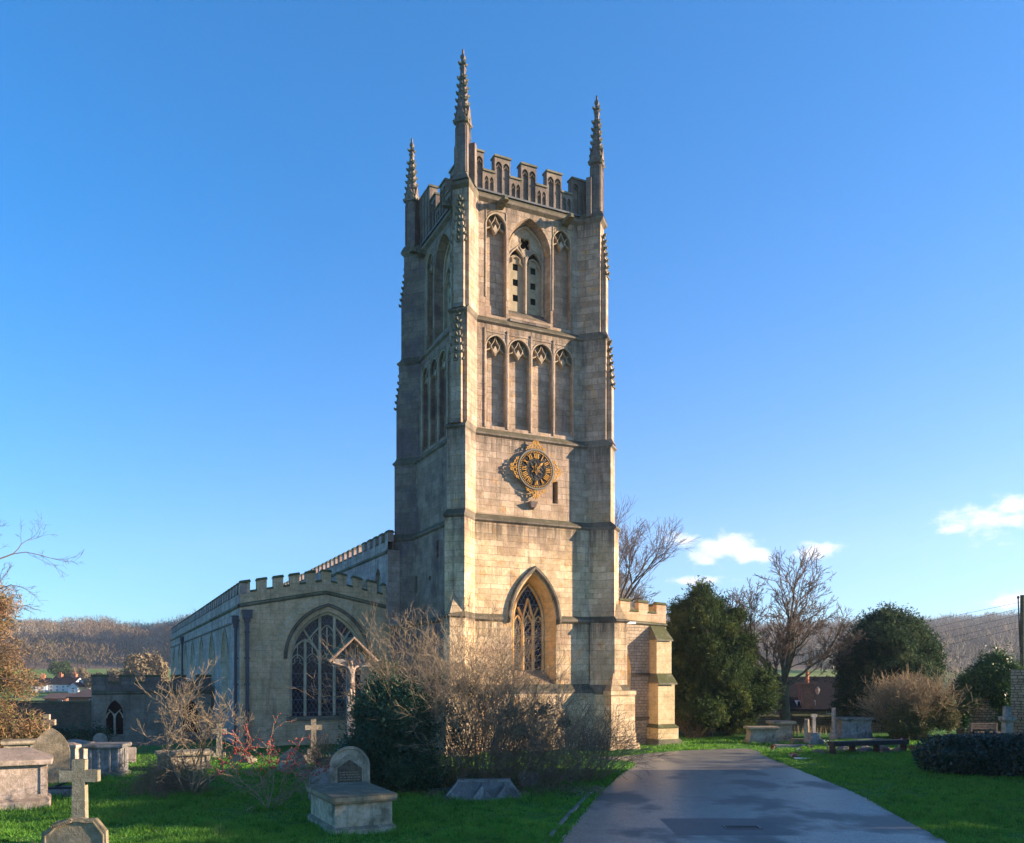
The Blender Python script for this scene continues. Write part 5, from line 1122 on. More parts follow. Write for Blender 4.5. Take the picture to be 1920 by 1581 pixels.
# ruined rubble wall with ivy at the right edge, and the nearer wall end
wall_('stone_wall', (*at(1816, 0, 47.5).xy, 0), (*at(1990, 0, 46.5).xy, 0), 3.35, .6, M['golden_rubble'], 'tall sunlit rubble stone wall behind the ivy at right', cope=False)
wall_('stone_wall', (*at(1897, 0, 42.0).xy, 0), (*at(2010, 0, 40.5).xy, 0), 3.75, .7, M['golden_rubble'], 'high rough stone wall end at the right edge of the view', cope=False)
wall_('stone_wall', (*at(1800, 0, 47.3).xy, 0), (*at(1815, 0, 47.4).xy, 0), .75, .6, M['golden_rubble'], 'low broken stump of rubble wall at the foot of the ivy', cope=False)
# telegraph pole
p = at(1917, 0, 56); root = empty('telegraph_pole', (p.x, p.y, -1), label='wooden telegraph pole with thin wires at the right edge', cat='pole')
mb = MB(); mb.tube((0, 0, 0), (0, 0, at(0, 1116, 56).z + 1), .17, .13, 10); mb.obj('post', M['bark_green'], root)
mb = MB(); zt = at(0, 1120, 56).z + 1
for k in range(5):
    z = zt - .3 - k * .42; mb.tube((-.02, 0, z), (-3.2, 6, z - .9 - .1 * k), .012, .012, 4)
mb.obj('wire', M['black'], root); mb = MB(); mb.tube((-.28, 0, zt - .05), (-.16, 0, zt - 3.3), .04, .04, 6); mb.lathe([(.05, zt - .1), (.09, zt), (.05, zt + .08)], (-.28, 0), 8); mb.obj('cable_guard', M['black'], root)
# ------------------------------------------------------------------ trees, shrubs, grass
def bare_tree(name, base, h, r, seed, label, twig, bark, lvl=5, lean=(0, 0), spread=.5, up=.2, group=None, kids=(2, 3), ratio=.72, stems=1, first=.34, minr=.012, cat='tree', wob=.16, droop=0., ivy=None):
    rr = random.Random(seed); root = empty(name, base, label=label, cat=cat, group=group); S, T_ = [], []
    for k in range(stems):
        a = k * 2 * math.pi / stems + rr.uniform(-.4, .4); d = Vector((math.cos(a) * .28 * (stems > 1) + lean[0], math.sin(a) * .28 * (stems > 1) + lean[1], 1))
        grow(S, T_, (math.cos(a) * r * .4 * (stems > 1), math.sin(a) * r * .4 * (stems > 1), -.3), d, h * first, r * (1 if stems == 1 else .62), lvl, spread, up, ratio, wob, kids, minr, 3, rr, 2, droop)
    if S: tubes('trunk', S, bark, 7, root)
    if T_: tubes('crown', T_, twig, 3, root)
    return root, T_
def at_g(px, d): return (float((px - CX) / F * d), d, float(ground_z((px - CX) / F * d, d)))
BT = 'bare winter trees around the churchyard'
# the broad bare tree right of the big yew: trunk, then a fan of upright stems
rr = random.Random(4); root = empty('bare_tree', at_g(1474, 50.6), label='big leafless tree with forked grey trunk between the yew and the cottage', cat='tree', group=BT); S, T_ = [], []
pts = [(0, 0, -.3, .40), (-.05, 0, .6, .34), (-.12, 0, 1.8, .31), (-.16, 0, 2.9, .30)]
for a, b in zip(pts[:-1], pts[1:]): S.append((*a[:3], *b[:3], a[3], b[3]))
S.append((.12, .1, -.2, .05, .1, 1.6, .2, .16)); S.append((.05, .1, 1.6, .0, .05, 3.0, .16, .15))
for dx, dy, dz, l, r in ((-.55, .1, 1, 3.0, .15), (-.28, -.2, 1, 3.2, .17), (-.05, .2, 1, 3.4, .18), (.16, -.1, 1, 3.3, .17), (.45, .15, 1, 3.0, .15), (-.9, -.1, .62, 2.9, .11), (.85, .1, .7, 2.9, .12), (.2, -.6, .9, 2.7, .10), (-1.2, .2, .35, 2.0, .05), (1.3, -.1, .5, 2.0, .05)):
    grow(S, T_, (-.12, 0, 2.75), (dx * .9 - .08, dy, dz), l, r * .72, 5, .36, .06, .63, .12, (2, 3), .0125, 4, rr, 3)
tubes('trunk', S, M['bark_green'], 7, root); tubes('crown', T_, M['twig_dark'], 3, root)
bare_tree('bare_tree', at_g(1085, 62), 19.0, .30, 8, 'tall leafless tree rising behind the right side of the tower', M['twig_dark'], M['bark'], 6, (.14, 0), .36, .05, BT, ratio=.72, first=.31, minr=.0125, wob=.10, kids=(3, 3))
bare_tree('bare_tree', at_g(1836, 60), 8.2, .13, 14, 'slender pale leafless tree behind the ivy wall', M['twig_white'], M['twig_white'], 5, (0, 0), .40, .12, BT, stems=3, first=.36, minr=.014, wob=.12)
bare_tree('bare_tree', at_g(1650, 75), 5.5, .1, 16, 'small leafless sapling behind the round conifer', M['twig_pale'], M['bark'], 4, (0, 0), .45, .15, BT, stems=2, minr=.014)
rr = random.Random(23)
lt, T1 = bare_tree('bare_tree', at_g(-60, 33), 11.5, .26, 21, 'rust brown leafless tree leaning in at the left edge', M['twig_red'], M['bark_green'], 6, (.02, -.05), .55, .06, BT, ratio=.70, first=.26, minr=.007, wob=.22)
S, T_ = [], []
for (pp, d_, l, r) in (((-.3, 0, 3.4), (1, 0, .45), 1.5, .05), ((.2, 0, 5.6), (1, .1, .6), 1.6, .045), ((0, 0, 7.4), (.9, .1, .85), 1.9, .04), ((.2, -.3, 3.0), (1, -.1, .05), 1.4, .04), ((.3, 0, 1.6), (1, 0, .12), 1.2, .03), ((.1, -.5, 4.4), (1, -.2, .2), 1.3, .04)):
    grow(S, T_, pp, d_, l, r, 4, .40, .06, .66, .17, (2, 3), .006, 3, rr, 3, .05)
tubes('limb', S or T_[:5], M['bark'], 5, lt); tubes('limb', T_, M['twig_dark'], 3, lt)
g = np.random.default_rng(61); L_ = [(.6 + g.uniform(-1.4, 1.3) * (1.15 - z / 9), g.uniform(-1, 1), z, .9, .9, .8) for z in np.linspace(.6, 6.4, 24)]; P, d = blob_points(26000, L_, g, .45)
leaves('crown', P, .024, M['twig_red'], lt, 5, elong=5.5); P, d = blob_points(2000, L_[:12], g, .5); leaves('ivy', P, .05, M['holly_top'], lt, 6)
# evergreens
def evergreen(name, base, lobes, n, size, mat, label, trunk_r, h, seed, cat='tree', elong=2.3, group=None, core=True, trunk=True, shell=.78, tuft=True):
    g = np.random.default_rng(seed); root = empty(name, base, label=label, cat=cat, group=group)
    P, d = blob_points(n, lobes, g, shell); P = P[P[:, 2] > .08]
    if tuft:                                                # spray-like tufts that break the outline
        m_ = len(P) // 5; C_ = P[:m_]; D_ = d[:m_] + [0, 0, .25]; k = 5; t = g.uniform(0, 1, (m_, k, 1)); Q = (C_[:, None] + D_[:, None] * t * size * g.uniform(3, 12, (m_, 1, 1)) + g.normal(0, size * .8, (m_, k, 3))).reshape(-1, 3); P = np.concatenate([P[m_:], Q])
    P = P[P[:, 2] > .05]; cr = leaves('crown', P, size, mat, root, seed, elong=elong)
    if core:
        V, Fc = [], []; nl = 0
        for l in lobes:
            u, v = np.meshgrid(np.linspace(0, 2 * np.pi, 9)[:-1], np.linspace(.2, np.pi - .2, 6)); q = np.stack([l[0] + np.cos(u) * np.sin(v) * l[3] * .58, l[1] + np.sin(u) * np.sin(v) * l[4] * .58, np.maximum(l[2] + np.cos(v) * l[5] * .58, .1)], -1).reshape(-1, 3); q += g.normal(0, l[3] * .05, q.shape)
            for i in range(5):
                for j in range(8): Fc.append((nl + i * 8 + j, nl + i * 8 + (j + 1) % 8, nl + (i + 1) * 8 + (j + 1) % 8, nl + (i + 1) * 8 + j))
            V.append(q); nl += len(q)
        npobj('inner_crown', np.concatenate(V), Fc, mat, root)
    if trunk:
        s_ = []; rr = random.Random(seed); grow(s_, s_, (0, 0, -.3), (0, 0, 1), h * .38, trunk_r, 2, .35, .3, .7, .08, (2, 3), .05, 3, rr, 0); tubes('trunk', s_, M['bark'], 6, root)
    return root
g = np.random.default_rng(5); Lb = lobes_for((0, 0), 2.75, (.9, 4.6), 16, g, .36, .5) + lobes_for((-.3, 0), 1.75, (4.4, 7.4), 11, g, .42, .58) + [(-.2, 0, 8.0, .55, .55, .75), (-.75, 0, 7.5, .45, .45, .5), (.6, 0, 7.3, .5, .5, .5), (0, 0, 3, 1.8, 1.8, 2.4), (2.6, -.3, 2.2, 1.1, 1.0, .8), (3.0, 0, 3.2, .8, .8, .6), (1.9, 0, 4.6, .8, .8, .8), (1.4, 0, 6.6, .6, .5, .5), (2.3, 0, 5.4, .6, .6, .4), (3.2, -.2, 1.9, .8, .7, .5), (3.6, 0, 2.6, .5, .5, .4), (1.9, 0, 6.9, .45, .4, .3), (-1.6, 0, 5.9, .6, .6, .5), (-1.5, 0, 7.1, .4, .4, .35)]
evergreen('yew_tree', at_g(1322, 48.5), Lb, 100000, .050, M['yew'], 'huge dark yew standing right of the church aisle', .45, 8, 51)
g = np.random.default_rng(6); Lb = lobes_for((0, 0), 3.1, (1.0, 6.4), 24, g, .33, .46) + [(0, 0, 3.6, 2.5, 2.2, 2.7), (0, 0, 7.0, .9, .9, .75), (-.9, 0, 6.6, .6, .6, .6), (1.1, 0, 6.3, .7, .7, .7), (-2.3, 0, 4.2, .9, .8, .9), (2.5, 0, 4.6, .8, .8, .9)]
evergreen('conifer', at_g(1664, 53), Lb, 100000, .052, M['yew_blue'], 'broad round dark conifer behind the graves at right', .4, 7, 52)
g = np.random.default_rng(7); Lb = lobes_for((0, 0), 1.3, (.5, 2.7), 14, g, .4, .52) + [(0, 0, 1.4, 1.15, .95, 1.3), (-.2, 0, 2.85, .6, .5, .5), (.35, 0, 2.6, .6, .5, .5)]
hb = at_g(736, 24.8); evergreen('holly_bush', hb, Lb, 40000, .036, M['holly'], 'glossy dark green evergreen bush beside the wayside crucifix', .05, 2, 53, 'bush', elong=1.4)
g = np.random.default_rng(8); Lb = lobes_for((0, 0), .62, (.4, 2.7), 9, g, .45, .6) + [(0, 0, 3.1, .38, .35, .4)]
evergreen('privet_bush', at_g(727, 28.2), [(l[0], l[1], l[2] + .35, *l[3:]) for l in Lb], 8000, .034, M['holly_top'], 'yellow green bush top showing above the glossy dark bush', .04, 2, 54, 'bush', elong=1.4, core=False)
g = np.random.default_rng(9); Lb = [(0, 0, .95, .45, .4, .4), (.3, 0, .6, .45, .4, .45), (-.2, .1, .6, .4, .4, .4)]
evergreen('variegated_shrub', at_g(662, 27.5), Lb, 2600, .035, flat('cream_green_leaf', (.34, .36, .26), .7, .3, 12, .3, bmp=0, c2=(.10, .14, .07)), 'pale variegated shrub at the foot of the crucifix', .03, 1, 55, 'shrub', elong=1.4, core=False)
g = np.random.default_rng(10); hx = at_g(1846, 29.6)
Lb = [(x, y, .72 + g.uniform(-.05, .1), .72, .72, .72) for x in np.linspace(-1.5, 2.6, 9) for y in (-.5, .5)] + [(x, g.uniform(-.6, .6), 1.12, .5, .5, .32) for x in np.linspace(-1.3, 2.6, 9)]
evergreen('clipped_hedge', hx, Lb, 34000, .052, M['box_leaf'], 'low rounded dark clipped hedge on the lawn at right', .05, 1, 56, 'hedge', elong=1.4, trunk=False, tuft=False)
g = np.random.default_rng(12); Lb = [(g.uniform(-3.5, 2.2), g.uniform(-.4, .4), g.uniform(.3, 1.0), .7, .5, .55) for _ in range(14)]
evergreen('ivy_bank', at_g(110, 46), [(l[0], l[1], l[2] - .35, *l[3:]) for l in Lb], 9000, .06, M['holly'], 'dark green shrubs along the foot of the brick churchyard wall', .05, 1, 57, 'shrubs', elong=1.4, trunk=False)
g = np.random.default_rng(13); ix = at_g(1846, 46.2); X0 = ix[0]
Lb = []
for (px_, py_, s) in ((1862, 1245, .55), (1880, 1240, .5), (1845, 1262, .6), (1870, 1268, .7), (1890, 1262, .6), (1822, 1280, .55), (1850, 1290, .6), (1876, 1295, .6), (1888, 1285, .5), (1805, 1296, .5), (1812, 1318, .5), (1800, 1336, .5), (1884, 1320, .38), (1883, 1342, .3), (1884, 1362, .3), (1884, 1380, .3), (1838, 1275, .5), (1795, 1352, .45), (1872, 1318, .35)):
    q = at(px_, py_, 45.9); Lb.append((q.x - X0, g.uniform(-.25, .25) - .3, q.z, s, s * .8, s * .8))
evergreen('ivy', (X0, 46.2, 0), Lb, 22000, .06, M['ivy'], 'thick bright green ivy draped over the ruined stone wall', .05, 1, 58, 'ivy', elong=1.3, trunk=False, core=True)
SH = 'twiggy shrubs in the churchyard'
def twig_shrub(name, base, n, h, rx, ry, seed, mat, label, lvl=2, lean=.55, r=.012, minr=.005, spread=.35, up=.15, group=SH, skew=(0, 0), cat='shrub', ratio=.62, wob=.14, base_r=.5, hf=None, kids=(2, 3)):
    rr = random.Random(seed); S = []
    for k in range(n):
        a = rr.uniform(0, 2 * math.pi); q = math.sqrt(rr.random()); bx, by = math.cos(a) * q * rx, math.sin(a) * q * ry
        d = Vector((bx / rx * lean + skew[0] + rr.gauss(0, .12), by / ry * lean + skew[1] + rr.gauss(0, .12), 1)); hh = h * rr.uniform(.35, .62) * (hf(bx / rx) if hf else 1)
        grow(S, S, (bx * base_r, by * base_r, -.05), d, hh, r * rr.uniform(.6, 1.2), lvl, spread, up, ratio, wob, kids, minr, 3, rr, 9)
    root = empty(name, base, label=label, cat=cat, group=group); tubes('stems', S, mat, 3, root); return root
sb = at_g(892, 26.6)
t1 = twig_shrub('twiggy_shrub', sb, 115, 4.8, 2.2, 1.0, 71, M['twig_pale'], 'tall dense thicket of bare golden twigs in front of the tower base', 4, .45, .018, .0045, .42, .12, base_r=.8, wob=.17, ratio=.60, hf=lambda u: 1.0 - .35 * max(0, u) - .15 * abs(u))
t1b = twig_shrub('bramble_thicket', (sb[0] + .3, sb[1] - .5, sb[2]), 170, 2.3, 2.3, .8, 72, M['twig'], 'tangle of dark brown brambles under the tall golden thicket', 2, .8, .012, .006, .6, -.05, base_r=.95, wob=.28)
t2 = twig_shrub('bramble_thicket', at_g(1062, 28.2), 190, 2.7, 1.6, .8, 73, M['twig'], 'lower brown twiggy thicket in front of the tower buttress', 2, .8, .011, .0055, .5, .0, base_r=.8, wob=.25)
g = np.random.default_rng(15)
for par, Ls, n_ in ((t1, [(-.3, 0, 3.05, .35, .3, .3), (-.9, -.3, 2.5, .3, .3, .5), (.2, -.2, 2.75, .3, .3, .25), (-1.2, -.2, 3.3, .35, .3, .2), (-.6, -.4, 1.8, .3, .3, .6), (1.1, -.2, 2.3, .4, .3, .3), (1.4, -.3, 1.7, .35, .3, .3), (-1.9, -.2, 2.8, .3, .3, .3)], 1500), (t2, [(-.8, -.3, 2.3, .4, .3, .3), (-.1, -.3, 1.9, .3, .3, .2)], 400)):
    P, d = blob_points(n_, Ls, g, .5); leaves('ivy_leaf', P, .05, M['holly'], par, 8, elong=1.2)
twig_shrub('bare_shrub', at_g(362, 24.3), 8, 3.0, .42, .35, 74, M['twig_pale'], 'open leafless shrub with many pale forking branches left of the rose bush', 4, .80, .032, .0065, .50, .10, base_r=.5, ratio=.68, wob=.2, skew=(.15, 0))
g = np.random.default_rng(16); twig_shrub('bramble_mound', at_g(318, 24.9), 260, 1.5, .55, .5, 75, M['twig'], 'rounded mound of dry brown stems at the foot of the open leafless shrub', 2, 1.0, .009, .005, .7, -.3, base_r=.6, wob=.4)
twig_shrub('twiggy_shrub', at_g(1708, 46), 240, 3.0, 1.15, .7, 76, M['twig_tan'], 'sunlit tan leafless bush in front of the round conifer', 3, .5, .015, .008, .45, .12, base_r=.7)
g = np.random.default_rng(17); Lb = [(g.uniform(-1.9, 1.2), g.uniform(-.5, .5), g.uniform(.5, 1.6), .6, .5, .5) for _ in range(16)] + [(.5, 0, 2.0, .6, .5, .5)]
evergreen('scrub_bush', at_g(1745, 45.2), Lb, 14000, .05, M['scrub'], 'olive green scrub between the tan bush and the ivy wall', .05, 1, 59, 'bush', elong=1.5, trunk=False, core=False)
twig_shrub('dry_shrub', at_g(1300, 46.5), 60, 1.6, .9, .3, 77, M['twig'], 'small dry shrub under the skirts of the big yew', 2, .7, .012, .008, .5, .1)
twig_shrub('twiggy_shrub', at_g(612, 29), 80, 1.5, .7, .4, 78, M['twig'], 'small brown bush between the stepped cross and the dark evergreen', 2, .8, .010, .0055, .5, 0)
# rose bush with red hips
rr = random.Random(31); bx = at_g(505, 21.8); root = empty('rose_bush', bx, label='straggling wild rose bush with bright red hips behind the chest tomb', cat='bush', group=None); S = []; tips = []
for (dx, dz, l) in ((-.45, 1, 1.3), (.15, 1, 1.25), (.55, 1, 1.25), (.8, .9, 1.2), (-.2, 1, 1.35), (.4, 1.1, 1.0), (1.0, .8, 1.1), (-.7, .9, .9), (.0, 1, .9)):
    n0 = len(S); grow(S, S, (rr.gauss(0, .08), rr.gauss(0, .08), -.03), (dx, rr.gauss(0, .2), dz), l, .018, 3, .42, .03, .62, .16, (2, 2), .0075, 4, rr, 9, .12)
tubes('stems', S, M['twig_pale'], 3, root)
for s in S:
    if s[5] > 1.0 and rr.random() < .34 and s[6] < .0095: tips.append((s[3], s[4], s[5] - .02))
for _ in range(90): k = rr.choice(tips); tips.append((k[0] + rr.gauss(0, .05), k[1] + rr.gauss(0, .05), k[2] + rr.gauss(0, .05)))
o8 = np.array([(1, 0, 0), (-1, 0, 0), (0, 1, 0), (0, -1, 0), (0, 0, 1.3), (0, 0, -1.3)]); f8 = np.array([(0, 2, 4), (2, 1, 4), (1, 3, 4), (3, 0, 4), (2, 0, 5), (1, 2, 5), (3, 1, 5), (0, 3, 5)])
tp = np.array(tips); V = (tp[:, None] + o8[None] * .022).reshape(-1, 3); Fc = (np.arange(len(tp))[:, None, None] * 6 + f8[None]).reshape(-1, 3)
npobj('rose_hips', V, Fc, M['berry'], root, kind='stuff')
# unseen trees and hedge added to the right to keep the foreground in shade
def caster(y0, y1, h, x0, label, seed, n=9000):
    g = np.random.default_rng(seed); L_ = []; m_ = int((y1 - y0) * h * .22) + 6
    for k in range(m_):
        L_.append((g.uniform(-1.0, 1.0), g.uniform(0, y1 - y0), g.uniform(.8, h - .9), 1.2, 1.1, 1.0))
    for y in np.arange(.4, y1 - y0, .8): L_.append((0, y, h - .9, 1.1, .8, .85 + g.uniform(-.1, .12)))
    root = evergreen('conifer_hedge', (x0, y0, 0), L_, n, .14, M['yew'], label, .2, 3, seed, 'hedge', elong=1.6, core=True, trunk=False)
    mb = MB(); mb.box(-.5, .5, .1, y1 - y0 - .1, -.2, h - 1.1); mb.obj('branch_mass', M['bark'], root)  # solid core added so that no sun leaks through the leaves
    return root
caster(11.5, 19.3, 9.35, 26.5, 'tall dark conifer hedge right of the drive, nearest stretch', 81)
caster(19.5, 31.2, 10.5, 26.5, 'tall dark conifer hedge right of the drive, highest stretch', 82, 13000)
caster(31.4, 37.6, 4.6, 27.5, 'lower stretch of conifer hedge beyond the tall one', 83, 5000)
for k, (x, y, h) in enumerate(((31, 17.5, 13.0), (31.5, 21.5, 14.5), (31, 25.5, 14.0), (32, 29.5, 13.5))):
    bare_tree('bare_tree', (x, y, 0), h, .3, 90 + k, 'leafless tree behind the tall conifer hedge, number %d along it' % (k + 1) if False else ['leafless tree behind the conifer hedge, nearest to the viewer', 'leafless tree behind the conifer hedge, second from the viewer', 'leafless tree behind the conifer hedge, third from the viewer', 'leafless tree behind the conifer hedge, farthest from the viewer'][k], M['twig_dark'], M['bark'], 5, (0, 0), .45, .15, BT, minr=.02)
# grass blades
g = np.random.default_rng(77); n = 520000; Yg = 17.2 + 30 * g.random(n) ** 1.5; Xg = (g.uniform(-60, 1990, n) - CX) / F * Yg
cl = np.sin(Xg * 3.1 + np.sin(Yg * 2.3) * 1.7) * np.sin(Yg * 2.9 + np.sin(Xg * 1.9) * 2) + np.sin(Xg * .9 + 1) * np.sin(Yg * .8)
ok = ~in_poly(Xg + g.normal(0, .05, n), Yg + g.normal(0, .05, n)) & (g.random(n) < .72 + .28 * np.clip(cl, -1, 1)) & ~((Yg > 37.5) & (Xg < 6)); Xg, Yg, cl = Xg[ok], Yg[ok], cl[ok]; n = len(Xg)
Zg = ground_z(Xg, Yg) - .01; h = g.uniform(.03, .12, n) * (1 + .6 * np.clip(cl, -1, 1)); a = g.uniform(0, 2 * np.pi, n); w = .008 + .0005 * Yg
dx, dy = np.cos(a) * w, np.sin(a) * w; lx, ly = g.normal(0, .45, n) * h, g.normal(0, .45, n) * h
V = np.stack([np.stack([Xg - dx, Yg - dy, Zg], 1), np.stack([Xg + dx, Yg + dy, Zg], 1), np.stack([Xg + lx, Yg + ly, Zg + h], 1)], 1).reshape(-1, 3)
m, nt, b = newmat('grass_blade', .55, .25); tc = N(nt, 'ShaderNodeTexCoord'); ob = tc.outputs['Object']; n1 = noise(nt, ob, .5, 4); n2 = noise(nt, ob, 3.0, 5, .8); n3 = noise(nt, ob, 60, 2)
c_ = mixc(nt, ramp(nt, n1, .38, .62), (.065, .24, .022), (.12, .33, .030)); c_ = mixc(nt, ramp(nt, n3, .35, .7), c_, (.20, .38, .05)); c_ = mixc(nt, ramp(nt, n2, .52, .68, 0, .6), c_, (.17, .19, .05)); c_ = mixc(nt, ramp(nt, noise(nt, ob, 1.3, 5, .7), .56, .70, 0, .6), c_, (.20, .17, .07)); c_ = mixc(nt, ramp(nt, n2, .50, .36, 0, .8), c_, (.012, .075, .010))
L(nt, c_, b.inputs['Base Color']); t = N(nt, 'ShaderNodeBsdfTranslucent'); L(nt, c_, t.inputs[0]); mx = N(nt, 'ShaderNodeMixShader', ins={0: .4}); L(nt, b.outputs[0], mx.inputs[1]); L(nt, t.outputs[0], mx.inputs[2]); L(nt, mx.outputs[0], nt.nodes['Material Output'].inputs[0])
npobj('grass', V, np.arange(len(V)).reshape(-1, 3), m, kind='stuff', label='short lush green grass of the churchyard lawns', cat='grass')
# longer unmown tufts round the stones, and fallen leaves over the lawns
g = np.random.default_rng(80); Q = []
for (px_, d_, r_, k_) in ((655, 18.9, 1.25, 900), (660, 20.6, 1.1, 400), (143, 15.2, .6, 300), (150, 17.6, .35, 250), (60, 22.3, 1.3, 700), (93, 27, .65, 300), (203, 28.9, .75, 400), (136, 30.4, .7, 300), (905, 23.8, 1.25, 600), (992, 26.1, .4, 200), (318, 24.7, .8, 500), (362, 24.3, .5, 300), (505, 21.8, .35, 250), (800, 24.9, .9, 300), (1846, 29.2, 2.6, 900), (1640, 37.8, 1.8, 500), (1427, 42.7, .9, 300), (1512, 42.6, .5, 200), (588, 33, .6, 200), (545, 30.3, .6, 200), (411, 35.2, .4, 150), (603, 23.1, .4, 150), (1470, 50.3, .8, 200)):
    a = g.uniform(0, 2 * np.pi, k_); rr_ = r_ * g.uniform(.55, 1.12, k_); Q.append(np.stack([(px_ - CX) / F * d_ + np.cos(a) * rr_, d_ + np.sin(a) * rr_ * .8, g.uniform(.08, .22, k_)], 1))
Q = np.concatenate(Q); n = len(Q); Xt, Yt, ht = Q[:, 0], Q[:, 1], Q[:, 2]; ok = ~in_poly(Xt, Yt); Xt, Yt, ht = Xt[ok], Yt[ok], ht[ok]; n = len(Xt); Zt = ground_z(Xt, Yt) - .01; a = g.uniform(0, 2 * np.pi, n); w_ = .008 + .0004 * Yt
dx, dy = np.cos(a) * w_, np.sin(a) * w_; lx, ly = g.normal(0, .4, n) * ht, g.normal(0, .4, n) * ht
V = np.stack([np.stack([Xt - dx, Yt - dy, Zt], 1), np.stack([Xt + dx, Yt + dy, Zt], 1), np.stack([Xt + lx, Yt + ly, Zt + ht], 1)], 1).reshape(-1, 3)
npobj('long_grass', V, np.arange(len(V)).reshape(-1, 3), bpy.data.materials['grass_blade'], kind='stuff', label='longer unmown grass round the feet of the graves', cat='grass')
g = np.random.default_rng(81); n = 2600; yy_ = 17.3 + 25 * g.random(n) ** 1.3; xx_ = (g.uniform(-40, 1960, n) - CX) / F * yy_; xx_ = xx_ + 0; ok = ~in_poly(xx_, yy_) | (g.random(n) < .12); xx_, yy_ = xx_[ok], yy_[ok]
P = np.stack([xx_, yy_, np.where(in_poly(xx_, yy_), .02, ground_z(xx_, yy_) + .05)], 1); leaves('fallen_leaves', P, .020, M['twig_tan'], None, 10, elong=1.4, nrm=np.array([[0, 0, 1.]]), align=.75, kind='stuff', label='scattered fallen brown leaves on the lawns and drive', cat='leaves')
# taller weeds and leaf litter round the thicket
g = np.random.default_rng(78); n = 2600; px_ = g.uniform(700, 1130, n); yy_ = 25.2 + .5 * np.sin(px_ * .02) + g.normal(0, .55, n); xx_ = (px_ - CX) / F * yy_; P = np.stack([xx_, yy_, ground_z(xx_, yy_) + g.uniform(.03, .10, n)], 1)
leaves('leaf_litter', P, .035, M['twig'], None, 9, elong=1.5, kind='stuff', label='brown dead leaves and weeds in front of the thicket', cat='leaf litter')
g = np.random.default_rng(79); n = 300; xx_ = np.concatenate([g.normal(at(1500, 0, 50).x, .8, n // 2), g.normal(at(1450, 0, 50).x, .5, n // 2)]); yy_ = g.uniform(49, 51, n)
S = [(x, y, -.02, x + g.normal(0, .12), y, g.uniform(.25, .6), .008, .004) for x, y in zip(xx_, yy_)]; tubes('dry_grass', S, M['drygrass'], 3, None, kind='stuff', label='tufts of tall dry grass behind the far chest tombs', cat='dry grass')
# ------------------------------------------------------------------ gravestones, tombs, crucifix, flowers, bench
ROT = math.radians(27)
def rect(w, d, cx=0, cy=0): return [(cx - w / 2, cy - d / 2), (cx + w / 2, cy - d / 2), (cx + w / 2, cy + d / 2), (cx - w / 2, cy + d / 2)]
def chest(pos, w, d, h, rot, mat, label, lid='flat', lidh=.12, over=.09, plinth=.12, pil=False, curved=False, group='chest tombs in the churchyard', z0=None, seed=1, panel=True, lidmat=None):
    root = empty('chest_tomb', (pos[0], pos[1], z0 if z0 is not None else float(ground_z(pos[0], pos[1]))), rot, label=label, cat='tomb', group=group)
    mb = MB(); mb.prism(rect(w + .16, d + .16), -.3, plinth); mb.prism(rect(w + .16, d + .16), plinth, plinth + .05, poly2=rect(w + .05, d + .05)); mb.obj('plinth', mat, root, bevel=.012)
    mb = MB(); zb, zt = plinth + .05, h - lidh
    if curved:
        n = 8; sec = [(zb + (zt - zb) * k / n, 1 - .10 * math.sin(math.pi * (k / n)) + .02 * math.sin(2 * math.pi * k / n)) for k in range(n + 1)]
        for (za, sa), (zb2, sb2) in zip(sec[:-1], sec[1:]): mb.prism(rect(w * sa, d * sa), za, zb2, poly2=rect(w * sb2, d * sb2), cap=False)
    else:
        for (O, e, n_, L_) in ((Vector((-w / 2, -d / 2, 0)), Vector((1, 0, 0)), Vector((0, -1, 0)), w), (Vector((w / 2, -d / 2, 0)), Vector((0, 1, 0)), Vector((1, 0, 0)), d), (Vector((w / 2, d / 2, 0)), Vector((-1, 0, 0)), Vector((0, 1, 0)), w), (Vector((-w / 2, d / 2, 0)), Vector((0, -1, 0)), Vector((-1, 0, 0)), d)):
            m_ = .14; hl = [([(m_, zb + .1), (L_ - m_, zb + .1), (L_ - m_, zt - .08), (m_, zt - .08)], .035, 0)] if panel and L_ > .6 else []
            mb.wall((O, e, n_), [(0, zb), (L_, zb), (L_, zt), (0, zt)], hl, 0)
            if pil:
                for s in (.07, L_ * .33, L_ * .67, L_ - .07): mb.rib((O, e, n_), [(s, zb), (s, zt)], .10, -.035, .03)
    mb.obj('body', mat, root)
    mb = MB(); W_, D_ = w + 2 * over, d + 2 * over
    if lid == 'flat':
        mb.prism(rect(W_ - .06, D_ - .06), zt - .05, zt, poly2=rect(W_, D_)); mb.prism(rect(W_, D_), zt, h - .02); mb.prism(rect(W_, D_), h - .02, h, poly2=rect(W_ - .04, D_ - .04))
    else:
        mb.prism(rect(W_, D_), zt - .02, zt + lidh * .5); k = min(W_, D_) / 2 * .92
        mb.prism(rect(W_, D_), zt + lidh * .5, h + (.16 if lid == 'hip' else .06), poly2=rect(max(W_ - 2 * k, .04), max(D_ - 2 * k, .04)))
    mb.obj('lid', lidmat or mat, root, bevel=.015); return root
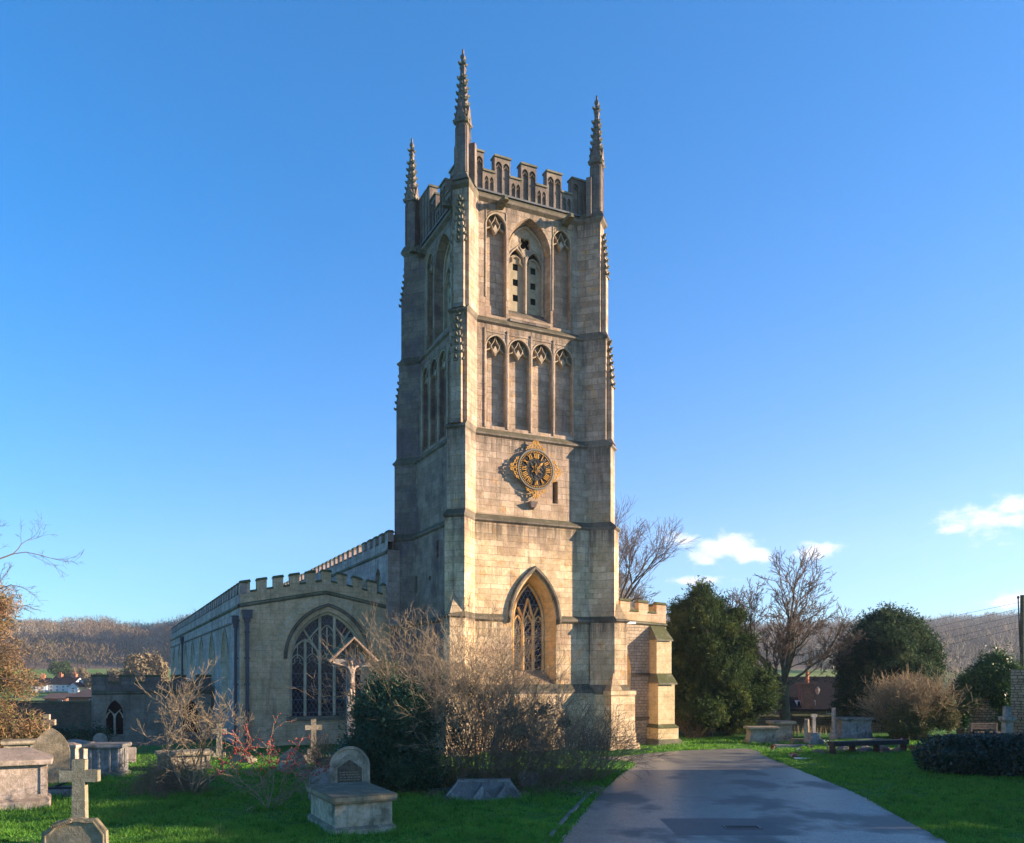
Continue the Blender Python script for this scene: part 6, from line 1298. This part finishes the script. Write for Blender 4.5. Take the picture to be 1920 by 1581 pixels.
def headstone(pos, w, h, t, rot, mat, label, shape='round', tilt=0.0, carve=True, group='headstones', name='headstone', z0=None, extra=None):
    root = empty(name, (pos[0], pos[1], float(ground_z(pos[0], pos[1])) if z0 is None else z0), rot, label=label, cat='gravestone', group=group); root.rotation_euler = (0, tilt or [.02, -.03, .035, -.015, .025][len(label) % 5], rot)
    f = (Vector((0, 0, 0)), Vector((1, 0, 0)), Vector((0, -1, 0)))
    if shape == 'round': lp = [(-w / 2, -.3), (w / 2, -.3)] + [(w / 2 * math.cos(a), h - w / 2 + w / 2 * math.sin(a)) for a in np.linspace(0, math.pi, 17)]
    elif shape == 'point': lp = [(-w / 2 * .97, -.3), (w / 2 * .97, -.3)] + [(x, z) for x, z in reversed(arch_curve(0, h * .50, w / 2, h * .50, 9))]
    elif shape == 'flat': lp = [(-w / 2, -.3), (w / 2, -.3), (w / 2, h - .04), (w / 2 - .04, h), (-w / 2 + .04, h), (-w / 2, h - .04)]
    elif shape == 'shoulder':
        lp = [(-w / 2 * 1.02, -.3), (w / 2 * 1.02, -.3), (w * .5, h * .72), (w * .34, h * .97), (w * .20, h * .965), (w * .10, h), (-w * .06, h * 1.005), (-w * .16, h * .96), (-w * .27, h * .95), (-w * .34, h * .88), (-w * .41, h * .80), (-w * .50, h * .75)]
    mb = MB(); mb.slab(f, lp, -t / 2, t / 2); mb.obj('slab', mat, root, bevel=.015)
    if carve and shape == 'round':
        mb = MB(); r = w / 2 - .04; pr = [(-r, .05)] + [(r * math.cos(a), h - w / 2 + r * math.sin(a)) for a in np.linspace(math.pi, 0, 19)] + [(r, .05)]; mb.rib(f, pr, .075, -t / 2 - .03, -t / 2 + .01)
        r2 = r - .10; zs = h - w / 2 - .03
        pr = [(-r2, .05), (-r2, zs), (-r2 * .78, zs + .06), (-r2 * .62, zs + .05), (-r2 * .55, zs + .17), (-r2 * .3, zs + .27), (0, zs + .31), (r2 * .3, zs + .27), (r2 * .55, zs + .17), (r2 * .62, zs + .05), (r2 * .78, zs + .06), (r2, zs), (r2, .05)]
        mb.rib(f, pr, .05, -t / 2 - .02, -t / 2 + .01); mb.obj('moulding', mat, root)
        mb = MB(); mb.slab(f, [(-r2 + .06, .3), (r2 - .06, .3), (r2 - .06, zs - .02), (r2 * .5, zs + .08), (0, zs + .2), (-r2 * .5, zs + .08), (-r2 + .06, zs - .02)], -t / 2 - .006, -t / 2 + .01); mb.obj('inscription_panel', M['panel_dark'], root); mb = MB(); rg = random.Random(3); z = zs - .12
        while z > .42:
            x = -r2 + .12
            while x < r2 - .16: l_ = rg.uniform(.03, .09); mb.rib(f, [(x, z), (x + l_, z)], .016, -t / 2 - .011, -t / 2); x += l_ + .025
            z -= .065
        mb.obj('worn_inscription', M['tomb'], root)
    if shape == 'shoulder':
        mb = MB(); pr = [(x * .90, z - .06) for x, z in lp[2:]]; mb.rib(f, [(lp[2][0] * .9, .1)] + pr + [(lp[-1][0] * .9, .1)], .045, -t / 2 - .02, -t / 2 + .01)
        for k in range(9):
            c = (-w * .30 + k * w * .032, h * (.86 + .012 * k)); mb.rib(f, [(c[0] + .035 * math.cos(q * .9), c[1] + .03 * math.sin(q * .9)) for q in range(7)], .022, -t / 2 - .05, -t / 2)
        mb.obj('moulding', mat, root)
    return root
def stone_cross(pos, h, arm, t, rot, mat, label, base=0.0, steps=0, z0=None, aw=None, group='stone crosses', ah=.75):
    root = empty('stone_cross', (pos[0], pos[1], float(ground_z(pos[0], pos[1])) if z0 is None else z0), rot, label=label, cat='cross', group=group)
    f = (Vector((0, 0, 0)), Vector((1, 0, 0)), Vector((0, -1, 0))); w = t; zc = base + (h - base) * ah; aw = aw or w
    lp = [(-w * .58, base - .1), (w * .58, base - .1), (w / 2, zc - aw / 2), (arm / 2, zc - aw / 2 * 1.06), (arm / 2, zc + aw / 2 * 1.06), (w / 2, zc + aw / 2), (w / 2 * 1.04, h), (-w / 2 * 1.04, h), (-w / 2, zc + aw / 2), (-arm / 2, zc + aw / 2 * 1.06), (-arm / 2, zc - aw / 2 * 1.06), (-w / 2, zc - aw / 2)]
    mb = MB(); mb.slab(f, lp, -t * .35, t * .35); mb.obj('cross_shaft', mat, root, bevel=.015)
    for k in range(steps):
        s = .38 + .26 * (steps - 1 - k); mb = MB(); z1 = base * (k + 1) / steps; z_ = base * k / steps; mb.prism(rect(s * 1.1 + .1, s), z_ - (.3 if k == 0 else 0), z1 - .002 * k, poly2=rect(s * 1.1 + .07, s - .03)); mb.obj('step', mat, root, bevel=.012)
    return root
# foreground
q = gp(622, 1568); q2 = Vector((math.cos(ROT), math.sin(ROT), 0)); q3 = Vector((-q2.y, q2.x, 0)); c = q + q2 * .76 + q3 * 1.22
chest((c.x, c.y), 1.30, 2.2, .86, ROT, M['tomb_pale'], 'pale flat topped chest tomb in front of the arched headstone, nearest of all', lidh=.13, over=.10, panel=False, lidmat=M['tomb_brown'])
p = at_g(657, 21.9); headstone(p, 1.02, 1.68, .14, .12, M['tomb'], 'grey arched headstone with carved trefoil panel directly behind the pale chest tomb')
p = at_g(603, 23.2); headstone(p, .72, .95, .10, .15, M['tomb_grey'], 'small mossy rounded headstone left of the arched one', carve=False)
p = at_g(143, 15.2); headstone(p, 1.10, .94, .12, .10, M['tomb_brown'], 'tan headstone with carved flowers on its shoulder, at the bottom left corner', 'shoulder', z0=.0)
p = at_g(150, 17.6); stone_cross(p, 1.72, .76, .25, .10, M['cross'], 'plain speckled stone cross behind the tan shouldered headstone', ah=.80, aw=.235)
q = gp(105, 1517); c = q - q2 * 1.15 + q3 * .55
chest((c.x - .02, c.y), 1.9, .95, 1.42, ROT, M['tomb_pink'], 'large pinkish chest tomb with sloping lid at the left edge', 'hip', lidh=.24, over=.13, plinth=.24)
p = at_g(93, 27.0); headstone(p, 1.12, 1.78, .14, .35, M['tomb_brown'], 'tall pointed brown headstone behind the pinkish tomb', 'point', carve=False)
p = at_g(37, 32.0); chest(p, 1.0, .7, 1.02, ROT, M['tomb'], 'small mossy flat lidded tomb left of the pointed headstone', over=.1, lidh=.12)
p = at_g(136, 30.6); chest(p, .85, 1.2, 1.12, ROT - .5, M['tomb_pink'], 'pinkish tomb with low pitched lid right of the pointed headstone', 'low', lidh=.18, over=.08)
p = at_g(203, 29.0); chest(p, 1.02, .8, 1.12, .12, M['tomb_grey'], 'grey pilastered chest tomb with lichened lid in front of the vestry', over=.11, lidh=.1, pil=True)
p = at_g(88, 34.5); stone_cross(p, 1.90, .66, .22, .1, M['tomb_pink'], 'small tan cross peeping over the pointed headstone', ah=.78, base=.4, steps=1)
p = at_g(244, 33.6); headstone(p, .42, .62, .10, .3, M['tomb_pink'], 'little pink stone block beside the grey pilastered tomb', 'flat', carve=False)
p = at_g(187, 38.5); headstone(p, .62, .95, .1, .2, M['tomb_grey'], 'dark rounded headstone in shade under the brick wall', carve=False, z0=-.1)
p = at_g(118, 24.6); root = empty('low_grave', p, .2, label='low dark grave block with a small ornament beside the pinkish tomb', cat='grave'); mb = MB(); mb.prism(rect(.75, .5), -.1, .24); mb.obj('block', M['tomb_grey'], root, bevel=.02); mb = MB(); mb.prism(rect(.72, .3), .24, .30); mb.tube((-.2, 0, .3), (.12, .02, .42), .04, .02, 6); mb.obj('ornament', M['wood_dark'], root)
p = at_g(345, 31.2); chest(p, 1.75, .8, .70, ROT, M['tomb'], 'long stone chest tomb half hidden behind the open leafless shrub', over=.09)
p = at_g(411, 35.4); stone_cross(p, 1.46, .58, .20, .25, M['tomb'], 'lichened stone cross in front of the aisle downpipe', base=.25, steps=1, ah=.74)
p = at_g(588, 33.2); stone_cross(p, 1.78, .64, .19, .25, M['tomb'], 'pale cross on dark steps under the big aisle window', base=.62, steps=3, ah=.72)
def boulder(name, pos, sx, sy, sz, mat, label, seed, group='rough stones among the graves'):
    g = random.Random(seed); mb = MB(); n = 10; m_ = 5; ph = [g.uniform(0, 6) for _ in range(4)]; vs = []
    for j in range(m_ + 1):
        t = j / m_ * math.pi / 2
        for k in range(n):
            a = 2 * math.pi * k / n; r = 1 + .16 * math.sin(2 * a + ph[0]) + .12 * math.sin(3 * a + ph[1] + j) + g.uniform(-.06, .06); vs.append((math.cos(a) * math.cos(t) * sx * r, math.sin(a) * math.cos(t) * sy * r, math.sin(t) ** .8 * sz * (1 + .1 * math.sin(a + ph[2])) - .05))
    fs = [(j * n + k, j * n + (k + 1) % n, (j + 1) * n + (k + 1) % n, (j + 1) * n + k) for j in range(m_) for k in range(n)]; mb.add(vs, fs)
    o = mb.obj(name, mat, None, smooth=False, bevel=0); o.location = pos; tag(o, label, 'stone', group); return o
boulder('rough_stone', at_g(456, 33.5), .48, .35, .42, M['tomb'], 'rounded rough stone at the foot of the aisle corner', 1)
boulder('rough_stone', at_g(545, 30.5), .55, .4, .85, M['tomb'], 'upright rough stone behind the red rose hips', 2)
boulder('rough_stone', at_g(618, 33.0), .5, .35, .42, M['tomb_pale'], 'low pale rough stone right of the stepped cross', 3)
boulder('rough_stone', at_g(575, 28.9), .28, .22, .28, M['tomb_pale'], 'small square rough stone near the rose bush', 4)
# coped grave with two gables, block headstone and kerb by the thicket
p = at_g(905, 24.2); root = empty('coped_gravestone', p, .04, label='low grey coped gravestone with two small gables in front of the thicket', cat='gravestone', group='coped and flat graves')
mb = MB(); a, b_ = -1.05, 1.05; h = .50; y0, y1 = -.42, .42
mb.prism(rect(2.25, 1.0), -.1, .09)
mb.add([(a, y0, .09), (b_, y0, .09), (b_ - .28, 0, h), (a + .35, 0, h), (a, y1, .09), (b_, y1, .09)], [(0, 1, 2, 3), (1, 5, 2), (5, 4, 3, 2), (4, 0, 3)])
for x in (-.02, .62):
    mb.add([(x - .27, y0 - .06, .08), (x + .27, y0 - .06, .08), (x, y0 - .02, h * .84), (x, 0, h * .98)], [(0, 1, 2), (1, 3, 2), (0, 2, 3)])
mb.obj('body', M['tomb_grey'], root, bevel=.01); mb = MB(); mb.tube((a + .33, 0, h + .01), (b_ - .26, 0, h + .01), .055, .055, 6); mb.tube((a + .02, y0 + .05, .12), (a + .36, 0, h), .035, .035, 5); mb.tube((b_ - .02, y0, .12), (b_ - .28, 0, h), .045, .045, 5); mb.obj('ridge_roll', M['tomb_grey'], root)
p = at_g(992, 26.2); headstone(p, .56, .50, .2, .1, M['tomb_grey'], 'small mossy block headstone right of the coped gravestone', 'flat', carve=False)
boulder('rough_stone', at_g(1012, 25.9), .24, .18, .16, M['tomb_brown'], 'small brown stone right of the block headstone', 6)
p = at_g(800, 25.0); o = MB().prism(rect(1.7, .18), -.1, .14).obj('grave_kerb', M['tomb_grey'], None, bevel=.01, label='low mossy kerb stone left of the coped gravestone', cat='kerb', group='coped and flat graves'); o.location = p; o.rotation_euler = (0, 0, -.12)
# right hand graves
p = at_g(1427, 43.0); chest(p, 1.42, .8, .86, .02, M['tomb'], 'bow sided chest tomb nearest the end of the drive', curved=True, over=.08, lidh=.09)
p = at_g(1464, 45.2); chest(p, 1.05, .8, 1.05, .02, M['tomb'], 'slightly taller chest tomb just behind the bow sided one', curved=True, over=.14, lidh=.12)
p = at_g(1600, 46.0); chest(p, 1.75, .9, 1.18, .05, M['tomb_grey'], 'large weathered grey chest tomb left of the conifer', over=.09, lidh=.08, plinth=.05, curved=True)
mb = MB(); mb.prism(rect(1.6, .5), -.05, .16); o = mb.obj('ledger_slab', M['tomb_grey'], None, bevel=.015, label='low dark slab lying in front of the large grey tomb', cat='grave', group='coped and flat graves'); o.location = at_g(1628, 44.4); o.rotation_euler = (0, 0, .1)
mb = MB(); mb.prism(rect(1.9, .7), -.05, .14); o = mb.obj('ledger_slab', M['tomb_grey'], None, bevel=.015, label='flat grey ledger slab in the grass below the chest tombs', cat='grave', group='coped and flat graves'); o.location = at_g(1490, 40.8)
p = at_g(1512, 42.8); headstone(p, .72, 1.30, .16, 1.15, M['tomb'], 'sunlit round topped headstone seen nearly edge on', carve=True)
mb = MB(); mb.prism(rect(.85, .5), -.05, .25); o = mb.obj('grave_base', M['tomb_brown'], None, bevel=.015, label='low stone base beside the edge on headstone', cat='grave', group='coped and flat graves'); o.location = at_g(1500, 43.4)
p = at_g(1526, 42.4); stone_cross(p, 1.56, .30, .15, .2, M['tomb_grey'], 'slim dark cross shaft on a grey stepped base', base=.62, steps=2, ah=.9)
p = at_g(1563, 45.2); stone_cross(p, 1.75, .32, .20, .9, M['tomb_pink'], 'tall sunlit cross shaft on a block, left of the large grey tomb', base=.42, steps=1, ah=.74)
# long low bench-like slab on supports
p0, p1 = at_g(1558, 37.2), at_g(1698, 38.4); c = ((p0[0] + p1[0]) / 2, (p0[1] + p1[1]) / 2); root = empty('low_bench', (c[0], c[1], 0), math.atan2(p1[1] - p0[1], p1[0] - p0[0]), label='long low backless dark bench on the right hand lawn', cat='bench')
w = math.hypot(p1[0] - p0[0], p1[1] - p0[1]); mb = MB(); mb.box(-w / 2, w / 2, -.22, .22, .36, .56); mb.obj('seat', M['wood_dark'], root, bevel=.01)
for x in (-w / 2 + .08, -w * .22, w * .10, w / 2 - .12): MB().box(x - .03, x + .03, -.18, .18, -.1, .36).obj('leg', M['wood_dark'], root)
for k, (px_, s) in enumerate(((1582, .32), (1600, .25), (1622, .30), (1655, .34), (1685, .28))): boulder('rough_stone', at_g(px_, 38.6), s * 1.3, s, s, M['tomb_grey'], 'rough stone under the dark bench, ' + ['at its left leg', 'second from the left', 'below its middle', 'right of its middle', 'at its right leg'][k], 20 + k, 'stones under the dark bench')
boulder('rough_stone', at_g(1535, 37.5), .3, .22, .22, M['tomb_brown'], 'rough stone left of the long dark bench', 29)
# seat against the ruined wall and a little stone pedestal
p = at_g(1850, 44.5); root = empty('bench', p, .05, label='old wooden bench against the ruined wall at right', cat='bench'); mb = MB(); mb.box(-.75, .75, -.25, .25, .42, .47); mb.obj('seat', M['wood_old'], root); mb = MB()
for z in (.62, .74, .86): mb.box(-.75, .75, .22, .25, z, z + .07)
mb.obj('backrest', M['wood_old'], root)
for x in (-.68, .68):
    for y in (-.2, .23): MB().box(x - .04, x + .04, y - .035, y + .035, -.15, .42 if y < 0 else .93).obj('leg', M['wood_old'], root)
p = at_g(1889, 41.2); root = empty('memorial_pillar', p, .1, label='short stone pillar with a moulded cap beside the ivy', cat='pillar'); mb = MB(); mb.box(-.2, .2, -.18, .18, -.3, 1.15); mb.obj('shaft', M['tomb_grey'], root, bevel=.01); mb = MB(); mb.prism(rect(.42, .38), 1.15, 1.28, poly2=rect(.6, .52)); mb.prism(rect(.6, .52), 1.28, 1.46); mb.box(-.17, .17, -.12, .12, 1.46, 1.95); mb.obj('cap', M['tomb_grey'], root, bevel=.01)
# flowers
FL = {'red': flat('red_petal', (.55, .03, .02), .6, .2, 30, .2, bmp=0), 'white': flat('white_petal', (.8, .78, .75), .6, .1, 30, .2, bmp=0), 'yellow': flat('yellow_petal', (.8, .42, .03), .6, .2, 30, .2, bmp=0), 'pink': flat('pink_petal', (.55, .10, .25), .6, .2, 30, .2, bmp=0), 'green': M['ivy']}
def posy(px_, d_, s, cols, label, seed, pot=True, h=.12):
    g = np.random.default_rng(seed); p = at_g(px_, d_); root = empty('flower_bunch', p, label=label, cat='flowers', group='flowers left on the graves')
    if pot: MB().lathe([(.05 * s / .2, -.02), (.07 * s / .2, h), (.06 * s / .2, h)], (0, 0), 8).obj('vase', M['tomb_grey'], root)
    P = g.normal(0, 1, (60, 3)) * [s * .5, s * .4, s * .25] + [0, 0, h + s * .3]; P[:, 2] = np.maximum(P[:, 2], .03); leaves('foliage', P, s * .16, FL['green'], root, seed)
    for c_ in cols: P = g.normal(0, 1, (28, 3)) * [s * .45, s * .35, s * .2] + [g.normal(0, s * .3), 0, h + s * .55]; P[:, 2] = np.maximum(P[:, 2], .05); leaves('petals', P, s * .17, FL[c_], root, seed + 5, elong=1.1)
for a in ((1687, 40.3, .20, ['white', 'pink', 'red'], 'white and pink flowers standing behind the right end of the dark bench', 1, True, .28), (1552, 38.5, .17, ['white'], 'white flowers on a stem at the left end of the dark bench', 2, True, .35),
          (1711, 38.0, .26, ['yellow', 'red'], 'yellow and red flowers right of the dark bench', 3), (1448, 38.8, .18, ['red'], 'orange red flowers at the edge of the lawn nearest the drive', 4), (1540, 37.6, .18, ['red'], 'red wreath flat beside the rough stone', 5, False, .02),
          (1500, 37.8, .13, ['white'], 'small white flowers in a dark pot below the ledger slab', 6), (1492, 35.4, .22, ['white', 'pink', 'red'], 'mixed pink and white flowers lying nearest the drive', 7, False, .02), (1522, 38.8, .10, ['pink'], 'tiny dark vase of flowers below the slim cross shaft', 8),
          (1733, 38.9, .15, ['red', 'pink'], 'little red flowers at the far right of the grave row', 9, False, .03), (1465, 37.3, .10, ['red'], 'single red flower in the grass by the drive', 10, False, .02), (1627, 41.5, .13, ['white', 'pink'], 'small pot of flowers behind the middle of the bench', 11)):
    posy(*a)
mb = MB(); mb.box(-.35, .35, -.12, .12, 0, .05); o = mb.obj('flower_wrapping', FL['white'], None, label='white paper wrapped bouquet lying on the lawn by the drive', cat='flowers', group='flowers left on the graves'); o.location = at_g(1505, 35.0); o.rotation_euler = (0, .05, .2)
p = at_g(1485, 46.8); root = empty('wooden_chair', p, .2, label='small red brown slatted chair behind the chest tombs', cat='chair')
for x in (-.2, .2): MB().box(x - .02, x + .02, .15, .19, 0, .85).obj('leg', M['wood_old'], root); MB().box(x - .02, x + .02, -.2, -.16, 0, .42).obj('leg', M['wood_old'], root)
MB().box(-.22, .22, -.2, .2, .42, .45).obj('seat', M['brick'], root); mb = MB()
for k in range(4): mb.box(-.15 + k * .085, -.11 + k * .085, .16, .18, .48, .80)
mb.box(-.2, .2, .155, .185, .78, .84); mb.obj('backrest', M['brick'], root)
# wayside crucifix under its little roof
cz = 30.5; cb = at_g(657, cz); root = empty('wayside_crucifix', (cb[0], cb[1], cb[2]), ROT, label='wooden wayside crucifix under a small pitched roof left of the dark bush', cat='crucifix')
Z = lambda py: at(0, py, cz).z - cb[2]; k_ = cz / F
mb = MB(); mb.box(-.15, .15, -.07, .07, .5, Z(1204)); mb.box(-.66, .66, -.068, .066, Z(1250), Z(1236)); mb.obj('cross', M['wood_grey'], root, bevel=.01)
mb = MB(); zt, ze = Z(1198), Z(1241); hw = .86
for s in (-1, 1):
    mb.add([(0, -.42, zt), (s * hw, -.42, ze), (s * hw, .42, ze), (0, .42, zt), (0, -.42, zt + .07), (s * (hw + .04), -.42, ze + .05), (s * (hw + .04), .42, ze + .05), (0, .42, zt + .07)], [(0, 1, 2, 3), (7, 6, 5, 4), (0, 4, 5, 1), (1, 5, 6, 2), (2, 6, 7, 3)])
mb.obj('roof', M['mossy'], root); mb = MB(); f = (Vector((0, -.43, 0)), Vector((1, 0, 0)), Vector((0, -1, 0)))
mb.rib(f, [(-hw - .02, ze), (0, zt + .02), (hw + .02, ze)], .11, -.03, .03); mb.obj('bargeboard', M['wood_old'], root)
mb = MB(); mb.rib(f, [(-hw * .62, ze + .17), (hw * .62, ze + .17)], .07, .2, .3) if False else None; mb.box(-.13, .13, -.11, -.07, Z(1231), Z(1213)); mb.obj('title_board', M['wood_old'], root)
MB().prism(rect(.5, .5), -.2, .55).prism(rect(.9, .9), -.3, .22).obj('base', M['tomb'], root, bevel=.02)
# the carved figure: one skinned body
hy = -.15; zs = Z(1249)                                    # shoulders
J = {'pel': (0.0, hy, zs - .62), 'waist': (.0, hy - .01, zs - .45), 'chest': (.0, hy - .02, zs - .18), 'neckb': (.0, hy - .02, zs - .03), 'neck': (-.01, hy - .05, zs + .03), 'head': (-.035, hy - .085, zs + .085), 'crown': (-.04, hy - .07, zs + .20),
     'ls': (.15, hy, zs - .03), 'le': (.37, hy + .02, zs + .03), 'lw': (.57, hy + .04, zs + .10), 'lh': (.64, hy + .04, zs + .115), 'rs': (-.15, hy, zs - .03), 're': (-.37, hy + .02, zs + .03), 'rw': (-.57, hy + .04, zs + .10), 'rh': (-.64, hy + .04, zs + .115),
     'lhip': (.075, hy, zs - .68), 'lk': (.06, hy - .07, zs - .98), 'la': (.025, hy - .01, zs - 1.27), 'lf': (.02, hy - .06, zs - 1.36), 'rhip': (-.075, hy, zs - .68), 'rk': (-.05, hy - .08, zs - .97), 'ra': (-.02, hy - .02, zs - 1.27), 'rf': (-.015, hy - .07, zs - 1.37)}
rad_ = dict(pel=.085, waist=.075, chest=.10, neckb=.06, neck=.04, head=.068, crown=.055, ls=.05, le=.035, lw=.022, lh=.024, rs=.05, re=.035, rw=.022, rh=.024, lhip=.068, lk=.048, la=.03, lf=.03, rhip=.068, rk=.048, ra=.03, rf=.03)
E_ = [('pel', 'waist'), ('waist', 'chest'), ('chest', 'neckb'), ('neckb', 'neck'), ('neck', 'head'), ('head', 'crown'), ('chest', 'ls'), ('ls', 'le'), ('le', 'lw'), ('lw', 'lh'), ('chest', 'rs'), ('rs', 're'), ('re', 'rw'), ('rw', 'rh'), ('pel', 'lhip'), ('lhip', 'lk'), ('lk', 'la'), ('la', 'lf'), ('pel', 'rhip'), ('rhip', 'rk'), ('rk', 'ra'), ('ra', 'rf')]
for s, w_ in ((1, 'lh'), (-1, 'rh')):                       # fingers and thumb of each open hand
    b0 = J[w_]
    for i, (dz, l_) in enumerate(((.022, .042), (.008, .05), (-.006, .046), (-.02, .036))): J[w_ + 'f%d' % i] = (b0[0] + s * l_, b0[1] - .012, b0[2] + dz); rad_[w_ + 'f%d' % i] = .007; E_.append((w_, w_ + 'f%d' % i))
    J[w_ + 't'] = (b0[0] + s * .005, b0[1] - .015, b0[2] + .045); rad_[w_ + 't'] = .008; E_.append((w_, w_ + 't'))
ks = list(J); me = bpy.data.meshes.new('carved_figure'); me.from_pydata([J[k] for k in ks], [(ks.index(a), ks.index(b)) for a, b in E_], []); fo = bpy.data.objects.new('carved_figure', me); COL.objects.link(fo); fo.parent = root
sk = fo.modifiers.new('skin', 'SKIN'); sk.use_smooth_shade = True
for k, v in zip(ks, me.skin_vertices[0].data): v.radius = (rad_[k], rad_[k] * (.75 if k in ('chest', 'waist', 'pel') else 1)); v.use_root = (k == 'pel')
fo.modifiers.new('sub', 'SUBSURF').levels = 2; fo.modifiers['sub'].render_levels = 2; me.materials.append(M['statue'])
hdp = J['head']; mb = MB(); hc = Vector((-.037, hy - .05, zs + .13))
mb.lathe([(.03, hc.z - .13), (.078, hc.z - .08), (.088, hc.z), (.075, hc.z + .05), (.03, hc.z + .085)], (hc.x, hc.y + .015), 10); mb.lathe([(.01, hc.z - .13), (.035, hc.z - .10), (.04, hc.z - .06)], (hc.x, hc.y - .075), 8); mb.obj('hair', M['hair'], fo)
mb = MB(); mb.lathe([(.105, zs - .83), (.135, zs - .74), (.125, zs - .66), (.098, zs - .60)], (0, hy), 12); mb.obj('loincloth', M['hair'] if False else M['wood_old'], fo)
mb = MB(); x, y, z = hdp
for s in (-1, 1): mb.lathe([(.006, z + .022), (.011, z + .03), (.006, z + .038)], (x + s * .026, y - .066), 6)
mb.add([(x - .012, y - .068, z - .005), (x + .012, y - .068, z - .005), (x, y - .095, z - .002), (x, y - .07, z + .035)], [(0, 1, 2), (0, 2, 3), (1, 3, 2)]); mb.box(x - .02, x + .02, y - .068, y - .062, z - .03, z - .022); mb.obj('face', M['hair'], fo)
# ------------------------------------------------------------------ winter haze
m = bpy.data.materials.new('thin_haze'); m.use_nodes = True; nt = m.node_tree; nt.nodes.clear(); o_ = N(nt, 'ShaderNodeOutputMaterial'); v_ = N(nt, 'ShaderNodeVolumePrincipled')
v_.inputs['Color'].default_value = (.80, .88, 1.0, 1); v_.inputs['Density'].default_value = .00026; v_.inputs['Anisotropy'].default_value = .2; L(nt, v_.outputs[0], o_.inputs['Volume'])
mb = MB(); mb.box(-1120, 1120, -1120, 1120, -9, 175); mb.obj('haze', m, kind='stuff', label='thin blue winter haze over the valley', cat='haze')
